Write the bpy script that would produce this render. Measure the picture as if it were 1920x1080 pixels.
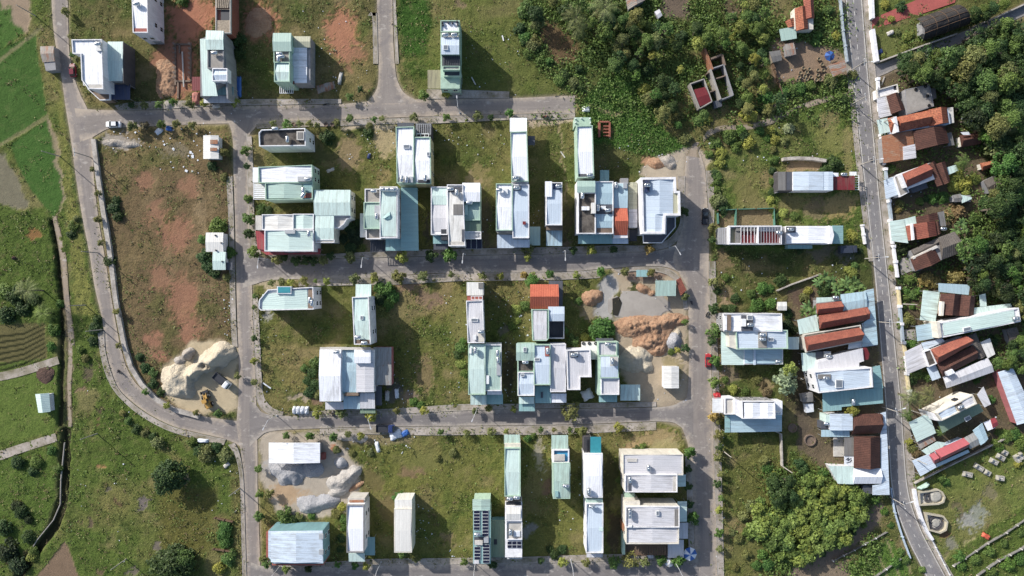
import bpy, math, random
import numpy as np
from mathutils import Vector, Matrix
R_ = math.radians
random.seed(7); rng = np.random.default_rng(7)
for o in list(bpy.data.objects): bpy.data.objects.remove(o)
scene = bpy.context.scene
COL = scene.collection

# ---------------------------------------------------------------- camera, sky, sun, exposure
CH = 200.0                 # flying height of the drone, metres
DESAT = 0.16
S = 300.0/1920             # metres on the ground per photograph pixel
cam = bpy.data.cameras.new('camera'); cam.sensor_width = 36; cam.lens = 24; cam.clip_end = 2000; cam.clip_start = 1
cam_o = bpy.data.objects.new('camera', cam); COL.objects.link(cam_o)
cam_o.location = (0, 0, CH); scene.camera = cam_o
SUN_EL = 27.5; SUN_DIR = Vector((1, -0.86))
wd = bpy.data.worlds.new('World'); scene.world = wd; wd.use_nodes = True
nt = wd.node_tree
sky = nt.nodes.new('ShaderNodeTexSky'); sky.sky_type = 'NISHITA'; sky.sun_disc = False
sky.sun_elevation = R_(SUN_EL); sky.sun_rotation = math.atan2(-SUN_DIR.x, -SUN_DIR.y)
sky.air_density = 1.0; sky.dust_density = 2.0
bg = nt.nodes['Background']; bg.inputs[1].default_value = 0.118
nt.links.new(sky.outputs[0], bg.inputs[0])
sl = bpy.data.lights.new('sun', 'SUN'); sl.energy = 4.3; sl.angle = R_(0.5); sl.color = (1, 0.955, 0.89)
so = bpy.data.objects.new('sun', sl); COL.objects.link(so)
d = SUN_DIR.normalized()
so.rotation_euler = Vector((d.x*math.cos(R_(SUN_EL)), d.y*math.cos(R_(SUN_EL)), -math.sin(R_(SUN_EL)))).to_track_quat('-Z', 'Y').to_euler()
so.location = (-100, 90, 120)
vs = scene.view_settings; vs.view_transform = 'Standard'; vs.look = 'None'; vs.exposure = 0.53; vs.gamma = 1
scene.render.engine = 'CYCLES'
scene.cycles.max_bounces = 5; scene.cycles.diffuse_bounces = 3; scene.cycles.transparent_max_bounces = 4

# ---------------------------------------------------------------- helpers
def W(px, py, h=0.0):
    """the point at height h seen at photograph pixel px, py"""
    k = S*(1-h/CH)
    return ((px-960)*k, (540-py)*k)
def sr(r, g, b, f=0.72):
    def l(c):
        c /= 255
        return (c/12.92 if c <= 0.04045 else ((c+0.055)/1.055)**2.4)*f
    r, g, b = l(r), l(g), l(b); y = (0.3*r+0.59*g+0.11*b)*DESAT; k = 1-DESAT
    return (r*k+y, g*k+y, b*k+y, 1)
def hsh(a): return (math.sin(a*12.9898)*43758.5453) % 1

_lat = rng.random((256, 256))
def vnoise(x, y):
    xi = np.floor(x).astype(int); yi = np.floor(y).astype(int)
    fx = x-xi; fy = y-yi; fx = fx*fx*(3-2*fx); fy = fy*fy*(3-2*fy)
    a = _lat[xi % 256, yi % 256]; b = _lat[(xi+1) % 256, yi % 256]
    c = _lat[xi % 256, (yi+1) % 256]; e = _lat[(xi+1) % 256, (yi+1) % 256]
    return (a*(1-fx)+b*fx)*(1-fy)+(c*(1-fx)+e*fx)*fy
def fbm(x, y, o=4):
    s = 0; a = 0.5; t = 0
    for i in range(o):
        s = s+a*vnoise(x*2**i+17.3*i, y*2**i+5.1*i); t += a; a *= 0.5
    return s/t

def area(p): return sum(p[i][0]*p[(i+1) % len(p)][1]-p[(i+1) % len(p)][0]*p[i][1] for i in range(len(p)))/2
def ccw(p): return list(p) if area(p) > 0 else list(p)[::-1]
def inset(p, t):
    """polygon moved inwards by t (same vertex order as p)"""
    sg = 1 if area(p) > 0 else -1
    n = len(p); out = []
    for i in range(n):
        a = Vector(p[i-1]); b = Vector(p[i]); c = Vector(p[(i+1) % n])
        d1 = (b-a).normalized(); d2 = (c-b).normalized()
        n1 = Vector((-d1.y, d1.x))*sg; n2 = Vector((-d2.y, d2.x))*sg
        m = n1+n2; k = 1+n1.dot(n2)
        q = b+m*(t/max(k, 0.25)); out.append((q.x, q.y))
    return out

class MB:
    def __init__(s): s.v = []; s.f = []; s.u = []; s.smooth = False
    def face(s, pts, uv=None):
        b = len(s.v); s.v += [tuple(p) for p in pts]; s.f.append(list(range(b, b+len(pts))))
        s.u += list(uv) if uv else [(p[0], p[1]) for p in pts]
    def prism(s, poly, z0, z1, top=True, uvd=None, bottom=False):
        p = ccw(poly); n = len(p)
        for i in range(n):
            a = p[i]; b = p[(i+1) % n]; L = math.hypot(b[0]-a[0], b[1]-a[1])
            s.face([(*a, z0), (*b, z0), (*b, z1), (*a, z1)], [(0, z0), (L, z0), (L, z1), (0, z1)])
        if top: s.face([(*q, z1) for q in p], uvplane(p, uvd))
        if bottom: s.face([(*q, z0) for q in p[::-1]])
    def ring(s, po, pi, z0, z1):
        if area(po) < 0: po = po[::-1]; pi = pi[::-1]
        n = len(po)
        for i in range(n):
            j = (i+1) % n; a, b, c, e = po[i], po[j], pi[j], pi[i]
            s.face([(*a, z0), (*b, z0), (*b, z1), (*a, z1)])
            s.face([(*e, z1), (*c, z1), (*c, z0), (*e, z0)])
            s.face([(*a, z1), (*b, z1), (*c, z1), (*e, z1)])
    def box(s, x, y, z, sx, sy, sz, rot=0):
        c, n = math.cos(rot), math.sin(rot)
        q = [(x+c*dx-n*dy, y+n*dx+c*dy) for dx, dy in ((-sx/2, -sy/2), (sx/2, -sy/2), (sx/2, sy/2), (-sx/2, sy/2))]
        s.prism(q, z-sz/2, z+sz/2, bottom=True)
    def bar(s, p0, p1, r0, r1=None, n=6, cap=True):
        r1 = r0 if r1 is None else r1
        a = Vector(p0); b = Vector(p1); d = (b-a).normalized()
        x = d.orthogonal().normalized(); y = d.cross(x)
        ra = [a+(x*math.cos(2*math.pi*i/n)+y*math.sin(2*math.pi*i/n))*r0 for i in range(n)]
        rb = [b+(x*math.cos(2*math.pi*i/n)+y*math.sin(2*math.pi*i/n))*r1 for i in range(n)]
        for i in range(n):
            j = (i+1) % n; s.face([ra[i], ra[j], rb[j], rb[i]])
        if cap: s.face(ra[::-1]); s.face(rb)
    def lathe(s, prof, x=0, y=0, n=16, axis='z'):
        rows = []
        for r, z in prof:
            rows.append([(x+r*math.cos(2*math.pi*i/n), y+r*math.sin(2*math.pi*i/n), z) for i in range(n)])
        for a, b in zip(rows, rows[1:]):
            for i in range(n):
                j = (i+1) % n; s.face([a[i], a[j], b[j], b[i]])
    def mesh(s, name, m, off=(0, 0, 0)):
        me = bpy.data.meshes.new(name)
        me.from_pydata([(v[0]-off[0], v[1]-off[1], v[2]-off[2]) for v in s.v], [], s.f)
        ul = me.uv_layers.new(name='UVMap')
        ul.data.foreach_set('uv', np.array(s.u, dtype=np.float32).ravel())
        me.materials.append(m)
        if s.smooth:
            import bmesh
            bm = bmesh.new(); bm.from_mesh(me); bmesh.ops.remove_doubles(bm, verts=bm.verts, dist=1e-4)
            bm.to_mesh(me); bm.free(); me.polygons.foreach_set('use_smooth', [True]*len(me.polygons))
        return me
    def build(s, name, m, parent=None, off=None, label=None):
        if off is None: off = tuple(parent.location) if parent is not None else (0, 0, 0)
        if parent is not None and parent.parent is not None and off is not None and tuple(parent.location) == (0, 0, 0): off = tuple(parent.parent.location)
        o = bpy.data.objects.new(name, s.mesh(name, m, off)); COL.objects.link(o)
        if parent is not None: o.parent = parent
        else: o.location = off
        if label: o['label'] = label
        return o
def uvplane(p, d=None):
    a = p[0]
    if d is None: d = (1, 0)
    L = math.hypot(*d); d = (d[0]/L, d[1]/L); n = (-d[1], d[0])
    return [((q[0]-a[0])*d[0]+(q[1]-a[1])*d[1], (q[0]-a[0])*n[0]+(q[1]-a[1])*n[1]) for q in p]
def tag(o, label=None, cat=None, group=None, kind=None):
    if label: o['label'] = label
    if cat: o['category'] = cat
    if group: o['group'] = group
    if kind: o['kind'] = kind
    return o
def empty(name, label, cat, x, y, rot=0, group=None, z=0):
    o = bpy.data.objects.new(name, None); COL.objects.link(o); o.location = (x, y, z); o.rotation_euler = (0, 0, rot)
    o.empty_display_size = 0.3
    return tag(o, label, cat, group)
def copy_tree(o, parent=None):
    c = o.copy(); COL.objects.link(c)
    if parent is not None: c.parent = parent
    for ch in list(o.children): copy_tree(ch, c)
    return c
LAND = []      # landmarks that labels of small things may refer to: (x, y, half width, half height in px, phrase)

# ---------------------------------------------------------------- materials
class NT:
    def __init__(s, name):
        s.m = bpy.data.materials.new(name); s.m.use_nodes = True
        s.t = s.m.node_tree; s.b = s.t.nodes['Principled BSDF']; s.out = s.t.nodes['Material Output']
    def n(s, typ, **kw):
        n = s.t.nodes.new('ShaderNode'+typ)
        for k, v in kw.items():
            if k.startswith('i_'):
                k = k[2:]; k = int(k) if k.isdigit() else k
                s.set(n.inputs[k], v)
            else: setattr(n, k, v)
        return n
    def set(s, inp, v):
        if hasattr(v, 'is_output'): s.t.links.new(v, inp)
        else: inp.default_value = v
    def math(s, op, a, b=0.0, c=None, clamp=False):
        n = s.n('Math', operation=op, use_clamp=clamp); s.set(n.inputs[0], a); s.set(n.inputs[1], b)
        if c is not None: s.set(n.inputs[2], c)
        return n.outputs[0]
    def noise(s, vec, scale, detail=2, rough=0.5):
        n = s.n('TexNoise', i_Scale=scale, i_Detail=detail, i_Roughness=rough)
        s.t.links.new(vec, n.inputs['Vector']); return n.outputs[0]
    def ramp(s, f, a, b, lo=0.0, hi=1.0):
        n = s.n('MapRange'); s.set(n.inputs[0], f); n.inputs[1].default_value = a; n.inputs[2].default_value = b
        n.inputs[3].default_value = lo; n.inputs[4].default_value = hi; return n.outputs[0]
    def mix(s, f, a, b, blend='MIX'):
        n = s.n('Mix', data_type='RGBA', blend_type=blend); s.set(n.inputs[0], f); s.set(n.inputs[6], a); s.set(n.inputs[7], b)
        return n.outputs[2]
    def scale(s, c, f):
        """colour times a value"""
        n = s.n('VectorMath', operation='SCALE'); s.set(n.inputs[0], c[:3] if isinstance(c, tuple) else c); s.set(n.inputs[3], f); return n.outputs[0]
    def pos(s): return s.n('NewGeometry').outputs['Position']
    def uv(s): return s.n('UVMap').outputs[0]
    def vmul(s, v, k):
        n = s.n('VectorMath', operation='MULTIPLY'); s.set(n.inputs[0], v); n.inputs[1].default_value = k; return n.outputs[0]
    def sep(s, v):
        n = s.n('SeparateXYZ'); s.t.links.new(v, n.inputs[0]); return n.outputs
    def done(s, col, rough=0.6, metal=0.0, spec=None, bump=None, bd=0.05, bs=0.6):
        s.set(s.b.inputs['Base Color'], col); s.set(s.b.inputs['Roughness'], rough); s.set(s.b.inputs['Metallic'], metal)
        if spec is not None: s.b.inputs['Specular IOR Level'].default_value = spec
        if bump is not None:
            n = s.n('Bump', i_Strength=bs, i_Distance=bd); s.t.links.new(bump, n.inputs['Height']); s.t.links.new(n.outputs[0], s.b.inputs['Normal'])
        return s.m
    def rnd(s): return s.n('ObjectInfo').outputs['Random']

def tin(name, col, stain=0.14, rough=0.5, rust=0.0, seam=1.05, seamk=0.085):
    n = NT(name); uv = n.uv(); u = n.sep(uv)[0]
    fr = n.math('FRACT', n.math('DIVIDE', u, seam))
    line = n.math('LESS_THAN', fr, 0.13)
    p = n.pos()
    big = n.noise(p, 0.22, 4, 0.6); st = n.noise(n.vmul(uv, (1.3, 0.16, 1)), 1.0, 4, 0.65)
    grain = n.noise(p, 3.0, 2)
    f = n.math('MULTIPLY', n.ramp(big, 0.3, 0.75, 1-stain*0.8, 1.04), n.ramp(st, 0.35, 0.8, 1.02, 1-stain*0.55))
    f = n.math('MULTIPLY', f, n.ramp(grain, 0.3, 0.7, 0.95, 1.04))
    f = n.math('MULTIPLY', f, n.math('SUBTRACT', 1.0, n.math('MULTIPLY', line, seamk)))
    f = n.math('MULTIPLY', f, n.ramp(n.rnd(), 0, 1, 0.93, 1.03))
    # one sheet in a few is a little older than its neighbours
    sh = n.n('TexWhiteNoise', noise_dimensions='2D'); n.set(sh.inputs['Vector'], n.n('CombineXYZ', i_0=n.math('FLOOR', n.math('DIVIDE', u, seam)), i_1=n.rnd()).outputs[0])
    f = n.math('MULTIPLY', f, n.ramp(sh.outputs[0], 0, 1, 0.97, 1.01))
    c = n.scale(col, f)
    dirt = n.ramp(n.math('ADD', st, n.math('MULTIPLY', big, 0.6)), 0.74, 1.15, 0, 0.42+stain*0.6); dirt = n.math('MULTIPLY', dirt, n.ramp(n.rnd(), 0.25, 1, 0.35, 1.7), clamp=True)
    c = n.mix(dirt, c, sr(120, 112, 100))
    if rust:
        rn = n.noise(n.vmul(uv, (0.9, 0.28, 1)), 0.9, 5, 0.7)
        c = n.mix(n.ramp(rn, 0.62-rust*0.28, 0.74-rust*0.26, 0, 0.9), c, n.mix(n.noise(p, 2.0, 3), sr(150, 75, 40), sr(190, 130, 85)))
    bump = n.math('SINE', n.math('MULTIPLY', u, 2*math.pi/seam*2))
    return n.done(c, rough, 0.0, 0.35, bump, 0.02, 0.4)
def tile(name, c1, c2, c3):
    n = NT(name); uv = n.uv(); p = n.pos()
    v = n.sep(uv)[1]; u = n.sep(uv)[0]
    row = n.ramp(n.math('FRACT', n.math('DIVIDE', v, 0.34)), 0, 1, 0.86, 1.08)
    b = n.noise(p, 0.45, 4, 0.65); g = n.noise(n.vmul(uv, (2.5, 3, 1)), 1.0, 3, 0.7)
    c = n.mix(n.ramp(b, 0.38, 0.62), c1, c2)
    c = n.mix(n.ramp(g, 0.46, 0.66, 0, 0.85), c, c3)
    c = n.scale(c, n.math('MULTIPLY', row, n.ramp(n.rnd(), 0, 1, 0.9, 1.06)))
    bump = n.math('SINE', n.math('MULTIPLY', u, 2*math.pi/0.5))
    return n.done(c, 0.75, 0, 0.25, bump, 0.04, 0.5)
def conc(name, col, dark, amt=0.5, sc=0.35, rough=0.85):
    n = NT(name); p = n.pos()
    a = n.noise(p, sc, 5, 0.65); b = n.noise(p, sc*6, 4, 0.7)
    c = n.mix(n.math('MULTIPLY', n.ramp(a, 0.4, 0.68), amt), col, dark)
    c = n.mix(n.math('MULTIPLY', n.ramp(b, 0.5, 0.75), amt*0.8), c, dark)
    c = n.scale(c, n.ramp(n.rnd(), 0, 1, 0.93, 1.04))
    return n.done(c, rough, 0, 0.25, b, 0.03, 0.3)
def plain(name, col, rough=0.5, metal=0.0, var=0.12, sc=1.2):
    n = NT(name); a = n.noise(n.pos(), sc, 3, 0.6)
    return n.done(n.scale(col, n.ramp(a, 0.3, 0.7, 1-var, 1+var*0.5)), rough, metal)
def wallmat(name, col, dirt=0.28):
    n = NT(name); p = n.pos(); z = n.sep(p)[2]
    a = n.noise(n.vmul(p, (0.8, 0.8, 0.2)), 1.0, 4, 0.65); g = n.noise(p, 2.5, 3)
    c = n.scale(col, n.math('MULTIPLY', n.ramp(a, 0.35, 0.75, 1.02, 1-dirt), n.ramp(g, 0.3, 0.7, 0.95, 1.03)))
    c = n.mix(n.ramp(n.noise(n.vmul(p, (1.5, 1.5, 0.12)), 1.2, 4, 0.7), 0.6, 0.8, 0, 0.5), c, sr(120, 115, 105))
    return n.done(c, 0.8, 0, 0.25)
MATS = dict(
    white=tin('white_tin', sr(236, 239, 246, 0.93), 0.06), ivory=tin('ivory_tin', sr(230, 229, 224, 0.88), 0.09),
    blue=tin('pale_blue_tin', sr(204, 221, 238, 0.85), 0.07), sky=tin('light_blue_tin', sr(180, 212, 226, 0.8), 0.08),
    mint=tin('pale_mint_tin', sr(202, 227, 221, 0.86), 0.07), teal=tin('teal_tin', sr(150, 198, 200, 0.74), 0.1),
    green=tin('green_tin', sr(182, 214, 202, 0.76), 0.08), grey=tin('grey_tin', sr(216, 216, 222, 0.84), 0.09),
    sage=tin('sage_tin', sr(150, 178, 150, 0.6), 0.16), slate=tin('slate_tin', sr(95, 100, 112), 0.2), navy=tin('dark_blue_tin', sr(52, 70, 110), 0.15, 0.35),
    cream=tin('cream_tin', sr(206, 206, 176, 0.75), 0.2), beige=tin('beige_tin', sr(186, 178, 140, 0.72), 0.2),
    maroon=tin('maroon_tin', sr(142, 42, 50, 0.7), 0.2), rose=tin('rose_tin', sr(196, 90, 100, 0.7), 0.12), pinkred=tin('red_tin', sr(178, 62, 72, 0.7), 0.15),
    rust=tin('rusty_tin', sr(190, 182, 172, 0.7), 0.4, 0.7, 0.55), rusty=tin('heavily_rusted_tin', sr(196, 176, 150, 0.7), 0.5, 0.75, 1.0), rustl=tin('grey_tin_with_rust_spots', sr(190, 192, 190, 0.7), 0.4, 0.65, 0.22),
    oldgrey=tin('old_grey_tin', sr(150, 148, 146, 0.7), 0.4, 0.7),
    tile=tile('red_tile', sr(182, 102, 78, .66), sr(160, 84, 66, .66), sr(122, 70, 58)), otile=tile('orange_tile', sr(218, 112, 76, 0.72), sr(204, 100, 68, 0.72), sr(190, 86, 56)),
    btile=tile('brown_tile', sr(122, 78, 64, 0.6), sr(100, 64, 54, 0.6), sr(80, 54, 48, 0.6)), mtile=tile('mottled_tile', sr(206, 124, 84, 0.7), sr(176, 92, 62, 0.7), sr(112, 68, 52, 0.7)),
    gtile=tile('grey_tile', sr(134, 126, 118, 0.62), sr(116, 108, 102, 0.6), sr(92, 86, 82, 0.6)),
    conc=conc('concrete', sr(182, 176, 168), sr(130, 124, 116)), dconc=conc('stained_concrete', sr(122, 114, 106, 0.7), sr(52, 48, 46), 0.85, 0.6),
    lconc=conc('pale_concrete', sr(214, 210, 202, 0.8), sr(150, 144, 136), 0.45), bconc=conc('brown_concrete', sr(150, 128, 110), sr(92, 80, 72), 0.6),
    wwhite=wallmat('white_plaster', sr(234, 234, 238, 0.88)), wgreen=wallmat('pale_green_plaster', sr(180, 212, 190, 0.78)), wyellow=wallmat('yellow_plaster', sr(218, 206, 150, 0.78)),
    wgrey=wallmat('grey_plaster', sr(160, 160, 164, 0.75)), wblue=wallmat('pale_blue_plaster', sr(190, 210, 232, 0.8)), wcream=wallmat('cream_plaster', sr(226, 220, 206, 0.82)),
    wpink=wallmat('pink_plaster', sr(206, 120, 124)), wdark=wallmat('dark_plaster', sr(88, 86, 90)), wteal=wallmat('teal_plaster', sr(120, 170, 178)),
    brick=tile('raw_brick', sr(178, 98, 76), sr(160, 84, 64), sr(190, 130, 110)), woodp=plain('old_planks', sr(176, 160, 138), 0.85, 0, 0.4, 2.5),
    thatch=tile('dark_thatch', sr(72, 68, 68, 0.6), sr(56, 53, 55, 0.6), sr(92, 86, 80, 0.6)), wood=plain('brown_wood', sr(120, 92, 66), 0.8, 0, 0.3),
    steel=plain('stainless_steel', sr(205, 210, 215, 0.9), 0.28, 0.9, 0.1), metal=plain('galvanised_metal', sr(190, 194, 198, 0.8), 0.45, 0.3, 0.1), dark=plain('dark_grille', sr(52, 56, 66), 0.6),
    black=plain('black_rubber', sr(28, 28, 30), 0.7), sky_l=plain('skylight_sheet', sr(128, 138, 150), 0.3, 0, 0.15), glass=plain('window_glass', sr(38, 48, 58), 0.1, 0, 0.1), frame=plain('white_frame', sr(225, 228, 230, 0.9), 0.5), door=plain('brown_door', sr(104, 70, 52), 0.6),
    shutter=plain('roller_shutter', sr(160, 168, 174), 0.5), pool=plain('turquoise_awning', sr(30, 150, 165, 0.8), 0.4, 0, 0.12), poolb=plain('blue_terrace_floor', sr(40, 150, 200, 0.8), 0.5),
    solar=plain('solar_cell', sr(42, 46, 72), 0.18, 0.2, 0.1), terra=plain('terracotta_floor', sr(176, 92, 78), 0.8, 0, 0.2), bluetarp=plain('blue_tarpaulin', sr(40, 110, 200), 0.5, 0, 0.2), whitetarp=plain('white_tarpaulin', sr(220, 226, 235, 0.85), 0.6, 0, 0.15),
    net=plain('green_net', sr(84, 150, 130, .6), 0.8, 0, 0.25), yellow=plain('yellow_paint', sr(205, 155, 50), 0.4, 0, 0.15), redp=plain('red_car_paint', sr(190, 36, 48), 0.25), wine=plain('maroon_car_paint', sr(130, 28, 52), 0.25),
    whitep=plain('white_car_paint', sr(232, 234, 236, 0.9), 0.25, 0, 0.03), blackp=plain('black_car_paint', sr(40, 42, 48), 0.25), bluep=plain('blue_truck_paint', sr(48, 70, 130), 0.4), greyp=plain('dark_blue_grey_truck_paint', sr(62, 70, 88), 0.4),
    lamp=plain('lamp_glass', sr(235, 235, 225, 0.9), 0.2), redl=plain('red_lamp_glass', sr(180, 30, 30), 0.2), pole=plain('grey_pole', sr(196, 198, 202, 0.85), 0.5), cpole=plain('concrete_pole', sr(176, 170, 162), 0.8),
    bark=plain('bark', sr(110, 98, 84), 0.9, 0, 0.35, 3), skin=plain('skin', sr(190, 140, 112), 0.6), cloth=plain('dark_cloth', sr(60, 64, 84), 0.9), tomb=plain('grey_gravestone', sr(188, 184, 172), 0.85, 0, 0.3), ytrim=plain('yellow_trim', sr(204, 194, 168, 0.68), 0.7, 0, 0.12),
    orange=plain('orange_cloth', sr(226, 92, 50), 0.7), clay=plain('clay_pot', sr(150, 128, 98), 0.8, 0, 0.25), mud=plain('dark_water', sr(60, 56, 44), 0.3), brickp=plain('brick_pile', sr(206, 130, 115), 0.85, 0, 0.35, 4),
    walby=plain('yellow_wall_paint', sr(222, 206, 156, 0.8), 0.8, 0, 0.25), walbb=plain('blue_wall_paint', sr(172, 188, 202, 0.75), 0.8, 0, 0.25))
# ---------------------------------------------------------------- ground: one sheet, fine inside the frame, wide cells out to the horizon
gx = np.concatenate([[-900, -500, -300, -215], np.arange(-176, 176.01, 0.5), [215, 300, 500, 900]])
gy = np.concatenate([[-900, -500, -250, -150], np.arange(-104, 104.01, 0.5), [150, 250, 500, 900]])
GX, GY = np.meshgrid(gx, gy)
PX = GX/S+960; PY = 540-GY/S          # photograph pixels of ground points
WOB = (fbm(GX*0.30, GY*0.30, 4)-0.5)*16+(fbm(GX*1.1+50, GY*1.1, 3)-0.5)*8
WOB2 = (fbm(GX*0.30+90, GY*0.30+31, 4)-0.5)*16+(fbm(GX*1.1+11, GY*1.1+7, 3)-0.5)*8
FR = fbm(GX*1.9+5, GY*1.9+60, 3)
def polymask(poly, soft, wob=1.0):
    """0..1 mask of a polygon given in photograph pixels, its edge softened and roughened"""
    xs = [p[0] for p in poly]; ys = [p[1] for p in poly]; mgn = soft+20
    sel = (PX > min(xs)-mgn) & (PX < max(xs)+mgn) & (PY > min(ys)-mgn) & (PY < max(ys)+mgn)
    x = (PX+WOB*wob)[sel]; y = (PY+WOB2*wob)[sel]
    ins = np.zeros(x.shape, bool); dd = np.full(x.shape, 1e9)
    n = len(poly)
    for i in range(n):
        x1, y1 = poly[i]; x2, y2 = poly[(i+1) % n]
        c = (y1 > y) != (y2 > y)
        with np.errstate(divide='ignore', invalid='ignore'):
            ins ^= c & (x < (x2-x1)*(y-y1)/(y2-y1+1e-9)+x1)
        L = max((x2-x1)**2+(y2-y1)**2, 1e-6); t = np.clip(((x-x1)*(x2-x1)+(y-y1)*(y2-y1))/L, 0, 1)
        dd = np.minimum(dd, np.hypot(x-x1-t*(x2-x1), y-y1-t*(y2-y1)))
    sd = np.where(ins, dd, -dd)
    m = np.zeros(PX.shape); m[sel] = np.clip(sd/max(soft, 0.5)+0.5, 0, 1)
    return m*m*(3-2*m)
def ell(cx, cy, rx, ry, soft=0.5, wob=1.9):
    d = np.hypot((PX+WOB*wob-cx)/rx, (PY+WOB2*wob-cy)/ry)
    m = np.clip((1-d+(FR-.5)*.9)/(soft*.62)+0.1, 0, 1); return m*m*(3-2*m)
C = np.zeros(PX.shape+(3,)); VEG = np.full(PX.shape, 0.8); RELZ = np.zeros(PX.shape)
def c3(r, g, b): return np.array(sr(r, g, b)[:3])
def paint(m, rgb, veg=None, k=1.0):
    global C, VEG
    w = (m*k)[..., None]; C = C*(1-w)+c3(*rgb)*w
    if veg is not None: VEG = VEG*(1-m*k)+veg*m*k
def rect(x0, y0, x1, y1): return [(x0, y0), (x1, y0), (x1, y1), (x0, y1)]
OLIVE = (104, 108, 56); DRY = (134, 124, 76); LUSH = (64, 98, 34); SOIL = (150, 124, 98); REDSOIL = (182, 126, 96); SAND = (206, 190, 160); GREYD = (186, 176, 164); BROWN = (124, 104, 74); DARKG = (76, 84, 42)
big = fbm(GX*0.045, GY*0.045, 4); med = fbm(GX*0.16+40, GY*0.16, 4); fine = fbm(GX*0.55+9, GY*0.55+3, 3)
C[:] = c3(*OLIVE)
P = lambda pts, rgb, veg=0.8, soft=10, k=1.0, wob=1.0: paint(polymask(pts, soft, wob), rgb, veg, k)
E = lambda x, y, rx, ry, rgb, veg=None, k=1.0, soft=0.6: paint(ell(x, y, rx, ry, soft), rgb, veg, k)
# big areas
P([(-400, -300), (125, -300), (112, 90), (150, 380), (190, 620), (255, 760), (430, 830), (458, 1400), (-400, 1400)], (92, 112, 44), 0.75)
P([(178, 245), (430, 240), (440, 770), (330, 772), (255, 720), (205, 530), (180, 340)], BROWN, 0.6)
P([(130, -60), (706, -60), (700, 185), (200, 205)], (108, 104, 62), 0.8)
P([(742, -60), (1000, -60), (1070, 180), (770, 182)], (106, 114, 52), 0.55)
P([(1075, 215), (1290, 270), (1285, 330), (1210, 335), (1110, 330)], (84, 96, 46), 0.6)
P([(478, 232), (1080, 220), (1110, 480), (478, 480)], (108, 110, 56), 0.7)
P([(480, 525), (1290, 505), (1290, 770), (480, 775)], (108, 112, 54), 0.8)
P([(485, 805), (1290, 795), (1300, 1050), (490, 1060)], (116, 118, 56), 0.7)
P([(1325, 215), (1600, 170), (1625, 480), (1330, 480)], (96, 116, 48), 0.85)
P([(1330, 470), (1640, 470), (1650, 600), (1480, 660), (1335, 620)], (84, 92, 46), 0.8)
P([(1480, 540), (1660, 540), (1668, 930), (1500, 860)], (122, 106, 84), 0.4)
P([(1640, 130), (1920, 100), (1990, 850), (1700, 900)], (112, 98, 76), 0.4)
P([(960, -60), (1590, -60), (1596, 180), (1440, 225), (1290, 260), (1090, 160), (1000, 130)], (84, 96, 44), 0.8)
P([(1340, 810), (1460, 810), (1600, 930), (1470, 1090), (1345, 1090)], (104, 110, 52), 0.9)
P([(1690, 900), (1990, 800), (1990, 1200), (1790, 1090), (1720, 960)], (116, 128, 58), 0.6)
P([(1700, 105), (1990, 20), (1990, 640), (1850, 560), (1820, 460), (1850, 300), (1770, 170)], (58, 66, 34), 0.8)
# dry, bare and mown patches that break the grass
paint(np.clip((big-0.54)*6, 0, 1)*np.clip(VEG*1.4-0.3, 0, 1), (146, 130, 84), None, 0.7)
paint(np.clip((med-0.58)*7, 0, 1)*np.clip(VEG*1.4-0.3, 0, 1), (158, 136, 98), 0.35, 0.62)
paint(np.clip((0.42-med)*7, 0, 1)*np.clip(VEG*1.5-0.4, 0, 1), (74, 100, 36), 1.0, 0.75)
paint(np.clip((0.40-fine)*7, 0, 1)*np.clip(VEG*1.5-0.4, 0, 1), (60, 70, 32), 1.0, 0.5)
# left: paddy, ponds, banks
P([(-260, -120), (40, -120), (55, 30), (45, 62), (-80, 150), (-260, 200)], (78, 116, 42), 0.4, 4, 1, .3)
P([(-3, -40), (50, -40), (60, 35), (48, 62), (22, 38), (20, 12), (0, 14)], (168, 146, 120), 0.05, 6)
P([(-200, 190), (66, 62), (70, 95), (88, 214), (8, 266), (-200, 330)], (72, 110, 40), 0.4, 3, 1, .3)
P([(18, 272), (88, 224), (100, 275), (116, 330), (118, 372), (101, 408), (62, 362), (36, 315)], (72, 112, 40), 0.4, 3, 1, .3)
P([(78, 46), (82, 52), (-60, 168), (-60, 160)], (146, 140, 96), .3, 3, .8, .3); P([(90, 214), (92, 222), (10, 270), (-60, 312), (-60, 304), (8, 263)], (146, 140, 96), .3, 3, .8, .3)
for i in range(14): P([(-40, 130+i*16), (92, 78+i*14), (92, 79.5+i*14), (-40, 131.5+i*16)], (52, 84, 30), None, 2, .5 if 130+i*16 < 300 else 0, .1)
P([(88, 224), (94, 224), (108, 272), (122, 370), (104, 412), (116, 368), (98, 280)], (170, 150, 120), 0.1, 3, .8)
P([(-120, 280), (8, 288), (40, 345), (55, 388), (22, 392), (-120, 350)], (132, 126, 102), 0.1, 6)
P([(-300, 390), (60, 395), (112, 470), (122, 600), (-300, 610)], (84, 106, 40), 0.8)
E(60, 435, 18, 12, (150, 110, 60), 0.1)
P([(106, 110), (118, 180), (142, 380), (178, 590), (140, 590), (128, 430), (112, 260)], (128, 130, 64), 0.7, 8)
P([(-200, 612), (84, 606), (88, 672), (-200, 700)], (112, 106, 62), 0.2, 3, 1, .3)
for i in range(8): P([(-6, 630+i*11), (45, 624+i*9.6), (84, 606+i*9), (84, 609+i*9), (45, 627.5+i*9.6), (-6, 634+i*11)], (38, 44, 24), 0.1, 2.2, 1, .04)
P([(-200, 715), (105, 690), (118, 810), (-200, 860)], (100, 122, 46), 0.5, 5)
P([(-200, 870), (112, 838), (118, 900), (108, 960), (60, 1030), (-200, 1150)], (88, 112, 42), 0.8, 5)
P([(296, 910), (405, 915), (400, 1030), (360, 1060), (300, 1030)], (106, 104, 50), 0.75, 30)
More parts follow.
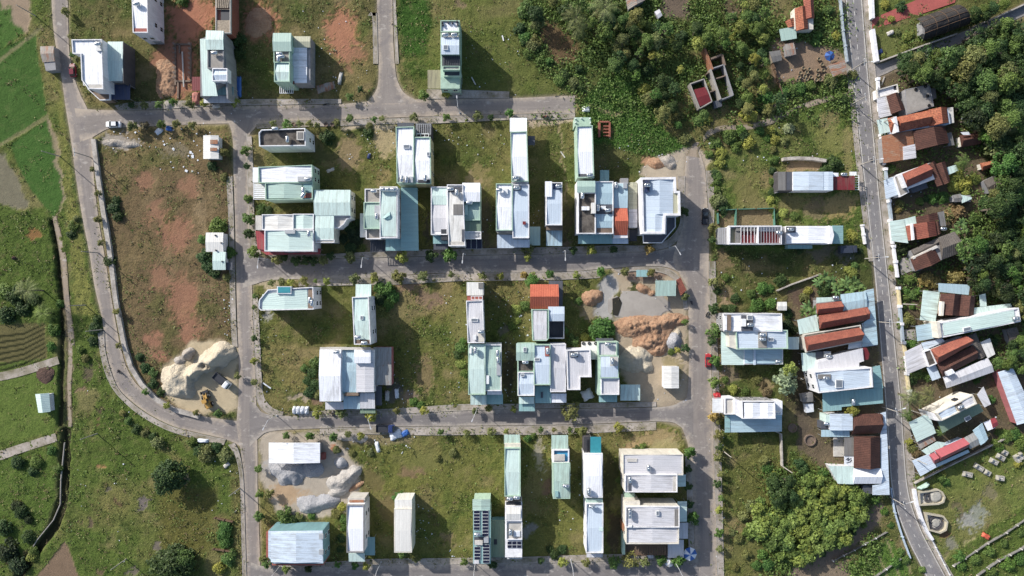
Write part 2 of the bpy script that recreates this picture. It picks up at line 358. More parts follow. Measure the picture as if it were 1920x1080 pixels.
P([(60, 1090), (122, 1015), (150, 1090)], (140, 116, 92), 0.05, 3, 1, .4)
for x, y, rx, ry, c in [(165, 695, 12, 16, (112, 98, 78)), (160, 735, 8, 6, (150, 120, 96)), (187, 772, 7, 6, (96, 78, 64)), (182, 790, 7, 6, (120, 90, 66)), (187, 873, 8, 7, (176, 128, 84)), (220, 940, 7, 7, (116, 92, 66)), (175, 978, 8, 8, (112, 92, 78)), (265, 945, 7, 15, (130, 118, 118)), (295, 1025, 14, 7, (130, 118, 112)), (190, 1068, 12, 7, (120, 96, 76)), (210, 915, 10, 10, (110, 102, 92)), (345, 900, 10, 12, (122, 110, 104)), (150, 980, 6, 5, (110, 84, 70)), (250, 1075, 22, 6, (128, 116, 104))]:
    E(x, y, rx, ry, c, 0.1, .85)
P([(100, 412), (108, 412), (122, 520), (137, 620), (132, 790), (124, 790), (126, 640), (112, 520)], (150, 130, 108), 0.1, 4)
# the empty plot in the west block
for x, y, rx, ry in [(340, 560, 34, 60), (330, 440, 34, 40), (355, 350, 22, 22), (290, 400, 22, 26), (300, 520, 24, 26), (360, 620, 26, 30), (282, 640, 16, 22), (300, 668, 22, 12), (270, 340, 20, 20)]:
    E(x, y, rx, ry, REDSOIL if rx > 25 or y > 600 else (170, 122, 92), 0.15, 0.72, 0.9)
E(375, 400, 14, 60, (176, 150, 112), 0.3, .5, .9)
E(225, 265, 40, 14, GREYD, 0.05, .8); E(330, 285, 30, 14, (150, 140, 118), 0.2, .5)
P([(303, 690), (360, 640), (445, 640), (446, 770), (350, 775), (310, 745)], (210, 190, 152), 0.02, 10)
# top blocks
for x, y, rx, ry, k in [(350, 40, 48, 44, 1), (340, 120, 36, 70, 1), (310, 110, 24, 50, .8), (488, 40, 40, 44, .9), (380, 20, 50, 30, .8), (640, 60, 34, 56, .85), (660, 100, 26, 30, .7), (330, 165, 30, 26, .9)]:
    E(x, y, rx, ry, (196, 130, 96) if rx > 30 else (180, 122, 92), 0.05, k, .8)
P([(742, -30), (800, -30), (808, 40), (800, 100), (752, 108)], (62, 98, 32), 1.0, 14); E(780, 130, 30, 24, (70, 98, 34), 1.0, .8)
E(860, 8, 12, 10, (150, 124, 98), .1, .7)
P([(1010, 40), (1040, 40), (1090, 90), (1080, 112), (1040, 120), (1018, 80)], (120, 96, 66), 0.5, 14)
P([(1090, 190), (1170, 118), (1210, 170), (1240, 240), (1290, 275), (1255, 300), (1180, 285), (1110, 262)], (80, 124, 44), .9, 10)
P([(1100, 195), (1150, 205), (1170, 213), (1168, 217), (1105, 203)], (170, 150, 110), .1, 3, .8)
P([(1230, 290), (1315, 275), (1335, 300), (1285, 345), (1262, 370), (1200, 330)], (196, 180, 156), 0.02, 8); E(1222, 308, 20, 10, (196, 150, 110), .05)
# block between the second and the third street
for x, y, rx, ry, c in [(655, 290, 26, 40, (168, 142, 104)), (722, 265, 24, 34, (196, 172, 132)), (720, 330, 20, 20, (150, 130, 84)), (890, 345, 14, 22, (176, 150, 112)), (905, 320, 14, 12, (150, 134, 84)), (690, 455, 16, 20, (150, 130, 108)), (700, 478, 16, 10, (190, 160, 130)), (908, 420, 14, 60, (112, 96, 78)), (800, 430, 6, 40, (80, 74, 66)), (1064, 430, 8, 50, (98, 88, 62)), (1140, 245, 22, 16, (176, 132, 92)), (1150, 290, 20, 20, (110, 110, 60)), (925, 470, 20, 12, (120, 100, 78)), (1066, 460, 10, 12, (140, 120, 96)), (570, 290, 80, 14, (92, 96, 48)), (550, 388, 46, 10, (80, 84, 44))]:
    E(x, y, rx, ry, c, 0.25, .75)
P([(640, 236), (740, 232), (740, 240), (640, 244)], (198, 180, 150), .05, 4); P([(988, 224), (1075, 218), (1076, 228), (990, 236)], (196, 176, 146), .05, 4)
P([(1049, 232), (1053, 232), (1055, 300), (1062, 345), (1066, 380), (1062, 380), (1052, 300)], (176, 154, 112), .1, 2, .8)
# block between the third and the fourth street
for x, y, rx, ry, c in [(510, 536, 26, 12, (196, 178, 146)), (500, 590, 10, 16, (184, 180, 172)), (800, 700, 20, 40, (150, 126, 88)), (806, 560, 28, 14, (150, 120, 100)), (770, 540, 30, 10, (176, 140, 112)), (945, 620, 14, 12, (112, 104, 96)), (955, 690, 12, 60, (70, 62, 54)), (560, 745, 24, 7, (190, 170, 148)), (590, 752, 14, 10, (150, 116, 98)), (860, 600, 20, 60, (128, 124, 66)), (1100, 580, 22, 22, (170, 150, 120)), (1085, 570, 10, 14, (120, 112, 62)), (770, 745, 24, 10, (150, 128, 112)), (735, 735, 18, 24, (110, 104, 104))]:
    E(x, y, rx, ry, c, 0.2, .75)
P([(1128, 520), (1168, 516), (1160, 545), (1148, 560), (1150, 600), (1110, 590), (1122, 560)], (190, 186, 180), .02, 6)
P([(1140, 500), (1285, 508), (1292, 760), (1205, 765), (1165, 700), (1150, 600), (1168, 550)], (196, 176, 146), .03, 8)
P([(1172, 504), (1262, 508), (1225, 524), (1175, 524)], (168, 140, 118), .2, 6); E(1195, 540, 22, 12, (92, 96, 56), .8); E(1260, 690, 20, 30, (172, 156, 112), .3)
# south block
P([(488, 808), (620, 812), (680, 880), (675, 935), (640, 965), (520, 968), (490, 900)], (196, 182, 162), .02, 10)
E(540, 930, 34, 20, (200, 168, 130), .02); E(515, 870, 26, 16, (190, 184, 178), .02)
P([(610, 808), (770, 806), (770, 830), (640, 838)], (158, 140, 112), .4, 12, .7); E(628, 846, 9, 9, (206, 130, 84), 0.05)
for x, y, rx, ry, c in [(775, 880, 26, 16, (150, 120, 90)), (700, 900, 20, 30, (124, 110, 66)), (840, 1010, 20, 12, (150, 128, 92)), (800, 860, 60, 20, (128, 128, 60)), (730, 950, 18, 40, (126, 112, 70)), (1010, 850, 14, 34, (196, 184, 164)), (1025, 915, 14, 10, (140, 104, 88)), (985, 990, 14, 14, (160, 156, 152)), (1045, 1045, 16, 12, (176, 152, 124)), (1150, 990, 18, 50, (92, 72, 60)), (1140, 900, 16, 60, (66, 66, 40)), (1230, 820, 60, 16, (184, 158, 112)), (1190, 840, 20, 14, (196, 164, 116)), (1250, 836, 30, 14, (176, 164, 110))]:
    E(x, y, rx, ry, c, 0.2, .75)
# east plots
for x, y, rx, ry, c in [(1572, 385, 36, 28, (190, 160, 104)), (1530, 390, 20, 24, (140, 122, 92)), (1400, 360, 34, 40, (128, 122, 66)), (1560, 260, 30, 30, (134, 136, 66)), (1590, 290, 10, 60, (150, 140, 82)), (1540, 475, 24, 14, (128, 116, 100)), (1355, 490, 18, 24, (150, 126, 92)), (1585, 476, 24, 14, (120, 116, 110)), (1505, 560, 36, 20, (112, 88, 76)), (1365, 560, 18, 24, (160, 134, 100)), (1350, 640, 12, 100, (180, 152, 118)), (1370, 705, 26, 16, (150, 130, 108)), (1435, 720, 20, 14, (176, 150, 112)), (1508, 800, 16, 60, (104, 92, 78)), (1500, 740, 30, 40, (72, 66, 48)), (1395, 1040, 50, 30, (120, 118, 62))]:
    E(x, y, rx, ry, c, 0.3, .75)
P([(1342, 395), (1452, 390), (1452, 425), (1342, 430)], (150, 126, 98), 0.4, 4, .8)
P([(1478, 300), (1545, 302), (1545, 322), (1470, 322)], (176, 146, 108), .2, 6, .9)
P([(1380, 860), (1470, 830), (1490, 900), (1450, 960), (1390, 940)], (110, 112, 56), 1, 12)
P([(1460, 1090), (1540, 1020), (1590, 975), (1650, 945), (1665, 965), (1600, 1030), (1520, 1095)], (140, 122, 104), .2, 10)
P([(1590, 1060), (1670, 1010), (1700, 1050), (1710, 1090), (1600, 1090)], (88, 122, 44), .7, 6); P([(1500, 1075), (1590, 1050), (1600, 1095), (1490, 1095)], (150, 132, 108), .3, 8)
for i in range(5): P([(1596+i*22, 1044-i*10), (1599+i*22, 1043-i*10), (1622+i*22, 1092-i*4), (1618+i*22, 1092-i*4)], (176, 156, 116), .2, 2, .7, .2)
# jar yard, temple garden
P([(1448, 78), (1480, 72), (1520, 80), (1575, 95), (1590, 140), (1520, 158), (1450, 160), (1440, 110)], (160, 134, 108), .05, 8)
P([(1640, 60), (1712, 40), (1735, 80), (1650, 118)], (112, 120, 58), .4, 5); P([(1630, 0), (1720, 0), (1700, 22), (1640, 30)], (104, 118, 52), .6, 5)
P([(1240, -40), (1300, -40), (1290, 40), (1240, 30)], (120, 104, 88), .2, 10); E(1375, 30, 20, 30, (128, 106, 84), .3, .7)
# cemetery
for x, y, rx, ry, c in [(1858, 925, 14, 12, (140, 130, 96)), (1815, 975, 24, 22, (176, 176, 172)), (1838, 965, 16, 22, (160, 164, 150)), (1780, 1016, 14, 12, (150, 146, 130)), (1815, 1025, 14, 18, (196, 178, 132)), (1800, 970, 10, 6, (128, 112, 84)), (1857, 998, 16, 8, (150, 112, 86)), (1770, 1000, 14, 8, (128, 84, 62)), (1775, 1045, 20, 14, (150, 136, 96)), (1795, 955, 10, 8, (124, 112, 80)), (1795, 1045, 24, 12, (150, 138, 90))]:
    E(x, y, rx, ry, c, .1, .8)
P([(1740, 1066), (1990, 900), (1990, 1200), (1780, 1150)], (92, 112, 44), .9, 8)
# darker ground patch between the houses of the east village
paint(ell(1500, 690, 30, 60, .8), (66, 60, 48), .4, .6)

# ---- streets are cut a little into the ground so nothing shows through
def ctrl(pts, k=6):
    """smooth curve through points"""
    q = [pts[0]]+list(pts)+[pts[-1]]; out = []
    for i in range(1, len(q)-2):
        p0, p1, p2, p3 = (np.array(q[j], float) for j in (i-1, i, i+1, i+2))
        for t in np.linspace(0, 1, k, endpoint=False):
            out.append(0.5*((2*p1)+(-p0+p2)*t+(2*p0-5*p1+4*p2-p3)*t*t+(-p0+3*p1-3*p2+p3)*t**3))
    out.append(np.array(pts[-1], float)); return [tuple(p) for p in out]
RA = ([(94, -60), (99, 40), (107, 100), (116, 150), (123, 200), (133, 262), (142, 330), (154, 405), (167, 472), (178, 540), (192, 600), (198, 650), (207, 690), (222, 727), (250, 755), (284, 779), (325, 799), (370, 811), (425, 824), (452, 838)],
      [(126, -60), (128, 40), (130, 95), (138, 140), (150, 175), (168, 215), (174, 262), (176, 330), (184, 405), (195, 472), (206, 540), (216, 600), (226, 650), (238, 690), (256, 720), (282, 741), (312, 760), (360, 776), (410, 785), (452, 790)])
RB = ([(140, 203), (185, 206), (240, 207), (300, 206), (400, 200), (480, 198), (560, 197), (640, 195), (695, 190), (745, 187), (830, 186), (960, 184), (1030, 181), (1078, 179)],
      [(150, 266), (172, 258), (205, 241), (250, 238), (320, 235), (400, 232), (480, 231), (560, 226), (640, 224), (700, 222), (830, 217), (960, 214), (1030, 212), (1078, 212)])
RC = ([(424, 222), (433, 242), (437, 270), (438, 330), (441, 420), (443, 520), (445, 600), (448, 700), (446, 760), (444, 800), (452, 850), (457, 900), (460, 1000), (463, 1120)],
      [(490, 222), (478, 240), (465, 262), (464, 330), (467, 420), (472, 520), (474, 600), (478, 690), (480, 740), (482, 800), (483, 860), (483, 920), (486, 1000), (490, 1120)])
RD = ([(706, -60), (708, 60), (710, 130), (708, 160), (700, 178), (684, 195)], [(735, -60), (737, 60), (741, 128), (747, 155), (760, 176), (790, 192)])
RE = ([(455, 470), (480, 478), (510, 486), (600, 486), (700, 484), (800, 481), (900, 479), (1060, 476), (1150, 473), (1215, 472), (1262, 462), (1290, 440)],
      [(455, 540), (480, 532), (510, 525), (600, 522), (700, 519), (800, 513), (900, 511), (1060, 509), (1130, 504), (1200, 499), (1258, 503), (1296, 530)])
RG = ([(1288, 285), (1284, 320), (1283, 375), (1278, 420), (1268, 460), (1262, 490), (1275, 515), (1288, 545), (1291, 620), (1291, 700), (1287, 745), (1268, 775), (1280, 805), (1292, 845), (1299, 930), (1302, 1000), (1303, 1120)],
      [(1312, 285), (1322, 320), (1326, 375), (1328, 420), (1329, 460), (1329, 490), (1329, 515), (1330, 545), (1332, 620), (1334, 700), (1335, 745), (1336, 775), (1337, 805), (1338, 845), (1341, 930), (1343, 1000), (1346, 1120)])
RH = ([(468, 740), (482, 762), (505, 777), (600, 781), (700, 778), (800, 774), (900, 769), (1000, 767), (1100, 766), (1240, 763), (1278, 752), (1300, 740)],
      [(468, 838), (484, 822), (510, 808), (600, 803), (700, 800), (800, 799), (900, 798), (1000, 797), (1100, 795), (1240, 790), (1276, 800), (1300, 825)])
RF = ([(470, 1054), (520, 1064), (700, 1060), (900, 1058), (1100, 1054), (1310, 1048)], [(470, 1105), (520, 1105), (700, 1105), (900, 1105), (1100, 1105), (1310, 1105)])
RM = ([(1583, -60), (1585, 0), (1597, 130), (1612, 270), (1627, 400), (1640, 520), (1650, 640), (1660, 760), (1667, 860), (1671, 910), (1682, 960), (1703, 1015), (1728, 1065), (1760, 1130)],
      [(1613, -60), (1617, 0), (1627, 130), (1640, 270), (1652, 400), (1665, 520), (1678, 640), (1690, 760), (1697, 860), (1701, 905), (1709, 945), (1728, 995), (1754, 1045), (1795, 1120)])
LANE = ([(1600, 172), (1560, 178), (1500, 196), (1440, 222), (1400, 233), (1350, 236), (1318, 250), (1298, 272), (1286, 292)], [(1602, 186), (1565, 188), (1505, 206), (1448, 232), (1405, 243), (1352, 246), (1326, 260), (1310, 280), (1312, 296)])
ALLEY = ([(1627, 112), (1650, 120), (1700, 100), (1800, 62), (1900, 18), (1990, -30)], [(1630, 148), (1652, 142), (1705, 118), (1806, 80), (1906, 36), (1996, -8)])
GTRK = ([(98, 405), (112, 480), (120, 560), (128, 640), (126, 720), (128, 800)], [(106, 405), (124, 480), (130, 560), (140, 640), (134, 720), (136, 800)])
ROADMASK = np.zeros(PX.shape)
for L, R in (RA, RB, RC, RD, RE, RG, RH, RF, RM, ALLEY):
    ROADMASK = np.maximum(ROADMASK, polymask(L+R[::-1], 14, 0.25))
paint(np.clip(ROADMASK*1.6, 0, 1), (182, 164, 138), 0.05, .75)
_g = (np.clip((VEG-.3)*2.5, 0, 1)*np.clip((C[..., 1]-C[..., 2])*14, 0, 1))[..., None]; C = C*(1+_g*(np.array([1.1, 1.1, .95])-1))
VEG *= 1-np.clip(ROADMASK*1.6, 0, 1)*.95
DITCH = [(98, 410), (108, 470), (116, 560), (118, 640), (116, 720), (114, 800), (112, 870), (108, 935), (90, 990), (58, 1030), (30, 1070), (10, 1110)]
ditch = polymask([(x-5, y) for x, y in DITCH[2:]]+[(x+17, y+6) for x, y in DITCH[2:]][::-1], 6, .35)
ditch2 = polymask([(x+1, y) for x, y in DITCH[5:]]+[(x+17, y+6) for x, y in DITCH[5:]][::-1], 5, .35)
ditch3 = polymask([(x-7, y) for x, y in DITCH[:6]]+[(x+2, y) for x, y in DITCH[:6]][::-1], 4, .25); paint(ditch3, (44, 44, 34), .3, .9)  # shadow in the ditch beside the track is painted into this dark colour
paint(ditch, (92, 88, 58), .5, .6); paint(ditch2, (54, 52, 36), .3, .85)
RELZ -= ditch2*1.2+ditch3*.9
Z = (fbm(GX*0.22, GY*0.22, 4)-0.5)*0.5*VEG+(fbm(GX*0.9+7, GY*0.9, 3)-0.45)*0.75*np.clip(VEG-0.15, 0, 1)
Z += RELZ
Z = np.where(ROADMASK > 0.02, np.minimum(Z, -0.03)*(1-ROADMASK)-0.12*ROADMASK, Z)-0.02
far = (np.abs(GX) > 180) | (np.abs(GY) > 105); Z[far] = -0.5
ny_, nx_ = GX.shape
idx = np.arange(nx_*ny_).reshape(ny_, nx_)
quads = np.stack([idx[:-1, :-1], idx[:-1, 1:], idx[1:, 1:], idx[1:, :-1]], -1).reshape(-1, 4)
me = bpy.data.meshes.new('ground'); me.vertices.add(nx_*ny_)
me.vertices.foreach_set('co', np.stack([GX, GY, Z], -1).astype(np.float32).ravel())
me.loops.add(quads.size); me.loops.foreach_set('vertex_index', quads.astype(np.int32).ravel())
me.polygons.add(len(quads)); me.polygons.foreach_set('loop_start', np.arange(0, quads.size, 4, dtype=np.int32)); me.polygons.foreach_set('loop_total', np.full(len(quads), 4, np.int32))
me.polygons.foreach_set('use_smooth', np.ones(len(quads), bool)); me.update()
at = me.color_attributes.new('soil', 'FLOAT_COLOR', 'POINT')
at.data.foreach_set('color', np.concatenate([C, VEG[..., None]], -1).astype(np.float32).ravel())
n = NT('ground'); ca = n.n('VertexColor', layer_name='soil'); p = n.pos()
g1 = n.noise(p, 1.6, 4, 0.7); g2 = n.noise(p, 0.35, 5, 0.65); g3 = n.noise(p, 5.0, 2, 0.6)
veg = ca.outputs[1]
f = n.math('MULTIPLY', n.ramp(g1, 0.28, 0.72, 0.58, 1.38), n.ramp(g3, 0.3, 0.7, 0.7, 1.28))
f = n.math('ADD', n.math('MULTIPLY', f, veg), n.math('MULTIPLY', n.math('SUBTRACT', 1.0, veg), n.math('MULTIPLY', n.ramp(g2, 0.3, 0.7, 0.84, 1.12), n.ramp(g3, 0.3, 0.7, 0.9, 1.08))))
c = n.scale(ca.outputs[0], f)
c = n.mix(n.math('MULTIPLY', n.ramp(g2, 0.54, 0.68), n.math('MULTIPLY', veg, 0.4)), c, sr(142, 128, 84))
c = n.mix(n.math('MULTIPLY', n.ramp(n.noise(p, 0.9, 4, 0.7), 0.55, 0.66), n.math('MULTIPLY', veg, 0.45)), c, sr(66, 84, 36))
bh = n.math('ADD', n.math('MULTIPLY', g1, n.math('ADD', n.math('MULTIPLY', veg, 0.9), 0.1)), n.math('MULTIPLY', g3, 0.25))
me.materials.append(n.done(c, 0.95, 0, 0.1, bh, 0.6, 0.9))
ground = bpy.data.objects.new('ground', me); COL.objects.link(ground); ground['kind'] = 'structure'
def gz(px, py):
    i = int(round((540-py)*S*2))+208+4; j = int(round((px-960)*S*2))+352+4
    if 0 <= i < ny_ and 0 <= j < nx_: return float(Z[i, j])
    return 0.0
def gveg(px, py):
    i = int(round((540-py)*S*2))+208+4; j = int(round((px-960)*S*2))+352+4
    if 0 <= i < ny_ and 0 <= j < nx_: return float(VEG[i, j])
    return 0.0

# ---------------------------------------------------------------- streets, pavements, markings
def roadmat(name, col, dust, damt=0.5, patch=None):
    n = NT(name); uv = n.uv(); s_ = n.sep(uv); u = s_[0]; p = n.pos()
    e = n.math('ABSOLUTE', n.math('SUBTRACT', u, 0.5))
    a = n.noise(p, 0.12, 5, 0.6); b = n.noise(p, 0.9, 4, 0.7); st = n.noise(n.vmul(uv, (9, 0.05, 1)), 1.0, 3, 0.6); g = n.noise(p, 4, 2)
    f = n.math('MULTIPLY', n.ramp(st, 0.3, 0.7, 0.88, 1.08), n.math('MULTIPLY', n.ramp(g, 0.3, 0.7, 0.93, 1.06), n.ramp(a, 0.3, 0.7, 0.9, 1.08)))
    c = n.scale(col, f)
    d = n.math('ADD', n.math('MULTIPLY', n.math('SUBTRACT', e, 0.28), 1.8), n.math('SUBTRACT', a, 0.42))
    d = n.math('ADD', d, n.math('MULTIPLY', n.math('SUBTRACT', b, 0.5), 1.1))
    c = n.mix(n.ramp(d, 0.02, 0.5, 0, damt), c, dust)
    # old repairs and stains
    c = n.mix(n.ramp(n.noise(p, 0.2, 3, 0.5), 0.57, 0.62, 0, 0.36), c, sr(126, 120, 122))
    c = n.mix(n.ramp(n.noise(n.vmul(p, (1, 1.7, 1)), 0.33, 4, 0.7), 0.58, 0.67, 0, 0.6), c, sr(206, 198, 188))
    vo = n.n('TexVoronoi', feature='DISTANCE_TO_EDGE', i_Scale=0.22); mv = n.n('Mix', data_type='VECTOR'); n.set(mv.inputs[0], 0.12); n.set(mv.inputs[4], p); n.set(mv.inputs[5], n.vmul(n.n('TexNoise', i_Scale=0.5).outputs[1], (60, 60, 0))); n.t.links.new(mv.outputs[1], vo.inputs['Vector'])
    jn = n.math('LESS_THAN', n.math('FRACT', n.math('DIVIDE', s_[1], 5.0)), 0.035)
    ck = n.math('MAXIMUM', n.math('LESS_THAN', vo.outputs[0], 0.018), n.math('MULTIPLY', jn, 0.6))
    c = n.scale(c, n.math('SUBTRACT', 1.0, n.math('MULTIPLY', ck, 0.07)))
    return n.done(c, 0.9, 0, 0.2, b, 0.03, 0.3)
M_street = roadmat('street_concrete', sr(166, 156, 149, 0.64), sr(200, 183, 162, 0.72), 0.9)
M_street2 = roadmat('street_asphalt', sr(154, 147, 144, 0.62), sr(202, 190, 174, 0.72), 0.7)
M_main = roadmat('main_asphalt', sr(150, 147, 148, 0.68), sr(184, 174, 162, 0.7), 0.5)
M_path = roadmat('earth_path', sr(176, 158, 136), sr(120, 110, 76), 0.8)
M_pave = conc('pavement', sr(196, 184, 174, 0.72), sr(126, 118, 88), 0.95, 0.22)
M_kerb = conc('kerb', sr(192, 184, 174, 0.75), sr(120, 112, 100), 0.5, 0.5)
def ribbon(L, R, z, n=5, smooth=6, thick=0.0):
    L = ctrl(L, smooth); R = ctrl(R, smooth); mb = MB(); v = 0; rows = []
    for i, (l, r) in enumerate(zip(L, R)):
        if i: v += math.hypot((l[0]+r[0]-L[i-1][0]-R[i-1][0])/2, (l[1]+r[1]-L[i-1][1]-R[i-1][1])/2)*S
        w = [(l[0]+(r[0]-l[0])*k/(n-1), l[1]+(r[1]-l[1])*k/(n-1), k/(n-1)) for k in range(n)]
        rows.append([(*W(a, b), z, t, v) for a, b, t in w])
    for a, b in zip(rows, rows[1:]):
        for i in range(n-1):
            q = (b[i], b[i+1], a[i+1], a[i])
            mb.face([p[:3] for p in q], [p[3:] for p in q])
        if thick:
            for s_ in (0, n-1):
                p, q = a[s_], b[s_]; mb.face([p[:3], q[:3], (q[0], q[1], z-thick), (p[0], p[1], z-thick)])
    # all tops face up
    for f in mb.f:
        p = [mb.v[i] for i in f]
        if abs(p[0][2]-p[2][2]) < 1e-6 and area([(q[0], q[1]) for q in p]) < 0: pass
    return mb
def upward(mb):
    for k, f in enumerate(mb.f):
        p = [mb.v[i] for i in f]
        if all(abs(q[2]-p[0][2]) < 1e-6 for q in p) and area([(q[0], q[1]) for q in p]) < 0:
            b = f[0]; n_ = len(f)
            mb.v[b:b+n_] = mb.v[b:b+n_][::-1]; mb.u[b:b+n_] = mb.u[b:b+n_][::-1]
    return mb
def road(name, LR, z, m):
    o = upward(ribbon(LR[0], LR[1], z)).build(name, m); o['kind'] = 'structure'; return o
road('street', RA, 0.020, M_street); road('street', RB, 0.024, M_street); road('street', RC, 0.028, M_street); road('street', RD, 0.032, M_street)
road('street', RE, 0.036, M_street2); road('street', RG, 0.040, M_street); road('street', RH, 0.044, M_street2); road('street', RF, 0.048, M_street2)
road('main_road', RM, 0.030, M_main); road('dirt_path', LANE, 0.05, M_path); road('lane', ALLEY, 0.024, M_main); 
road('field_track', GTRK, 0.06, M_path)
road('irrigation_canal', ([(-8, 700), (40, 689), (108, 668)], [(-8, 716), (44, 704), (112, 682)]), 0.12, M_pave); road('irrigation_canal', ([(-8, 848), (40, 832), (104, 812)], [(-8, 866), (44, 848), (108, 827)]), 0.12, M_pave)
# pavements: raised 12 cm, with a kerb edge
PAVES = [([(462, 250), (464, 330), (467, 420), (472, 480)], [(472, 256), (476, 330), (478, 420), (490, 476)]),
    ([(425, 332), (429, 420), (431, 520), (433, 600), (436, 650)], [(436, 330), (439, 420), (441, 520), (443, 600), (446, 650)]),
    ([(474, 560), (476, 620), (479, 690), (481, 735)], [(483, 552), (487, 620), (490, 690), (493, 735)]),
    ([(480, 735), (485, 758), (503, 775), (530, 779)], [(493, 735), (498, 750), (512, 765), (532, 772)]),
    ([(215, 198), (250, 192), (300, 190), (400, 188), (480, 186), (560, 186), (640, 186)], [(222, 206), (250, 206), (300, 205), (400, 199), (480, 197), (560, 196), (640, 194)]),
    ([(480, 232), (560, 227), (640, 225), (740, 222), (830, 218), (955, 215), (1040, 213), (1078, 212)], [(482, 241), (560, 238), (640, 236), (740, 232), (830, 231), (955, 225), (1040, 224), (1078, 222)]),
    ([(800, 168), (850, 168), (955, 172)], [(800, 186), (850, 185), (955, 184)]),
    ([(500, 476), (600, 477), (700, 472), (800, 468), (900, 466), (1060, 463), (1150, 460), (1215, 460), (1250, 450), (1272, 425), (1275, 395), (1270, 330)], [(512, 485), (600, 485), (700, 483), (800, 480), (900, 478), (1060, 475), (1150, 472), (1215, 471), (1260, 460), (1280, 430), (1283, 395), (1284, 330)]),
    ([(560, 523), (650, 521), (750, 517), (860, 512), (960, 511), (1060, 510), (1125, 506)], [(560, 537), (650, 535), (750, 533), (860, 527), (960, 526), (1060, 524), (1125, 521)]),
    ([(1150, 505), (1200, 500), (1255, 505), (1282, 535), (1290, 580)], [(1160, 512), (1200, 508), (1248, 514), (1274, 540), (1282, 580)]),
    ([(560, 772), (650, 768), (740, 766), (860, 758), (960, 757), (1060, 756), (1150, 755), (1230, 753)], [(560, 780), (650, 779), (740, 776), (860, 770), (960, 767), (1060, 765), (1150, 764), (1230, 762)]),
    ([(600, 804), (700, 801), (800, 800), (900, 799), (1000, 798), (1100, 796), (1230, 791)], [(600, 814), (700, 814), (800, 816), (900, 815), (1000, 815), (1100, 812), (1230, 806)]),
    ([(500, 1050), (600, 1054), (700, 1048), (850, 1046), (980, 1044), (1100, 1040), (1290, 1036)], [(510, 1063), (600, 1062), (700, 1059), (850, 1058), (980, 1056), (1100, 1053), (1290, 1047)]),
    ([(1292, 845), (1299, 930), (1302, 1035)], [(1284, 850), (1288, 930), (1291, 1032)]),
    ([(1329, 490), (1332, 620), (1335, 700), (1337, 800), (1341, 930), (1345, 1120)], [(1341, 490), (1344, 620), (1347, 700), (1350, 800), (1354, 930), (1358, 1120)]),
    ([(1323, 320), (1327, 375), (1329, 430)], [(1336, 320), (1339, 375), (1338, 430)]),
    ([(1574, 0), (1587, 130), (1601, 270), (1616, 400), (1629, 490)], [(1583, 0), (1596, 130), (1611, 270), (1626, 400), (1637, 490)]),
    ([(1618, 0), (1628, 130), (1641, 270), (1653, 400), (1666, 520), (1679, 640), (1691, 760), (1698, 860), (1702, 905), (1710, 945), (1729, 995), (1755, 1045), (1800, 1125)], [(1630, 0), (1641, 130), (1654, 270), (1666, 400), (1678, 520), (1690, 640), (1703, 760), (1712, 860), (1716, 905), (1724, 945), (1742, 993), (1766, 1043), (1812, 1120)]),
    ([(184, 622), (188, 660), (198, 700), (214, 732), (242, 762), (276, 787), (318, 808), (366, 822), (420, 834)], [(196, 620), (198, 656), (207, 692), (222, 728), (249, 756), (283, 780), (324, 800), (369, 812), (424, 824)]),
    ([(428, 834), (442, 856), (450, 900), (453, 1000), (455, 1090)], [(440, 830), (450, 852), (457, 900), (460, 1000), (463, 1090)]),
    ([(690, 30), (698, 30.1), (700, 120)], [(706, 30), (707, 30.1), (709, 120)]), ([(737, 0), (739, 60), (742, 120)], [(742, 0), (745, 60), (748, 120)])]
for L, R in PAVES:
    o = upward(ribbon(L, R, 0.15, 3, 5, 0.2)).build('pavement', M_pave); o['kind'] = 'structure'
    for e_, sgn in ((L, 1), (R, -1)):                       # kerb stones along both edges, 15 cm wide
        a = ctrl(e_, 5); b = ctrl(R if e_ is L else L, 5); w = []
        for p_, q_ in zip(a, b):
            t = 1.1/max(math.hypot(q_[0]-p_[0], q_[1]-p_[1]), 1.2); w.append((p_[0]+(q_[0]-p_[0])*t, p_[1]+(q_[1]-p_[1])*t))
        o = upward(ribbon(a, w, 0.18, 2, 1, 0.25)).build('kerb', M_kerb); o['kind'] = 'structure'
# main road markings: centre dashes and edge lines
M_line = conc('road_paint', sr(226, 222, 214, 0.8), sr(160, 156, 152), 0.6, 1.2)
Lc, Rc = ctrl(RM[0], 30), ctrl(RM[1], 30)
def along(t): return [(l[0]+(r[0]-l[0])*t, l[1]+(r[1]-l[1])*t) for l, r in zip(Lc, Rc)]
dash = MB(); cen = along(0.48); acc = 0
for a, b in zip(cen, cen[1:]):
    acc += math.hypot(b[0]-a[0], b[1]-a[1])
    if acc % 21 < 6.5:
        for (p, q) in ((a, b),): dash.face([(*W(p[0]-0.55, p[1]), 0.036), (*W(q[0]-0.55, q[1]), 0.036), (*W(q[0]+0.55, q[1]), 0.036), (*W(p[0]+0.55, p[1]), 0.036)])
o = upward(dash).build('road_marking', M_line); o['kind'] = 'structure'
for t in (0.06, 0.94):
    c_ = along(t); o = upward(ribbon([(p[0]-0.6, p[1]) for p in c_], [(p[0]+0.6, p[1]) for p in c_], 0.036, 2, 1)).build('road_marking', M_line); o['kind'] = 'structure'
# red brick drive of the temple garden
o = MB(); o.prism([W(*p) for p in ((1629, 38), (1718, 0), (1760, -30), (1800, -30), (1790, 5), (1740, 22), (1632, 56))], -0.2, 0.1); o = o.build('brick_drive', conc('red_paving', sr(196, 96, 88), sr(150, 78, 72), 0.5, 0.3)); o['kind'] = 'structure'
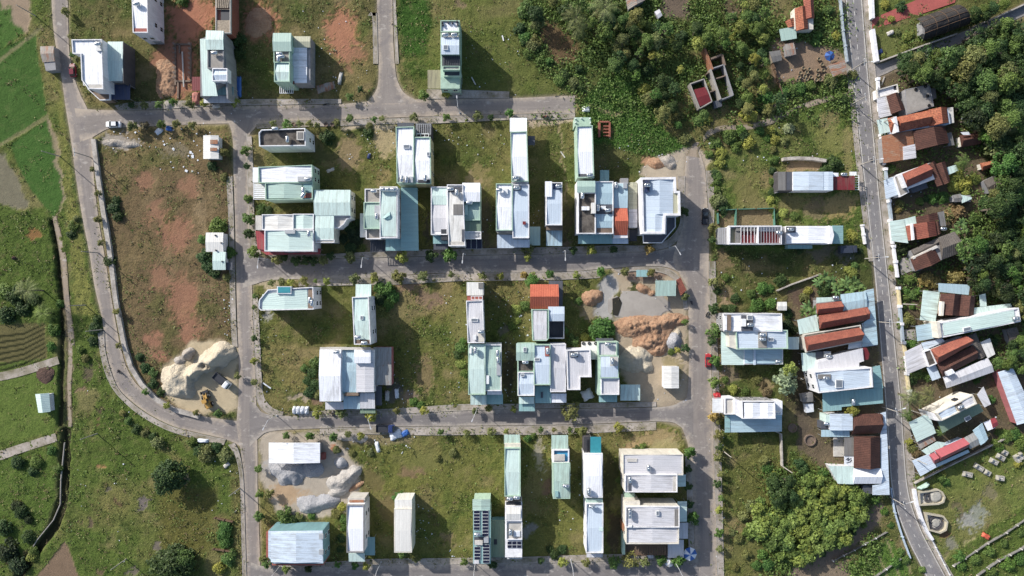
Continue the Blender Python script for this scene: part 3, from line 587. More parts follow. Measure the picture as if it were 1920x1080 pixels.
# ---------------------------------------------------------------- houses
def Q(r):
    """rectangle or polygon in photograph pixels -> list of points (NW, NE, SE, SW)"""
    if isinstance(r[0], (int, float)): x0, y0, x1, y1 = r; return [(x0, y0), (x1, y0), (x1, y1), (x0, y1)]
    return list(r)
def RQ(cx, cy, w, h, ang):
    """rectangle w x h px about cx, cy turned by ang degrees (anticlockwise in the picture)"""
    c, s = math.cos(R_(ang)), math.sin(R_(ang))
    return [(cx+c*x+s*y, cy-s*x+c*y) for x, y in ((-w/2, -h/2), (w/2, -h/2), (w/2, h/2), (-w/2, h/2))]
def sub(q, u0, v0, u1, v1):
    q = Q(q)
    def at(u, v):
        a = [q[0][i]+(q[1][i]-q[0][i])*u for i in (0, 1)]; b = [q[3][i]+(q[2][i]-q[3][i])*u for i in (0, 1)]
        return (a[0]+(b[0]-a[0])*v, a[1]+(b[1]-a[1])*v)
    return [at(u0, v0), at(u1, v0), at(u1, v1), at(u0, v1)]
_win = MB(); _win.box(0, 0.02, 0, 1.25, 0.12, 1.45); WIN_ME = _win.mesh('window', MATS['frame'])
_pan = MB(); _pan.box(-0.29, -0.045, 0, 0.5, 0.03, 1.25); _pan.box(0.29, -0.045, 0, 0.5, 0.03, 1.25); PAN_ME = _pan.mesh('pane', MATS['glass'])
_dor = MB(); _dor.box(0, 0.02, 1.2, 2.4, 0.14, 2.4); DOOR_ME = _dor.mesh('door', MATS['shutter'])
_hnd = MB(); _hnd.box(0, -0.075, 0.9, 0.5, 0.06, 0.08); HAND_ME = _hnd.mesh('handle', MATS['dark'])
_tk = MB(); _tk.smooth = True
for a, b, r0, r1 in ((-0.95, -0.8, 0.12, 0.48), (-0.8, -0.55, 0.48, 0.55), (-0.55, 0.55, 0.55, 0.55), (0.55, 0.8, 0.55, 0.48), (0.8, 0.95, 0.48, 0.12)):
    _tk.bar((a, 0, 1.0), (b, 0, 1.0), r0, r1, 14, False)
_tk.bar((0, 0, 1.5), (0, 0, 1.64), 0.2, 0.2, 10); TANK_ME = _tk.mesh('water_tank', MATS['steel'])
_st = MB()
for x in (-0.6, 0.6):
    for y in (-0.42, 0.42): _st.bar((x, y, 0), (x, y*0.9, 0.75), 0.04)
    _st.box(x, 0, 0.5, 0.08, 0.95, 0.08)
_st.box(0, 0, 0.5, 1.2, 0.08, 0.08); STAND_ME = _st.mesh('tank_stand', MATS['metal'])
_ac = MB(); _ac.box(0, 0, 0.36, 0.9, 0.38, 0.62); AC_ME = _ac.mesh('air_conditioner', MATS['frame'])
_fan = MB(); _fan.bar((-0.12, -0.19, 0.36), (-0.12, -0.21, 0.36), 0.24, 0.24, 12); FAN_ME = _fan.mesh('fan_grille', MATS['dark'])
def inst(name, me, parent, loc, rz=0):
    o = bpy.data.objects.new(name, me); COL.objects.link(o); o.parent = parent; o.location = loc; o.rotation_euler = (0, 0, rz); return o

class House:
    def __init__(s, label, c, name='town_house', cat='house', group=None, nick=None):
        s.cx, s.cy = W(*c); s.root = empty(name, label, cat, s.cx, s.cy, 0, group)
        s.c = c
        if nick: LAND.append((c[0], c[1], nick))
    def add(s, mb, name, m, parent=None, label=None):
        o = bpy.data.objects.new(name, mb.mesh(name, MATS[m] if isinstance(m, str) else m, (s.cx, s.cy, 0))); COL.objects.link(o); o.parent = parent or s.root
        if label: o['label'] = label
        return o
    def wall(s, r, h, m='wwhite', z0=-0.3, name='wall'):
        q = [W(*p, h) for p in Q(r)]; mb = MB(); mb.prism(q, z0, h); s.last = (Q(r), h); return s.add(mb, name, m)
    def parapet(s, r, h, ph=0.55, m='wwhite', t=0.22):
        q = [W(*p, h+ph) for p in Q(r)]; mb = MB(); mb.ring(q, inset(q, t), h-0.25, h+ph); return s.add(mb, 'parapet', m)
    def roof(s, r, h, m='mint', ax='x', rise=0.45, ins=0.0, name='roof', th=0.1, kind='gable', over=0.0):
        q = [W(*p, h) for p in Q(r)]
        if ins or over: q = inset(q, ins-over)
        mb = MB()
        if kind == 'gable' and len(q) == 4:
            if ax == 'y': q = [q[3], q[0], q[1], q[2]]         # stripes vary along y: turn the frame by 90 degrees
            # ridge parallel to edge 0-1
            a, b, c, e = q; mid = lambda p, r_: ((p[0]+r_[0])/2, (p[1]+r_[1])/2)
            m0, m1 = mid(a, e), mid(b, c); L = math.hypot(b[0]-a[0], b[1]-a[1]); D = math.hypot(e[0]-a[0], e[1]-a[1])/2
            A, B, Cc, E_ = (*a, h), (*b, h), (*c, h), (*e, h); M0, M1 = (*m0, h+rise), (*m1, h+rise)
            def up(pts, uv):
                if area([p[:2] for p in pts]) < 0: pts = pts[::-1]; uv = uv[::-1]
                mb.face(pts, uv)
            up([A, B, M1, M0], [(0, 0), (L, 0), (L, D), (0, D)]); up([M0, M1, Cc, E_], [(0, 0), (L, 0), (L, D), (0, D)])
            lo = [(p[0], p[1], h-th) for p in (a, b, c, e)]
            mb.face([A, M0, E_, lo[3], lo[0]]); mb.face([B, lo[1], lo[2], Cc, M1])
            mb.face([A, lo[0], lo[1], B]); mb.face([E_, Cc, lo[2], lo[3]]); mb.face(lo)
        elif kind == 'mono' and len(q) == 4:
            # falls towards side ax: N, S, E or W
            k = dict(N=(0, 0, 1, 1), S=(1, 1, 0, 0), E=(1, 0, 0, 1), W=(0, 1, 1, 0))[ax]
            top = [(*p, h+rise*kk) for p, kk in zip(q, k)]; lo = [(p[0], p[1], h-th) for p in q]
            uvs = uvplane(q, (q[1][0]-q[0][0], q[1][1]-q[0][1]))
            if ax in 'EW': uvs = [(b, a) for a, b in uvs]
            if area(q) < 0: mb.face(top[::-1], uvs[::-1])
            else: mb.face(top, uvs)
            for i in range(4): mb.face([top[i], lo[i], lo[(i+1) % 4], top[(i+1) % 4]])
            mb.face(lo)
        else:
            d = (q[1][0]-q[0][0], q[1][1]-q[0][1])
            if ax == 'y': d = (-d[1], d[0])
            mb.prism(q, h-th, h+0.02, True, d, True)
        return s.add(mb, name, m)
    def block(s, r, h, roof='mint', wall='wwhite', ax='x', ph=0.55, rise=0.4, pm=None, floor=None, t=0.22, z0=-0.3):
        """walls, parapet and a low metal roof inside it; r is the outer edge of the parapet's top"""
        q = Q(r); top = [W(*p, h+ph) for p in q]
        mb = MB(); mb.prism(top, z0, h); s.add(mb, 'wall', wall); s.last = (q, h, top)
        if ph > 0:
            mb = MB(); mb.ring(inset(top, -0.03), inset(top, t), h-0.22, h+ph); s.add(mb, 'parapet', pm or wall)
        if roof:
            inner = inset(top, t+0.02) if ph > 0 else inset(top, -0.18)
            k = CH/(CH-h)/S; px = [(p[0]*k+960, 540-p[1]*k) for p in inner]
            if len(q) == 4 and rise > 0 and floor is None: s.roof(px, h+0.13, roof, ax, rise)
            else: s.roof(px, h+0.13, roof, ax, 0, kind='flat', name='roof' if floor is None else 'roof_terrace')
        return s
    def slab(s, r, h, m='mint', ax='x', rise=0.35, side=None, name='awning', posts=True, th=0.08):
        """a sheet of metal roofing on posts"""
        o = s.roof(r, h, m, side or ax, rise if side else 0, kind='mono' if side else 'flat', name=name, th=th)
        if posts:
            q = inset([W(*p, h) for p in Q(r)], 0.25)
            for p in q:
                mb = MB(); mb.bar((*p, -0.2), (*p, h-th), 0.05); s.add(mb, 'post', 'metal')
        return o
    def box(s, r, z0, z1, m='wwhite', name='roof_box'):
        mb = MB(); mb.prism([W(*p, z1) for p in Q(r)], z0, z1); return s.add(mb, name, m)
    def skylight(s, r, z, m='sky_l'):
        o = s.box(r, z, z+0.35, 'frame', 'skylight'); q = inset([W(*p, z+0.35) for p in Q(r)], 0.13)
        mb = MB(); mb.prism(q, z+0.33, z+0.37); s.add(mb, 'pane', m, o); return o
    def tank(s, px, py, z, ang=0):
        x, y = W(px, py, z+1)
        t = inst('water_tank', TANK_ME, s.root, (x-s.cx, y-s.cy, z), R_(ang)); inst('tank_stand', STAND_ME, t, (0, 0, 0)); return t
    def ac(s, px, py, z, ang=0):
        x, y = W(px, py, z+0.5)
        a = inst('air_conditioner', AC_ME, s.root, (x-s.cx, y-s.cy, z), R_(ang)); inst('fan_grille', FAN_ME, a, (0, 0, 0))
    def slats(s, r, h, n, m='metal', along='y', name='pergola', w=0.14):
        mb = MB(); q = Q(r)
        ring = [W(*p, h) for p in q]; mb.ring(ring, inset(ring, 0.14), h-0.16, h)
        for i in range(1, n):
            t = i/n
            e = sub(q, t-0.001, 0, t+0.001, 1) if along == 'y' else sub(q, 0, t-0.001, 1, t+0.001)
            a, b = (e[0], e[3]) if along == 'y' else (e[0], e[1])
            a = W(*a, h); b = W(*b, h); L = math.hypot(b[0]-a[0], b[1]-a[1])
            mb.box((a[0]+b[0])/2, (a[1]+b[1])/2, h-0.07, L-0.2, w, 0.1, math.atan2(b[1]-a[1], b[0]-a[0]))
        return s.add(mb, name, m)
    def panels(s, r, z, nx, ny):
        for i in range(nx):
            for j in range(ny):
                q = inset([W(*p, z) for p in sub(r, i/nx, j/ny, (i+1)/nx, (j+1)/ny)], 0.04)
                mb = MB(); mb.prism(q, z-0.06, z-0.004, bottom=True); o = s.add(mb, 'solar_panel', 'frame')
                mb = MB(); mb.prism(inset(q, 0.04), z-0.02, z); s.add(mb, 'solar_cells', 'solar', o)
    def face(s, side, n=2, door=True, floors=None, block=None):
        """a door and windows on one side (N, E, S or W) of the last block"""
        q, h, top = block or s.last
        k = dict(N=(1, 0), E=(2, 1), S=(3, 2), W=(0, 3))[side]
        a, b = Vector(top[k[0]]), Vector(top[k[1]]); d = b-a; L = d.length
        if L < 1.6: return s
        d.normalize(); ang = math.atan2(d.y, d.x); fl = floors or max(1, int(h/3.1)); n = max(1, min(n, int(L/1.7)))
        for f in range(fl):
            for i in range(n):
                x = a+d*(L*(i+0.5)/n)-Vector((s.cx, s.cy))
                if f == 0 and door:
                    if i == n//2 or n == 1: w = inst('door', DOOR_ME, s.root, (x.x, x.y, 0.05), ang); inst('handle', HAND_ME, w, (0, 0, 0))
                    continue
                w = inst('window', WIN_ME, s.root, (x.x, x.y, 1.6+3.1*f), ang); inst('pane', PAN_ME, w, (0, 0, 0))
        return s
H = House
def ctr(r): q = Q(r); return (sum(p[0] for p in q)/len(q), sum(p[1] for p in q)/len(q))

# ---- top row, along the first street
h = H('white corner house with stepped flat roof beside the maroon car', (170, 125), nick='the white corner house')
h.block([(134, 74), (190, 73.5), (193.5, 167), (165, 166), (153, 150), (151, 101), (136, 100)], 8.2, 'white', 'wwhite', rise=0).face('N', 3)
h.slats([(153, 122), (162, 118), (164, 160), (156, 160)], 7.2, 9, 'frame', 'x', 'balcony_rail'); h.box([(165, 158), (193, 158), (193.5, 166), (166, 166)], 8.3, 8.4, 'lconc', 'balcony_floor')
h.box((180, 80, 190, 95), 8.4, 9.1, 'metal'); h.tank(184, 82, 9.1); h.wall([(163, 166), (206, 172), (206, 187), (187, 188)], 3.4, 'bconc', name='terrace'); h.parapet([(163, 166), (206, 172), (206, 187), (187, 188)], 3.4, .5, 'wwhite')
h = H('narrow house with pale teal roof and dark carport joined to the white corner house', (222, 120))
h.wall((203, 79, 230, 151), 5.6, 'wgrey'); h.roof((203, 79, 230, 151), 5.75, 'mint', 'x', .4, over=.15); h.wall((230, 79, 232, 156), 5.9, 'wdark', name='side_wall'); h.slab((208, 158, 244, 187), 3.2, 'navy'); h.face('E', 3, False, block=(0, 5.6, [W(*p, 5.6) for p in Q((203, 79, 232, 151))]))  # shade on the grey side wall is put into its dark plaster colour
h = H('tall white house with white roof and blank side wall at the top left', (270, 25), nick='the top edge white house')
h.block([(246, -38), (275.5, -38), (277, 61), (249, 61)], 8.6, 'white', 'wwhite').face('S', 2).face('E', 2, False)
h.tank(256, 7, 8.9); h.box([(250, 53), (276, 53), (276.5, 60), (250, 60)], 8.7, 8.95, 'terra', 'balcony_floor')
h = H('half built brick house with open roof of planks and dark hole', (422, 28), 'unfinished_house', nick='the half built house')
h.wall((404, -40, 432, 62), 6.2, 'brick'); h.parapet((404, -40, 432, 62), 6.2, .7, 'lconc', .2)
for y0, y1 in ((0, 15), (17, 18), (38, 60)): h.slab((405, y0, 431, y1), 6.7, 'woodp', posts=False, name='plank_deck')
for i in range(7): h.slab([(406+i*3.6, -6), (408+i*3.6, -6), (407+i*3.4, 15), (405+i*3.4, 15)], 6.95, 'woodp', posts=False, name='plank')
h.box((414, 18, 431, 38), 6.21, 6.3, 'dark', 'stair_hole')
h = H('pale roofed house with concrete roof terrace beside the brick stack', (408, 125), nick='the brick stack house')
h.wall([(375, 73), (417, 60), (419, 152), (376, 181)], 7.2, 'wgrey'); h.roof([(375, 73), (389, 73), (408, 180), (380, 180)], 7.4, 'mint', 'x', 0, kind='flat'); h.block([(387.5, 58), (418, 59), (418, 92), (388, 92)], 8.6, 'mint', 'wgrey', ph=0, z0=6).face('N')
h.block((389, 92, 419, 128), 7.9, 'conc', 'wgrey', rise=0, floor=1, z0=6); h.tank(402, 99, 8.1); h.block((398, 128, 426, 152), 8.2, 'blue', 'wwhite', z0=6)
h.wall([(418, 64), (420, 64), (428, 185), (425, 185)], 7.6, 'wgrey', name='side_wall'); h.slab([(404, 162), (438, 163), (438, 178), (408, 178)], 4.4, 'teal'); h.slab((382, 179, 439, 193), 3.4, 'grey'); h.slab((360, 144, 379, 170), 3.0, 'maroon')
h = H('two part house with pale green roof, water tanks and white lower roof', (545, 112), nick='the white side roof house')
h.block((513, 63, 545, 95), 7.8, 'green', 'wgreen', ph=0).face('N'); h.block((513, 93, 543, 117), 7.2, 'conc', 'wgreen', floor=1); h.tank(524, 101, 7.4); h.tank(528, 106, 7.4); h.tank(522, 110, 7.4, 90); h.block((514, 116, 543, 153), 8, 'mint', 'wgreen')
h.wall((546, 70, 582, 156), 4.8, 'wgrey'); h.roof((551, 68, 582, 89), 5.4, 'cream', 'x', .3); h.roof((547, 89, 575, 155), 5.1, 'white', 'y', .2, over=.1)
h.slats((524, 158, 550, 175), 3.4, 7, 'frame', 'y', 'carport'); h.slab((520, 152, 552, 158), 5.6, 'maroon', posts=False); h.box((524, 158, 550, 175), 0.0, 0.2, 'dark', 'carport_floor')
h = H('tall lone house with white roof terrace above the first street', (846, 105), nick='the tall lone house')
h.wall((826, 38, 862, 166), 6.5, 'wgreen'); h.block((826, 38, 861, 60), 9.6, 'white', 'wgreen', rise=0, floor=1).face('N', 2)
for x, y in ((829, 41), (830, 46), (840, 41), (848, 42), (857, 40), (858, 46)): h.box((x-1.5, y-1.5, x+1.5, y+1.5), 9.8, 10.5, 'dark', 'plant_pot')
h.block((827, 58, 861, 72), 9.4, 'lconc', 'wgreen', floor=1); h.tank(835, 65, 9.5); h.tank(852, 65, 9.5); h.roof((827, 70, 861, 102), 10.1, 'blue', 'x', .35); h.wall((827, 70, 861, 102), 9.9, 'wgreen'); h.skylight((831, 84, 840, 93), 10.3)
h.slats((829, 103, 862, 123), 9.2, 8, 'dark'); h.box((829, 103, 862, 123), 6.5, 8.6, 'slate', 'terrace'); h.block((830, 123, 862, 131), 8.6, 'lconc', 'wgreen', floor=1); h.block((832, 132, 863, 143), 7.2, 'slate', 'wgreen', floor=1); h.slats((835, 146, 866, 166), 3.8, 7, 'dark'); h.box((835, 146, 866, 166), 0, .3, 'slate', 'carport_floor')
h.slab((802, 132, 834, 166), 3.4, 'beige', side='S', rise=.4)
h.face('S', 2, block=(0, 6.5, [W(*p, 6.5) for p in Q((826, 38, 862, 166))]))

# ---- between the first and the third street
h = H('white house with stained dark roof terrace at the second corner', (532, 262), nick='the stained dark roof')
h.block([(485, 249), (490, 243), (572, 240), (573, 273), (486, 274)], 8.4, 'dconc', 'wwhite', floor=1, rise=0, ph=.8); h.face('S', 2, False, block=(0, 8.4, [W(*p, 8.9) for p in Q((486, 241, 573, 273))])); h.face('E', 1, False, block=(0, 8.4, [W(*p, 8.9) for p in Q((486, 241, 573, 273))]))
h.box((556, 246, 570, 262), 8.5, 9.5, 'lconc', 'stair_head'); h.box((558, 248, 568, 260), 9.5, 9.56, 'oldgrey', 'hatch'); h.tank(539, 261, 8.6, 90); h.tank(516, 241, 8.9)
h = H('long white roofed house at the west kerb above the slatted pergola', (535, 328), nick='the west kerb white house')
h.block([(484, 313), (585, 309), (586, 342), (485, 343)], 7.0, 'white', 'wgreen', 'y').face('E', 2, False); h.slab((474, 314, 484, 342), 6.5, 'white', posts=False); h.box((558, 331, 584, 340), 7.4, 7.8, 'metal'); h.tank(577, 336, 7.6); h.wall((586, 312, 590, 340), 5, 'wwhite', name='back_porch')
h = H('pale green roofed house with white slatted pergola at the west kerb', (535, 358), nick='the white slatted pergola')
h.block([(497, 343), (586, 342), (586, 373), (498, 375)], 6.9, None, 'wgreen').face('W', 2); h.roof((501, 345, 566, 372), 7.05, 'green', 'y', .4); h.roof((569, 343, 585, 360), 7.0, 'teal', 'y', 0, kind='flat'); h.box((567, 362, 585, 371), 6.9, 7.05, 'terra', 'roof_terrace'); h.tank(568, 357, 7.0, 90); h.tank(568, 366, 7.0, 60); h.slats((475, 343, 497, 374), 6.4, 8, 'frame', 'x', w=.45)
h = H('big L shaped pale mint house with curved white balcony', (620, 400), nick='the L shaped mint house')
h.wall([(589, 357), (656, 356.5), (657, 404), (626, 405), (626, 454), (591, 454)], 6.6, 'wcream'); h.roof((589, 356, 657, 404), 6.8, 'mint', 'x', .5); h.roof((591, 404, 626, 451), 6.7, 'mint', 'x', .3); h.block([(626, 405), (657, 404), (657, 409), (650, 411), (645, 420), (636, 427), (627, 428)], 5.6, 'lconc', 'wwhite', floor=1, rise=0).face('S', 1)
h.parapet([(592, 449), (627, 449), (627, 455), (592, 455)], 6.6, .3, 'wwhite', .2)
h.face('E', 2, False, block=(0, 6.6, [W(*p, 6.6) for p in Q((589, 357, 657, 404))])); h.face('S', 2, block=(0, 6.6, [W(*p, 6.6) for p in Q((591, 404, 626, 454))]))
h = H('corner house with pale roofs and crimson awnings round its foot', (535, 437), nick='the crimson awning house')
h.slab([(479, 433), (496, 433), (498, 470), (483, 466)], 3.6, 'pinkred'); h.slab([(483, 466), (602, 466), (600, 477), (500, 478)], 3.2, 'pinkred'); h.block((491, 402, 550, 431), 6.6, 'ivory', 'wwhite', 'y').face('W', 1); h.block((549, 401, 588, 430), 6.5, 'mint', 'wwhite', 'y'); h.block((496, 431, 588, 471), 6.8, 'mint', 'wwhite', 'y', pm='wwhite').face('S', 4)
h.box((479, 404, 490, 431), 0, 6.2, 'lconc', 'balcony'); h.box((534, 431, 553, 438), 7.3, 8, 'metal'); h.tank(579, 438, 7.2, 90); h.box((533, 470, 560, 473), 2.5, 4.4, 'wteal', 'sign_board')
h = H('white roofed house with pale green parapet and grey carport beside the brown slatted terrace', (758, 290), nick='the left white twin house')
h.block([(742, 238), (776, 237), (776, 343), (744, 343)], 7.6, 'white', 'wgreen').face('N', 2); h.slab((745, 230, 776, 238), 5.0, 'slate'); h.skylight((756, 271, 768, 278), 8.1); h.box((747, 330, 776, 342), 7.7, 7.8, 'lconc', 'roof_terrace'); h.tank(753, 335, 7.8, 90); h.tank(762, 337, 7.8, 90); h.box((766, 331, 774, 342), 7.8, 8.6, 'metal')
h = H('white roofed house with dark slatted front terrace and yellow green side wall', (793, 290), nick='the right white twin house')
h.block([(776.5, 257), (807, 257), (808, 344), (777, 344)], 7.4, 'white', 'wyellow', pm='wgreen').face('E', 2, False); h.slats((780, 232, 808, 252), 5.4, 8, 'metal'); h.wall((778, 232, 809, 258), 4.6, 'wdark', name='front_terrace'); h.tank(797, 334, 7.7, 90); h.box((784, 337, 806, 343), 7.6, 8.0, 'dark', 'planter'); h.skylight((800, 285, 806, 292), 8.0)
h.slats((781, 250, 804, 257), 6.6, 3, 'frame')
h = H('long narrow white house in the meadow with white front awning', (973, 285), nick='the narrow meadow house')
h.block([(957, 247), (988, 246), (991, 340), (959, 340)], 7.6, 'white', 'wwhite', pm='wgreen').face('N', 1); h.slab((956, 221, 988, 247), 4.4, 'white', side='N'); h.tank(967, 333, 7.9); h.box((970, 330, 976, 337), 7.8, 8.6, 'metal'); h.slab((990, 255, 1003, 272), 3.0, 'slate')
h.box((960, 341, 991, 346), 0, 6.4, 'wwhite', 'rear_porch')
h = H('white roofed house with pale green front terrace at the street end', (1095, 285), nick='the street end house')
h.block([(1081, 236), (1111, 235), (1114, 333), (1083, 333)], 7.6, 'white', 'wgreen').face('N', 1); h.wall((1077, 220, 1108, 237), 5.0, 'wgreen', name='front_terrace'); h.box((1083, 326, 1113, 332), 7.7, 7.8, 'slate', 'roof_terrace'); h.tank(1106, 328, 7.9)
for x, y in ((1079, 222), (1090, 221), (1106, 222), (1079, 229), (1107, 230)): h.box((x-1, y-1, x+1, y+1), 5, 5.6, 'frame', 'corner_post')
h.slab((1125, 319, 1142, 340), 3.2, 'teal')
h = H('green roofed house with stained white terrace and balcony beside the big teal awning', (698, 397), nick='the stained terrace house')
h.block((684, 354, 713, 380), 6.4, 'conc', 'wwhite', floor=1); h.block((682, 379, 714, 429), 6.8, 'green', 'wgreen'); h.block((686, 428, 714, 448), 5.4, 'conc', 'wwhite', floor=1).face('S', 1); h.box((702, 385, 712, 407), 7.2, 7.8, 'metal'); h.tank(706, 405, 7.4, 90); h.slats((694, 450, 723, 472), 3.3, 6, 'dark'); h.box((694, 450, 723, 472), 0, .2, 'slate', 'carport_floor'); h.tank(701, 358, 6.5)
h.slab((675, 400, 686, 445), 2.6, 'ivory')
h = H('tall mint roofed house with white side wall and tank row', (728, 398), nick='the tank row house')
h.block((712, 350, 745, 446), 8.4, None, 'wwhite').face('E', 3, False); h.roof((714, 359, 743, 443), 8.6, 'mint', 'x', .4)
for x in (718, 728, 738): h.tank(x, 355, 8.5)
h.roof([(717, 408), (731, 397), (732, 410), (725, 412)], 9.1, 'teal', 'x', .3, name='roof_vent')
h.slab([(752, 352), (783, 352), (785, 470), (752, 470)], 4.4, 'teal', side='E'); h.slab((723, 447, 752, 470), 4.2, 'teal')
h = H('pale and grey roofed house with dark balcony grille between alley and white tank house', (824, 405))
h.block((808, 350, 839, 440), 6.6, None, 'wwhite').face('S', 1); h.roof((808, 350, 838, 384), 6.8, 'mint', 'x', .3); h.roof((811, 384, 838, 434), 6.7, 'grey', 'x', .3); h.box((827, 420, 839, 450), 0, 6.75, 'dark', 'balcony'); h.slab((812, 441, 840, 457), 3.8, 'teal'); h.slab((813, 457, 840, 468), 3.2, 'slate')
h = H('ivory roofed house with grey solar sheet, white tank and stained terrace', (855, 403), nick='the ivory tank house')
h.block([(838, 346), (868, 346), (872, 461), (841, 461)], 8.4, 'ivory', 'wwhite').face('S', 2); h.box((840, 351, 868, 362), 8.5, 8.62, 'slate', 'roof_terrace'); h.tank(845, 354, 8.6); h.tank(856, 361, 8.6, 90); h.roof((850, 383, 868, 403), 9.0, 'oldgrey', 'x', 0, kind='flat', name='translucent_sheet'); h.box((866, 430, 871, 452), 8.6, 9, 'slate'); h.box((844, 453, 871, 460), 8.5, 8.7, 'lconc', 'balcony_floor')
h = H('stepped house with white, green and grey roofs above a blue solar carport', (885, 395), nick='the blue solar carport')
h.wall((868, 345, 901, 448), 6.2, 'wgreen'); h.block((868, 344, 899, 377), 8.2, 'white', 'wgreen', ph=0, z0=6).face('N'); h.block((869, 377, 900, 413), 6.8, 'green', 'wgreen', z0=6); h.slab((870, 414, 901, 434), 6.6, 'sage', posts=False); h.block((871, 434, 902, 448), 6.4, 'ivory', 'wwhite', floor=1, z0=6); h.tank(880, 380, 7.2); h.box((871, 384, 877, 403), 7.1, 7.9, 'green')
h.box((891, 438, 897, 443), 6.5, 6.9, 'metal', 'roof_fan'); h.panels((873, 448, 904, 467), 3.8, 3, 1); h.face('S', 2, block=(0, 6.2, [W(*p, 6.2) for p in Q((868, 345, 901, 448))]))
for x in (875, 902):
    for y in (450, 465): mb = MB(); mb.bar((*W(x, y, 3.5), 0), (*W(x, y, 3.5), 3.74), .05); h.add(mb, 'post', 'metal')
h = H('white roofed house with square roof hatch and pale blue awning', (945, 395), nick='the roof hatch house')
h.block((930, 344, 961, 432), 7.4, 'white', 'wwhite', pm='wgreen').face('S', 1); h.tank(936, 356, 7.8); h.box((944, 353, 952, 364), 7.7, 8.2, 'frame'); h.box((932, 430, 962, 437), 0, 6.6, 'conc', 'balcony'); h.slab((932, 440, 963, 465), 3.8, 'blue', side='S')
h = H('pale blue roofed house with wide green side awning', (977, 400), nick='the green side awning')
h.block((961, 346, 992, 446), 7.2, 'blue', 'wwhite', pm='wwhite').face('S', 2); h.tank(969, 352, 7.6); h.box((963, 349, 977, 357), 7.45, 7.6, 'slate', 'roof_terrace'); h.slab((963, 449, 993, 464), 4.2, 'blue'); h.slab((993, 425, 1013, 460), 3.0, 'green'); h.box((980, 415, 986, 421), 7.8, 8.2, 'maroon')
h = H('narrow white house with dark roof opening and glass front roof', (1038, 400), nick='the glass front house')
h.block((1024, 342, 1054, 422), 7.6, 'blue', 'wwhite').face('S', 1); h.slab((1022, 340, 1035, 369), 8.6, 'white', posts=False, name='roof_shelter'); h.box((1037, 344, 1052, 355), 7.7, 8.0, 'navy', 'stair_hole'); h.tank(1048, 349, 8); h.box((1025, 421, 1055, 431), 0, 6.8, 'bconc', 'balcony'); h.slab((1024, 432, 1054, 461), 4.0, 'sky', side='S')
h = H('house with long dark concrete roof terrace and stair box', (1100, 398), nick='the dark concrete terrace')
h.wall((1082, 340, 1116, 438), 7.2, 'wwhite'); h.roof((1082, 339, 1116, 361), 8.4, 'green', 'x', .3); h.box((1084, 340, 1115, 361), 7.2, 8.3, 'wwhite', 'stair_head'); h.block((1084, 361, 1117, 438), 7.2, 'dconc', 'wwhite', floor=1, z0=6, ph=.8); h.tank(1092, 367, 7.5, 90); h.box((1091, 387, 1105, 394), 7.3, 8.3, 'white'); h.box((1109, 380, 1117, 400), 7.3, 9, 'ivory', 'stair_box'); h.slab((1084, 437, 1115, 457), 4.0, 'teal'); h.face('S', 2, block=(0, 7.2, [W(*p, 7.2) for p in Q((1082, 340, 1116, 438))]))
h = H('sky blue roofed house with dark opening across its middle', (1133, 398), nick='the sky blue house')
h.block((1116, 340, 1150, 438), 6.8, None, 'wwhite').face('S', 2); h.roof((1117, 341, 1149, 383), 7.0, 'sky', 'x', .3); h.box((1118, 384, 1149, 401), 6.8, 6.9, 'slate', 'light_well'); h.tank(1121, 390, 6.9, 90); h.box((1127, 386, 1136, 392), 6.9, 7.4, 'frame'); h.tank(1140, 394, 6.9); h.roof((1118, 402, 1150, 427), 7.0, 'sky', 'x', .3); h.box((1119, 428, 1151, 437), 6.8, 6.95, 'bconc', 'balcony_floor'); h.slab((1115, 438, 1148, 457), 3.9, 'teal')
h = H('small light blue house with orange tiled front roof', (1164, 398), nick='the orange front tiles')
h.wall((1151, 343, 1177, 446), 5.8, 'wwhite'); h.roof((1151, 344, 1177, 390), 6.0, 'sky', 'x', .3); h.roof((1152, 390, 1176, 441), 5.9, 'otile', 'x', 1.9); h.tank(1155, 347, 6.1, 90); h.box((1169, 342, 1176, 353), 6, 6.7, 'metal'); h.slab((1148, 447, 1178, 457), 3.6, 'blue'); h.box((1164, 334, 1178, 343), 0, 4.5, 'wgrey', 'rear_porch'); h.box((1176, 430, 1180, 446), 0, 5, 'bconc', 'porch')
h = H('thin lean-to with cream and grey roof next to the white corner block', (1187, 385), 'side_shed', 'shed')
h.wall((1179, 343, 1195, 427), 3.8, 'wcream'); h.roof((1178, 342, 1195, 392), 4.0, 'cream', 'y', .25); h.roof((1179, 392, 1195, 427), 4.0, 'grey', 'y', .2)
h.slab((1180, 430, 1194, 452), 2.8, 'dark')
h = H('big white corner block with blue white ribbed roof and dark carport', (1235, 390), nick='the big white corner block')
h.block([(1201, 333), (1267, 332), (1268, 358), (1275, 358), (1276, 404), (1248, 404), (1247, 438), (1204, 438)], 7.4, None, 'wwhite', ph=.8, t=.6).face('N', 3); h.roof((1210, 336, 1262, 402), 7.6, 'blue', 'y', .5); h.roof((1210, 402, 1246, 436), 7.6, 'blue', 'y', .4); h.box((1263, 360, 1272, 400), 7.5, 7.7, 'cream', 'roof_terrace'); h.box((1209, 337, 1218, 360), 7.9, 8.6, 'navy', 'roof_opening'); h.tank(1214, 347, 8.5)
h.roof([(1205, 438), (1248, 438), (1249, 406), (1267, 406), (1267, 426), (1241, 456), (1206, 456)], 3.4, 'slate', 'x', 0, kind='flat', name='carport'); h.parapet([(1205, 438), (1248, 438), (1249, 406), (1267, 406), (1267, 426), (1241, 456), (1206, 456)], 3.4, .25, 'wwhite', .25)
h.box([(1206, 440), (1264, 440), (1264, 426), (1240, 453), (1207, 453)], 0, 3.2, 'wdark', 'ground_floor') if False else None
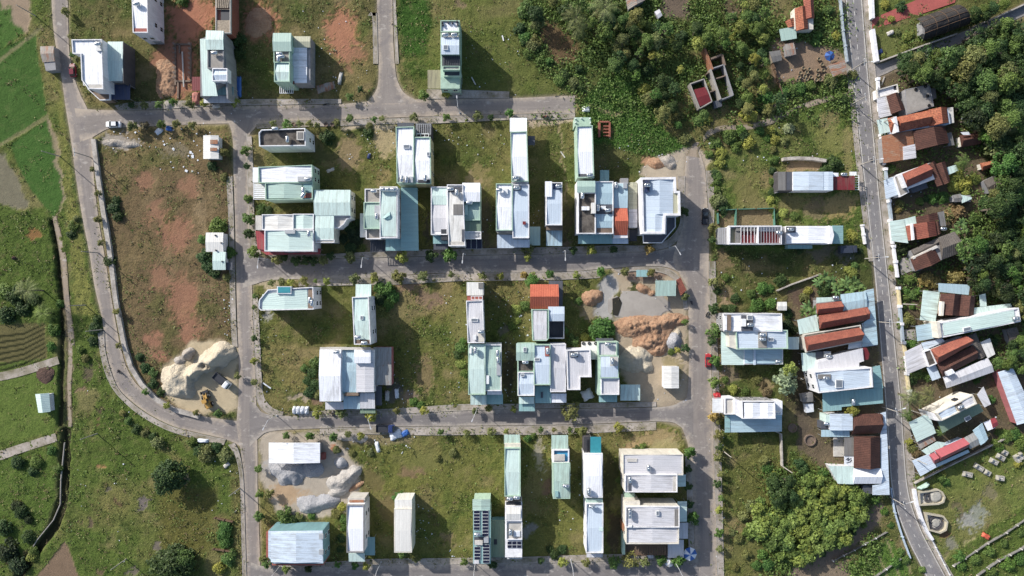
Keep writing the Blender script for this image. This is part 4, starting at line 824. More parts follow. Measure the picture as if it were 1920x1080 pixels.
# ---- between the third and the fourth street
h = H('mint roofed corner house with chamfered front and turquoise awning', (540, 560), nick='the chamfered corner house')
h.block([(485, 568), (486, 562), (502, 543), (587, 538), (588, 580), (489, 582), (485, 578)], 7.6, None, 'wwhite', ph=.6); h.roof([(492, 552), (576, 542), (577, 579), (492, 580)], 7.75, 'mint', 'y', .35); h.box((578, 542, 587, 578), 7.65, 7.8, 'bconc', 'roof_terrace'); h.tank(581, 563, 7.8, 90); h.tank(585, 568, 7.8, 90); h.box((519, 537, 546, 551), 7.4, 8.5, 'wwhite', 'awning_box'); h.box((521, 538, 544, 549), 8.5, 8.6, 'pool', 'awning'); h.face('E', 2, False, block=(0, 7.6, [W(*p, 8.2) for p in Q((487, 539, 588, 579))]))
h = H('mint roofed house with white blank wall between vine bush and dry plot', (677, 590), nick='the mint house by the vine bush')
h.block([(660, 557), (691, 556), (695, 646), (664, 646)], 8.4, 'mint', 'wwhite').face('E', 2, False).face('S', 1); h.slab((667, 533, 696, 557), 4.6, 'mint', side='N'); h.skylight((675, 592, 681, 599), 8.9); h.tank(671, 632, 8.8); h.tank(683, 643, 8.7); h.box((667, 637, 694, 646), 8.5, 8.62, 'bconc', 'roof_terrace')
h = H('wide grey white gabled house at the west end of the joined row', (620, 700), nick='the grey white gabled house')
h.wall((601, 654, 641, 752), 6.0, 'wwhite'); h.roof((600, 656, 639, 752), 6.2, 'white', 'x', .9, over=.1); h.tank(631, 660, 6.4); h.slab((610, 754, 645, 768), 3.2, 'grey'); h.slab((600, 651, 695, 656), 6.0, 'lconc', posts=False, name='gutter'); h.face('S', 2, block=(0, 6, [W(*p, 6) for p in Q((601, 654, 641, 752))]))
h = H('sunken light blue roof between two grey roofs of the joined row', (655, 705), nick='the sunken light blue roof')
h.block((640, 656, 671, 737), 5.2, 'sky', 'wteal', ph=.3).face('S', 1); h.box((647, 736, 672, 742), 0, 5.6, 'bconc', 'balcony'); h.slab((644, 743, 675, 767), 3.6, 'sky')
h = H('grey roofed house with raised white shed roof at the east end of the joined row', (685, 705), nick='the raised white roof')
h.wall((668, 656, 701, 736), 5.6, 'wwhite'); h.roof((668, 680, 701, 735), 5.9, 'grey', 'y', .2); h.box((665, 658, 694, 681), 5.6, 6.9, 'wwhite', 'loft'); h.roof((664, 656, 695, 681), 7.0, 'white', 'x', .2); h.slab((675, 737, 703, 766), 3.8, 'grey', side='S'); h.slab((675, 766, 704, 775), 3.2, 'sage')
h = H('long rust stained tin shed against the joined row', (717, 690), 'tin_shed', 'shed', nick='the rust stained tin shed')
h.wall((701, 652, 734, 722), 3.6, 'wpink'); h.roof((700, 651, 734, 722), 3.8, 'rustl', 'x', .3); h.slab((704, 724, 716, 760), 2.4, 'slate')
h = H('narrow grey roofed house with cream front terrace, first in its row', (890, 585), nick='the cream front terrace')
h.block([(874, 564), (905, 563), (908, 643), (877, 643)], 7.8, 'grey', 'wwhite').face('E', 2, False); h.box((875, 529, 906, 554), 0, 7.2, 'ivory', 'front_room'); h.box((876, 554, 905, 564), 0, 7.0, 'terra', 'terrace_floor'); h.slats((883, 555, 905, 562), 8, 3, 'frame'); h.skylight((883, 597, 896, 603), 8.3); h.box((897, 622, 908, 641), 8.0, 8.4, 'wcream', 'stair_box'); h.box((887, 628, 893, 637), 8.3, 8.8, 'frame'); h.tank(902, 622, 8.4)
h.box((897, 530, 906, 541), 7.2, 7.4, 'oldgrey', 'hatch')
h = H('orange tiled house with grey rear roof and dark side court', (1022, 570), nick='the orange tiled house')
h.wall((996, 535, 1045, 578), 5.2, 'wwhite'); h.roof((994, 533, 1047, 579), 5.3, 'otile', 'x', 1.9); h.block([(997, 580), (1029, 580), (1029, 634), (1025, 639), (999, 639)], 6.0, None, 'wgreen', ph=.4).face('S', 1); h.roof((1000, 582, 1025, 637), 6.2, 'grey', 'x', .2); h.block((1029, 576, 1057, 601), 5.6, 'blue', 'wwhite', ph=0); h.box((1029, 601, 1058, 635), 0, .4, 'slate', 'court_floor'); h.parapet((1029, 601, 1058, 635), 2.4, .2, 'wwhite', .2); h.wall((1028, 633, 1058, 635), 2.4, 'wwhite', name='court_wall'); h.wall((1056.5, 601, 1058, 635), 2.4, 'wwhite', name='court_wall')
h.slab((1047, 527, 1055, 576), 3.2, 'slate'); h.slab((1029, 526, 1055, 533), 3.0, 'slate')
h = H('tall mint roofed house with pale awning in the row by the dark alley', (895, 695), nick='the dark alley mint house')
h.block((878, 645, 910, 740), 7.2, 'mint', 'wgreen', ph=.4).face('W', 2, False); h.slab((882, 741, 912, 759), 4.6, 'mint', side='S'); h.box((880, 652, 884, 663), 7.4, 8, 'frame'); h.tank(891, 657, 7.5, 90)
h = H('green roofed house with solar water heaters beside the dark alley', (925, 692), nick='the roof heater house')
h.block((910, 646, 940, 733), 6.6, 'green', 'wwhite', pm='wwhite').face('S', 1); h.tank(933, 662, 7, 90); h.tank(934, 675, 7, 90); h.box((931, 680, 939, 704), 6.9, 7.4, 'metal', 'heater_rack'); h.box((911, 704, 917, 720), 6.9, 7.4, 'frame', 'hatch'); h.box((913, 731, 941, 740), 5.4, 6, 'wwhite', 'balcony'); h.slab((912, 738, 943, 758), 4.0, 'teal')
h = H('green and light blue house with dark terrace at the left of the six house row', (986, 700), nick='the small dark terrace')
h.wall((970, 645, 1002, 742), 6.2, 'wgreen'); h.block((969, 645, 1001, 675), 7.4, 'green', 'wgreen', ph=0, z0=6).face('W', 1, False); h.skylight((981, 651, 987, 660), 7.9); h.block((971, 675, 1001, 697), 6.4, 'dconc', 'wgreen', floor=1, z0=6); h.tank(985, 679, 6.6); h.block((971, 698, 1002, 742), 6.6, 'blue', 'wwhite', z0=6); h.skylight((976, 701, 983, 706), 7.1); h.slab((973, 744, 1002, 757), 4.4, 'mint'); h.slab((973, 757, 1003, 771), 3.6, 'teal')
h = H('white and pale blue roofed house above a deep teal awning', (1016, 690), nick='the deep teal awning')
h.block((1001, 646, 1032, 722), 7.0, 'blue', 'wgreen').face('S', 2); h.box((1022, 650, 1030, 668), 7.4, 7.5, 'terra', 'roof_terrace'); h.tank(1027, 658, 7.4, 90); h.skylight((1002, 671, 1012, 677), 7.5); h.slab((1003, 724, 1033, 756), 4.0, 'teal', side='S'); h.box((1014, 735, 1018, 746), 4.2, 4.5, 'slate', 'roof_hatch')
h = H('long plain grey roofed house without terrace in the six house row', (1047, 690), nick='the long plain grey roof')
h.block((1032, 645, 1061, 735), 6.4, 'grey', 'wwhite', ph=.3).face('S', 1); h.slab((1033, 738, 1062, 755), 3.8, 'white')
h = H('L shaped grey roofed house with thick white parapet and tank tower', (1085, 690), nick='the L shaped grey house')
h.block([(1062, 656), (1107, 655), (1109, 707), (1088, 707), (1088, 731), (1064, 731)], 6.6, 'grey', 'wwhite', rise=0, t=.3); h.box((1069, 660, 1084, 670), 6.8, 7, 'slate', 'tank_base'); h.tank(1076, 665, 7); h.box((1078, 661, 1084, 667), 7, 7.9, 'frame'); h.face('S', 1, block=(0, 6.6, [W(*p, 7) for p in Q((1064, 700, 1088, 731))]))
h = H('cream roofed lean-to with three roof rings left of the light green tall house', (1105, 658), 'side_shed', 'shed')
h.wall((1092, 642, 1121, 674), 3.6, 'wcream'); h.roof((1090, 641, 1121, 674), 3.8, 'ivory', 'x', .3)
for x in (1094, 1105, 1117):
    mb = MB(); mb.lathe([(.42, 3.95), (.5, 4.05), (.42, 4.15), (.25, 4.1), (.25, 3.95)], *W(x, 644, 4.1), 12); h.add(mb, 'roof_ring', 'black')
h = H('light green tall house with pale blue roof and sunken front terrace', (1140, 690), nick='the light green tall house')
h.wall((1121, 641, 1160, 741), 6.2, 'wgreen'); h.block((1122, 641, 1157, 667), 6.4, 'grey', 'wgreen', floor=1, z0=6); h.tank(1140, 645, 6.6); h.block((1125, 667, 1160, 709), 7.2, 'blue', 'wgreen', ph=.2, z0=6).face('N', 1, False); h.box((1144, 669, 1159, 686), 7.7, 7.8, 'lconc', 'tank_base'); h.tank(1148, 677, 7.7, 90); h.block((1127, 709, 1161, 740), 6.4, 'grey', 'wwhite', floor=1, z0=6); h.slab((1123, 741, 1157, 754), 3.8, 'teal')
h.slab((1117, 634, 1150, 641), 2.6, 'slate')
h = H('low open shed with mint sheet roof by the sand heap', (1182, 735), 'open_shed', 'shed'); h.slab((1163, 721, 1200, 751), 2.8, 'mint', side='S')
h = H('small square white shed beside the road trees and the sand yard', (1258, 708), 'small_shed', 'shed', nick='the small square white shed'); h.wall((1245, 688, 1273, 727), 2.8, 'wwhite'); h.roof((1244, 687, 1273, 728), 3.0, 'ivory', 'y', .3)
h = H('mint sheet roofed site shed above the grey mud pool', (1248, 540), 'site_shed', 'shed', nick='the mint site shed'); h.slab((1229, 526, 1267, 555), 3.0, 'green', side='S', rise=.5); h.wall((1247, 528, 1265, 550), 2.6, 'wgrey')
h = H('small crooked red sheet lean-to at the kerb beside the site shed', (1277, 538), 'red_shed', 'shed'); h.slab([(1267, 526), (1276, 520), (1287, 544), (1276, 554)], 2.6, 'tile', side='E')
for i, (x0, y0, x1, y1) in enumerate([(1193, 506, 1214, 519)]):
    h = H('low grey blue tin roof over pipes in the soil yard', (1203, 512), 'low_shelter', 'shed'); h.slab((x0, y0, x1, y1), 1.6, 'teal')
# ---- south block
h = H('white gabled site shed with open sides above the gravel heaps', (552, 850), 'site_shed', 'shed', nick='the white site shed')
h.wall((545, 834, 598, 862), 3.2, 'wgrey'); h.roof((504, 830, 600, 868), 3.6, 'white', 'y', .8)
for x in (507, 525): 
    for y in (833, 865): mb = MB(); mb.bar((*W(x, y, 3), -.2), (*W(x, y, 3), 3.5), .08); h.add(mb, 'post', 'metal')
h.box((600, 850, 609, 862), 0, 1.4, 'terra', 'lean_to')
h = H('big corner house with pale blue gabled roof and red edged balcony', (555, 1025), nick='the big pale blue corner house')
h.wall([(503, 995), (605, 995), (606, 1057), (512, 1057), (503, 1045)], 7.2, 'wteal').name = 'wall'; h.roof([(503, 996), (605, 995), (606, 1056), (514, 1056), (503, 1044)], 7.6, 'blue', 'y', 0, kind='flat'); h.roof((508, 998, 605, 1054), 7.65, 'blue', 'y', .7, over=0); h.box((499, 998, 503.5, 1045), 0, 6.4, 'terra', 'balcony'); h.box((510, 1056.5, 606, 1060), 0, 6.6, 'terra', 'balcony'); h.box((598, 1002, 606, 1011), 8, 8.5, 'metal', 'roof_fan'); h.box((598, 1031, 606, 1040), 8, 8.5, 'metal', 'roof_fan'); h.face('E', 2, False, block=(0, 7.2, [W(*p, 7.2) for p in Q((503, 995, 606, 1057))]))
h = H('narrow pale house with rusty gutter and small teal side awning', (667, 990), nick='the teal side awning')
h.block((650, 947, 682, 1036), 7.4, 'white', 'wwhite', pm='wgrey').face('E', 2, False); h.box((652, 934, 684, 950), 0, 5.6, 'lconc', 'rear_terrace'); h.box((655, 938, 682, 942), 5.6, 5.9, 'rusty', 'junk_shelf'); h.slab((654, 1037, 684, 1053), 4.2, 'mint', side='S'); h.slab((683, 1007, 703, 1041), 3.0, 'teal')
h = H('narrow plain beige flat roofed house standing alone in the meadow', (757, 990), nick='the narrow beige house')
h.block((739, 954, 772, 1036), 7.0, 'ivory', 'wcream', ph=.15, rise=.2).face('S', 1); h.box((740, 937, 772, 954), 0, 6.6, 'ivory', 'rear_room')
h = H('green house with two columns of dark solar panels on its roof', (903, 1000), nick='the solar panel house')
h.wall((887, 955, 920, 1057), 7.0, 'wgreen').name = 'wall'; h.roof((886, 936, 919, 957), 7.2, 'green', 'y', .3); h.box((888, 938, 919, 957), 0, 6.9, 'wgreen', 'rear_wall'); h.roof((887, 957, 920, 1057), 7.1, 'teal', 'x', 0, kind='flat')
h.panels((888, 957, 900, 994), 7.35, 1, 6); h.panels((904, 957, 916, 1006), 7.35, 1, 8); h.panels((889, 1025, 901, 1050), 7.35, 1, 4); h.panels((905, 1021, 918, 1056), 7.35, 1, 6)
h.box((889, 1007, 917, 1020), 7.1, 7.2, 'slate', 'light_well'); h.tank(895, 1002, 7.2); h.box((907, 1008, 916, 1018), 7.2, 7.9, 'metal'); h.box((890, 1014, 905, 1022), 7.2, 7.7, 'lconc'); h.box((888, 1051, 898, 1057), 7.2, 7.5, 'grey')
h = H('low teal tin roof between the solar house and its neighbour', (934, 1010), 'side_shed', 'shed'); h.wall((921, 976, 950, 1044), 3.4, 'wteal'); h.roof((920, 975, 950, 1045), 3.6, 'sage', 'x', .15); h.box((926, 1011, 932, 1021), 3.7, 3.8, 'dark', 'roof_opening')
h = H('long teal roofed house, upper half of the long strip by the dark plot', (962, 875), nick='the long teal strip house')
h.block((946, 840, 976, 931), 7.2, 'mint', 'wgreen').face('E', 3, False); h.slab((945, 815, 975, 832), 5.2, 'green', side='N'); h.box((946, 832, 976, 840), 0, 6.6, 'wcream', 'front_room'); h.box((947, 931, 977, 939), 0, 6.6, 'bconc', 'rear_terrace'); h.tank(956, 935, 6.6); h.tank(969, 933, 6.6)
h = H('stepped house with cluttered concrete terrace and small solar array', (964, 995), nick='the cluttered terrace')
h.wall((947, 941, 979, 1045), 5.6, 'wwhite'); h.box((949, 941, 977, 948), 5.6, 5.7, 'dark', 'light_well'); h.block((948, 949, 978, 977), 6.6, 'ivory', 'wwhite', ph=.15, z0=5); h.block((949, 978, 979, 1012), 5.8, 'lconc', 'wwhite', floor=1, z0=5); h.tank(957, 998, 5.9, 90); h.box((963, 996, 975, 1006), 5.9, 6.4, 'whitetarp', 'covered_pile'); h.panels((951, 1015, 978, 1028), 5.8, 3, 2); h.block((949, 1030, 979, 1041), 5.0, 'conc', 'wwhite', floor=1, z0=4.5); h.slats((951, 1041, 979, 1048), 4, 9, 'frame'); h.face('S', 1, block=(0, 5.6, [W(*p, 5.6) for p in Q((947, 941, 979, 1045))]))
h = H('green roofed house with bright blue sunken terrace', (1052, 875), nick='the bright blue terrace')
h.slab((1034, 816, 1065, 842), 5.0, 'green', side='N'); h.wall((1036, 843, 1068, 868), 5.8, 'wwhite'); h.parapet((1037, 843, 1067, 868), 5.8, .7, 'wwhite', .3); h.box((1039, 846, 1066, 866), 5.8, 5.86, 'poolb', 'blue_terrace'); h.box((1039, 853, 1059, 864), 5.86, 6.7, 'lconc', 'terrace_box'); h.block((1037, 868, 1069, 935), 6.8, 'green', 'wgreen', ph=.15).face('S', 1); h.tank(1061, 911, 7.1); h.box((1041, 921, 1047, 932), 7.1, 7.4, 'teal')
h = H('white roofed house with dark porch and turquoise front sheet', (1113, 880), nick='the turquoise sheet roof')
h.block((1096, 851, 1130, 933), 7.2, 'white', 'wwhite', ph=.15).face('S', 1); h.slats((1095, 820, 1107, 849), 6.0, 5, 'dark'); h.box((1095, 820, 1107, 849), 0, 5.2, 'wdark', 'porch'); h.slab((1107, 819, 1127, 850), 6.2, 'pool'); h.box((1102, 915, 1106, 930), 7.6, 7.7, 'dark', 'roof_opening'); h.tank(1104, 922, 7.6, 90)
h = H('white house with pale green band and blue white roof below the turquoise sheet house', (1115, 990), nick='the long blue white roof')
h.block((1099, 944, 1131, 1037), 6.8, 'blue', 'wwhite').face('S', 1).face('W', 2, False); h.box((1099, 935, 1130, 945), 0, 6.6, 'green', 'rear_room'); h.tank(1110, 950, 7.2); h.box((1124, 989, 1131, 996), 7.1, 7.4, 'mint', 'hatch'); h.slab((1100, 1038, 1130, 1045), 4.2, 'grey')
h = H('paired grey roofed house facing the east street, upper of the two blocks', (1225, 887), nick='the upper grey pair house')
h.block((1168, 852, 1281, 891), 6.8, 'grey', 'wcream', 'y', ph=.4); h.block((1172, 890, 1270, 923), 7.4, 'grey', 'wcream', 'y', pm='wwhite').face('W', 1, False); h.box((1176, 860, 1195, 866), 7.2, 7.3, 'lconc', 'roof_terrace'); h.tank(1216, 878, 7.2, 90); h.tank(1181, 900, 7.8, 90); h.box((1178, 895, 1184, 921), 7.6, 7.7, 'slate', 'roof_terrace'); h.box((1262, 893, 1268, 920), 7.6, 7.7, 'lconc', 'roof_terrace'); h.slab((1270, 890, 1286, 912), 3.6, 'mint', side='E'); h.box((1171, 925, 1190, 941), 0, 3, 'wgreen', 'rear_annex')
h = H('paired grey roofed house with slatted wooden patio and cream parapets, lower block', (1225, 987), nick='the lower grey pair house')
h.block((1173, 950, 1274, 989), 7.4, 'grey', 'wcream', 'y', pm='wwhite'); h.block((1174, 988, 1273, 1020), 7.0, 'grey', 'wcream', 'y').face('W', 1, False); h.tank(1181, 959, 7.8, 90); h.tank(1181, 966, 7.8, 90); h.box((1179, 985, 1185, 989), 7.7, 8.2, 'frame'); h.skylight((1230, 958, 1236, 967), 8); h.box((1265, 955, 1272, 987), 7.55, 7.7, 'oldgrey', 'roof_terrace'); h.slab((1270, 940, 1288, 978), 3.6, 'mint', side='E'); h.slab((1272, 980, 1290, 1010), 3.2, 'grey'); h.box((1172, 940, 1200, 953), 0, 6.8, 'wcream', 'rear_room')
h.slats((1190, 1020, 1252, 1041), 3.0, 13, 'wood', 'y', 'patio_roof', .5); h.box((1168, 1020, 1254, 1042), 0, .3, 'bconc', 'patio_floor'); h.slab((1252, 1012, 1282, 1046), 2.8, 'grey'); h.box((1168, 984, 1174, 996), 0, 5, 'rusty', 'porch'); h.box((1167, 1000, 1172, 1040), 0, 2.6, 'wgreen', 'side_annex'); h.box((1214, 1040, 1225, 1047), 0, 1.6, 'grey', 'kitchen_hood')
# ---- east plots
h = H('single storey house with white ribbed roof, dark rear and maroon yard roof', (1530, 338), nick='the maroon yard roof')
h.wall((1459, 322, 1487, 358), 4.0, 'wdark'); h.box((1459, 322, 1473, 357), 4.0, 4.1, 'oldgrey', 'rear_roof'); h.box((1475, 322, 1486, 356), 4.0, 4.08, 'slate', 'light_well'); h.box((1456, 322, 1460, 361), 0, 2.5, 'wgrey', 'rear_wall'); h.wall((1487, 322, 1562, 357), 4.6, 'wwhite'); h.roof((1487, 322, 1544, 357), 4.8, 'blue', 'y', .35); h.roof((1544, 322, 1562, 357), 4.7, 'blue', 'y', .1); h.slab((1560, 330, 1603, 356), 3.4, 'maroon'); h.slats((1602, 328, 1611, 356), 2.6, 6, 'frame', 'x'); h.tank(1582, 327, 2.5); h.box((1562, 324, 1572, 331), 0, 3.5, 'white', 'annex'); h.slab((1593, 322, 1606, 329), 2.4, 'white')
h = H('long house with iron slatted roof terrace over red floor and leafy front', (1408, 442), nick='the slatted red terrace')
h.wall((1368, 424, 1466, 457), 6.0, 'wwhite'); h.parapet((1367, 423, 1466, 458), 6.0, 1.3, 'wwhite', .35); h.box((1379, 426, 1388, 456), 6.0, 6.6, 'oldgrey', 'inner_wall'); h.box((1388, 434, 1464, 456), 6.0, 6.08, 'maroon', 'roof_terrace'); h.box((1380, 425, 1420, 433), 6.0, 7.0, 'oldgrey', 'inner_wall'); h.slats((1389, 425, 1421, 457), 7.3, 5, 'wwhite'); h.slats((1422, 425, 1464, 457), 7.3, 8, 'metal'); h.box((1420, 424, 1423, 457), 6, 7.35, 'wwhite', 'beam'); h.slats((1346, 427, 1367, 458), 6.0, 5, 'metal'); h.wall((1348, 428, 1367, 457), 3.0, 'wgrey', name='front_room'); h.tank(1461, 436, 6.2); h.box((1369, 428, 1379, 455), 6, 6.1, 'beige', 'planter'); h.face('S', 3, False, block=(0, 6, [W(*p, 6) for p in Q((1368, 424, 1466, 457))]))
h = H('white single storey house with teal porch and walled front garden on the main road', (1520, 440), nick='the teal porch house')
h.block((1474, 424, 1555, 457), 4.4, None, 'wwhite', ph=.15); h.roof((1475, 425, 1554, 456), 4.6, 'white', 'y', .4); h.tank(1482, 430, 4.7); h.box((1474, 425, 1492, 436), 4.8, 4.9, 'slate', 'roof_terrace'); h.wall([(1555, 423), (1560, 424), (1564, 441), (1560, 457), (1555, 457)], 5.4, 'wwhite', name='gable_front'); h.slab((1560, 423, 1581, 457), 3.4, 'teal', side='E'); h.box((1477, 459, 1523, 466), 0, 2.2, 'teal', 'side_lean_to'); h.wall((1466, 426, 1474, 457), 3.6, 'wgrey', name='rear_yard')
h = H('upper house of a joined pair with white roof and grey tank terrace', (1413, 607), nick='the upper east pair house')
h.block([(1356, 588), (1466, 588), (1467, 622), (1358, 621)], 6.8, 'white', 'wgrey', 'y', pm='wwhite').face('N', 3, False).face('W', 2, False); h.box((1390, 591, 1412, 620), 7.5, 7.7, 'slate', 'tank_terrace'); h.box((1391, 598, 1399, 612), 7.7, 8.4, 'frame'); h.skylight((1401, 591, 1411, 600), 7.7); h.tank(1407, 609, 7.7); h.box((1364, 591, 1371, 620), 7.4, 7.7, 'bconc', 'front_terrace'); h.box((1358, 592, 1363, 619), 7.2, 7.8, 'wwhite', 'front_frame')
h = H('lower house of a joined pair with blue white roof over mint and blue awnings', (1425, 645), nick='the lower east pair house')
h.block([(1380, 620), (1477, 619), (1478, 654), (1382, 655)], 6.6, 'blue', 'wwhite', 'y', pm='wgreen').face('W', 1, False); h.box((1422, 623, 1438, 652), 7.1, 7.3, 'conc', 'tank_terrace'); h.tank(1430, 628, 7.3); h.tank(1430, 636, 7.3); h.skylight((1441, 633, 1451, 640), 7.3); h.wall([(1367, 621), (1381, 622), (1381, 655), (1368, 651)], 6.6, 'wcream', name='front_balcony'); h.slab([(1352, 622), (1366, 622), (1367, 651), (1352, 651)], 3.4, 'mint'); h.slab([(1352, 651), (1395, 651), (1395, 684), (1353, 684)], 3.4, 'mint', side='W'); h.block((1395, 653, 1468, 683), 3.8, 'sky', 'wwhite', 'y', ph=.1); h.box((1413, 653, 1417, 684), 4.2, 4.5, 'blue', 'ridge_sheet'); h.tank(1460, 678, 4.3); h.slab((1478, 632, 1498, 655), 2.8, 'mint')
h = H('white house with grey north wall, slatted porch and teal south awning', (1415, 770), nick='the slatted porch house')
h.block([(1391, 752), (1453, 752), (1454, 785), (1392, 785)], 6.8, None, 'wgrey', pm='wwhite').face('N', 3, False); h.roof((1395, 755, 1425, 783), 7.0, 'white', 'y', .4); h.roof((1425, 755, 1452, 783), 7.0, 'white', 'y', .3); h.wall([(1377, 747), (1391, 753), (1392, 785), (1378, 777)], 6.4, 'wwhite', name='front_wall'); h.block((1359, 746, 1378, 777), 4.6, 'lconc', 'wwhite', floor=1); h.slats((1336, 746, 1356, 774), 4.4, 8, 'frame', 'x', w=.5); h.slab([(1359, 778), (1466, 778), (1466, 809), (1359, 811)], 3.4, 'sky', 'y'); h.roof([(1359, 779), (1369, 779), (1369, 811), (1359, 811)], 3.55, 'teal', 'y', 0, kind='flat'); h.box((1453, 752, 1467, 778), 0, 4.2, 'white', 'rear_room'); h.tank(1458, 775, 4.2)
# ---- houses on the west side of the main road
h = H('low teal roofed house with small red gable beside the banana plants', (1560, 575), nick='the banana side house')
h.wall((1533, 562, 1625, 588), 3.0, 'wgrey'); h.roof(RQ(1555, 577, 48, 20, 6), 4.2, 'tile', 'x', 1.3); h.roof([(1576, 552), (1623, 546), (1626, 575), (1578, 586)], 3.4, 'sky', 'x', .3); h.slab([(1531, 558), (1564, 557), (1577, 563), (1531, 568)], 3.0, 'mint'); h.tank(1567, 558, 3)
h = H('long red tiled house with teal rear roof, upper of the two long red roofs', (1580, 598), nick='the upper long red roof')
h.wall([(1537, 595), (1618, 580), (1620, 602), (1539, 614)], 3.6, 'wcream'); h.roof([(1535, 591), (1617, 577), (1622, 601), (1537, 617)], 4.0, 'tile', 'x', 1.9); h.roof([(1616, 577), (1627, 576), (1631, 598), (1622, 601)], 3.7, 'tile', 'x', .9); h.slab([(1495, 600), (1531, 590), (1536, 620), (1499, 627)], 3.2, 'mint')
h = H('long red tiled house in a white frame, lower of the two long red roofs', (1565, 637), nick='the lower long red roof')
h.wall([(1507, 632), (1612, 614), (1614, 636), (1512, 658)], 3.8, 'wcream'); h.roof([(1508, 632), (1612, 614), (1616, 638), (1513, 659)], 4.4, 'tile', 'x', 2.1); h.parapet([(1506, 627), (1614, 609), (1618, 640), (1511, 661)], 3.6, .4, 'wcream', .3)
h = H('light blue sheet strip along the main road under the electric pole', (1632, 610), 'shop_awning', 'awning')
h.slab([(1621, 545), (1638, 541), (1646, 646), (1616, 650), (1620, 604), (1629, 598), (1625, 575)], 3.0, 'sky', 'y'); h.slab([(1616, 606), (1641, 603), (1645, 647), (1590, 655), (1592, 640), (1618, 636)], 2.7, 'blue', 'y')
h = H('grey roofed house with stepped edge and small maroon end roof', (1575, 680), nick='the stepped grey roof')
h.wall([(1533, 676), (1618, 654), (1619, 675), (1535, 693)], 4.2, 'wwhite'); h.roof([(1532, 680), (1561, 674), (1561, 666), (1617, 653), (1620, 677), (1611, 680), (1611, 690), (1534, 695)], 4.5, 'grey', 'x', 0, kind='flat'); h.box((1530, 659, 1558, 672), 0, 3.2, 'slate', 'light_well'); h.tank(1554, 668, 3.4); h.box((1546, 659, 1558, 670), 3.2, 3.9, 'metal'); h.roof([(1618, 652), (1625, 652), (1630, 663), (1628, 674), (1619, 675)], 3.8, 'maroon', 'x', 0, kind='flat', name='end_roof'); h.slab([(1502, 662), (1530, 661), (1532, 694), (1505, 696)], 3.0, 'mint')
h = H('white house with window pierced west wall above the deep teal roof', (1585, 715), nick='the deep teal roof')
h.block([(1526, 697), (1634, 689), (1637, 726), (1535, 737)], 6.8, 'blue', 'wwhite', 'y', t=.3).face('W', 2, False); h.tank(1549, 709, 7.3); h.box((1534, 702, 1558, 711), 7.3, 7.4, 'oldgrey', 'tank_terrace'); h.skylight((1567, 712, 1580, 727), 7.4); h.box((1631, 691, 1637, 725), 0, 7, 'wcream', 'front_balcony'); h.slab([(1542, 736), (1655, 727), (1656, 756), (1578, 763), (1578, 769), (1543, 772)], 4.0, 'teal', 'x'); h.slab([(1636, 688), (1650, 685), (1656, 728), (1638, 728)], 4.2, 'teal', 'y'); h.tank(1600, 754, 4, 90)
h = H('light blue roofed house joined to a brown tiled gable with ridge', (1600, 795), nick='the brown gable house')
h.wall((1557, 778, 1598, 806), 4.2, 'wwhite'); h.roof((1556, 776, 1599, 807), 4.4, 'blue', 'y', .2); h.slab((1540, 806, 1593, 819), 3.0, 'sky'); h.box((1540, 790, 1556, 804), 0, 2.8, 'slate', 'rear_yard'); h.tank(1550, 794, 2.8); h.wall((1600, 781, 1652, 812), 3.4, 'wcream'); h.roof([(1598, 777), (1650, 775), (1651, 812), (1597, 815)], 3.6, 'btile', 'x', 2.0); h.roof([(1650, 775), (1655, 778), (1657, 790), (1651, 792)], 3.4, 'btile', 'y', .6); h.box((1549, 778, 1556, 793), 0, 4.2, 'mint', 'annex')
h = H('brown tiled house with ridge running up and grey corrugated lean-to', (1622, 848), nick='the upright brown ridge')
h.wall((1604, 820, 1648, 876), 3.4, 'wcream'); h.roof((1601, 818, 1650, 877), 3.7, 'btile', 'y', 2.0); h.slab((1583, 820, 1601, 855), 2.8, 'oldgrey'); h.slab((1583, 855, 1601, 874), 2.6, 'whitetarp', posts=False, name='sheet'); h.box((1563, 818, 1583, 856), 0, .3, 'lconc', 'yard_floor')
mk = MB()
for a, b in (((1586, 862), (1591, 858)), ((1591, 858), (1589, 864)), ((1589, 864), (1596, 859)), ((1587, 868), (1594, 866)), ((1594, 866), (1597, 862))): mk.bar((*W(*a, 2.66), 2.66), (*W(*b, 2.66), 2.66), .1, .1, 4)
h.add(mk, 'scribble', 'dark')
h = H('low house with light blue roof and white ribbed awning at the orchard edge', (1610, 893), nick='the orchard edge house')
h.wall([(1556, 874), (1600, 876), (1600, 906), (1572, 904)], 3.2, 'wwhite'); h.roof([(1553, 873), (1601, 875), (1601, 908), (1571, 907)], 3.4, 'mint', 'x', 0, kind='flat'); h.wall((1602, 880, 1650, 905), 3.2, 'wcream'); h.roof((1600, 878, 1652, 907), 3.4, 'white', 'x', .9); h.box((1576, 908, 1610, 922), 0, 2.0, 'terra', 'rear_annex'); h.box((1618, 910, 1636, 926), 0, 2.2, 'slate', 'rear_annex')
h = H('long light blue roadside roof strip below the electric pole', (1658, 870), 'shop_awning', 'awning'); h.slab([(1650, 775), (1661, 772), (1664, 830), (1668, 928), (1636, 928), (1636, 910), (1652, 908), (1651, 815)], 3.2, 'blue', 'y')
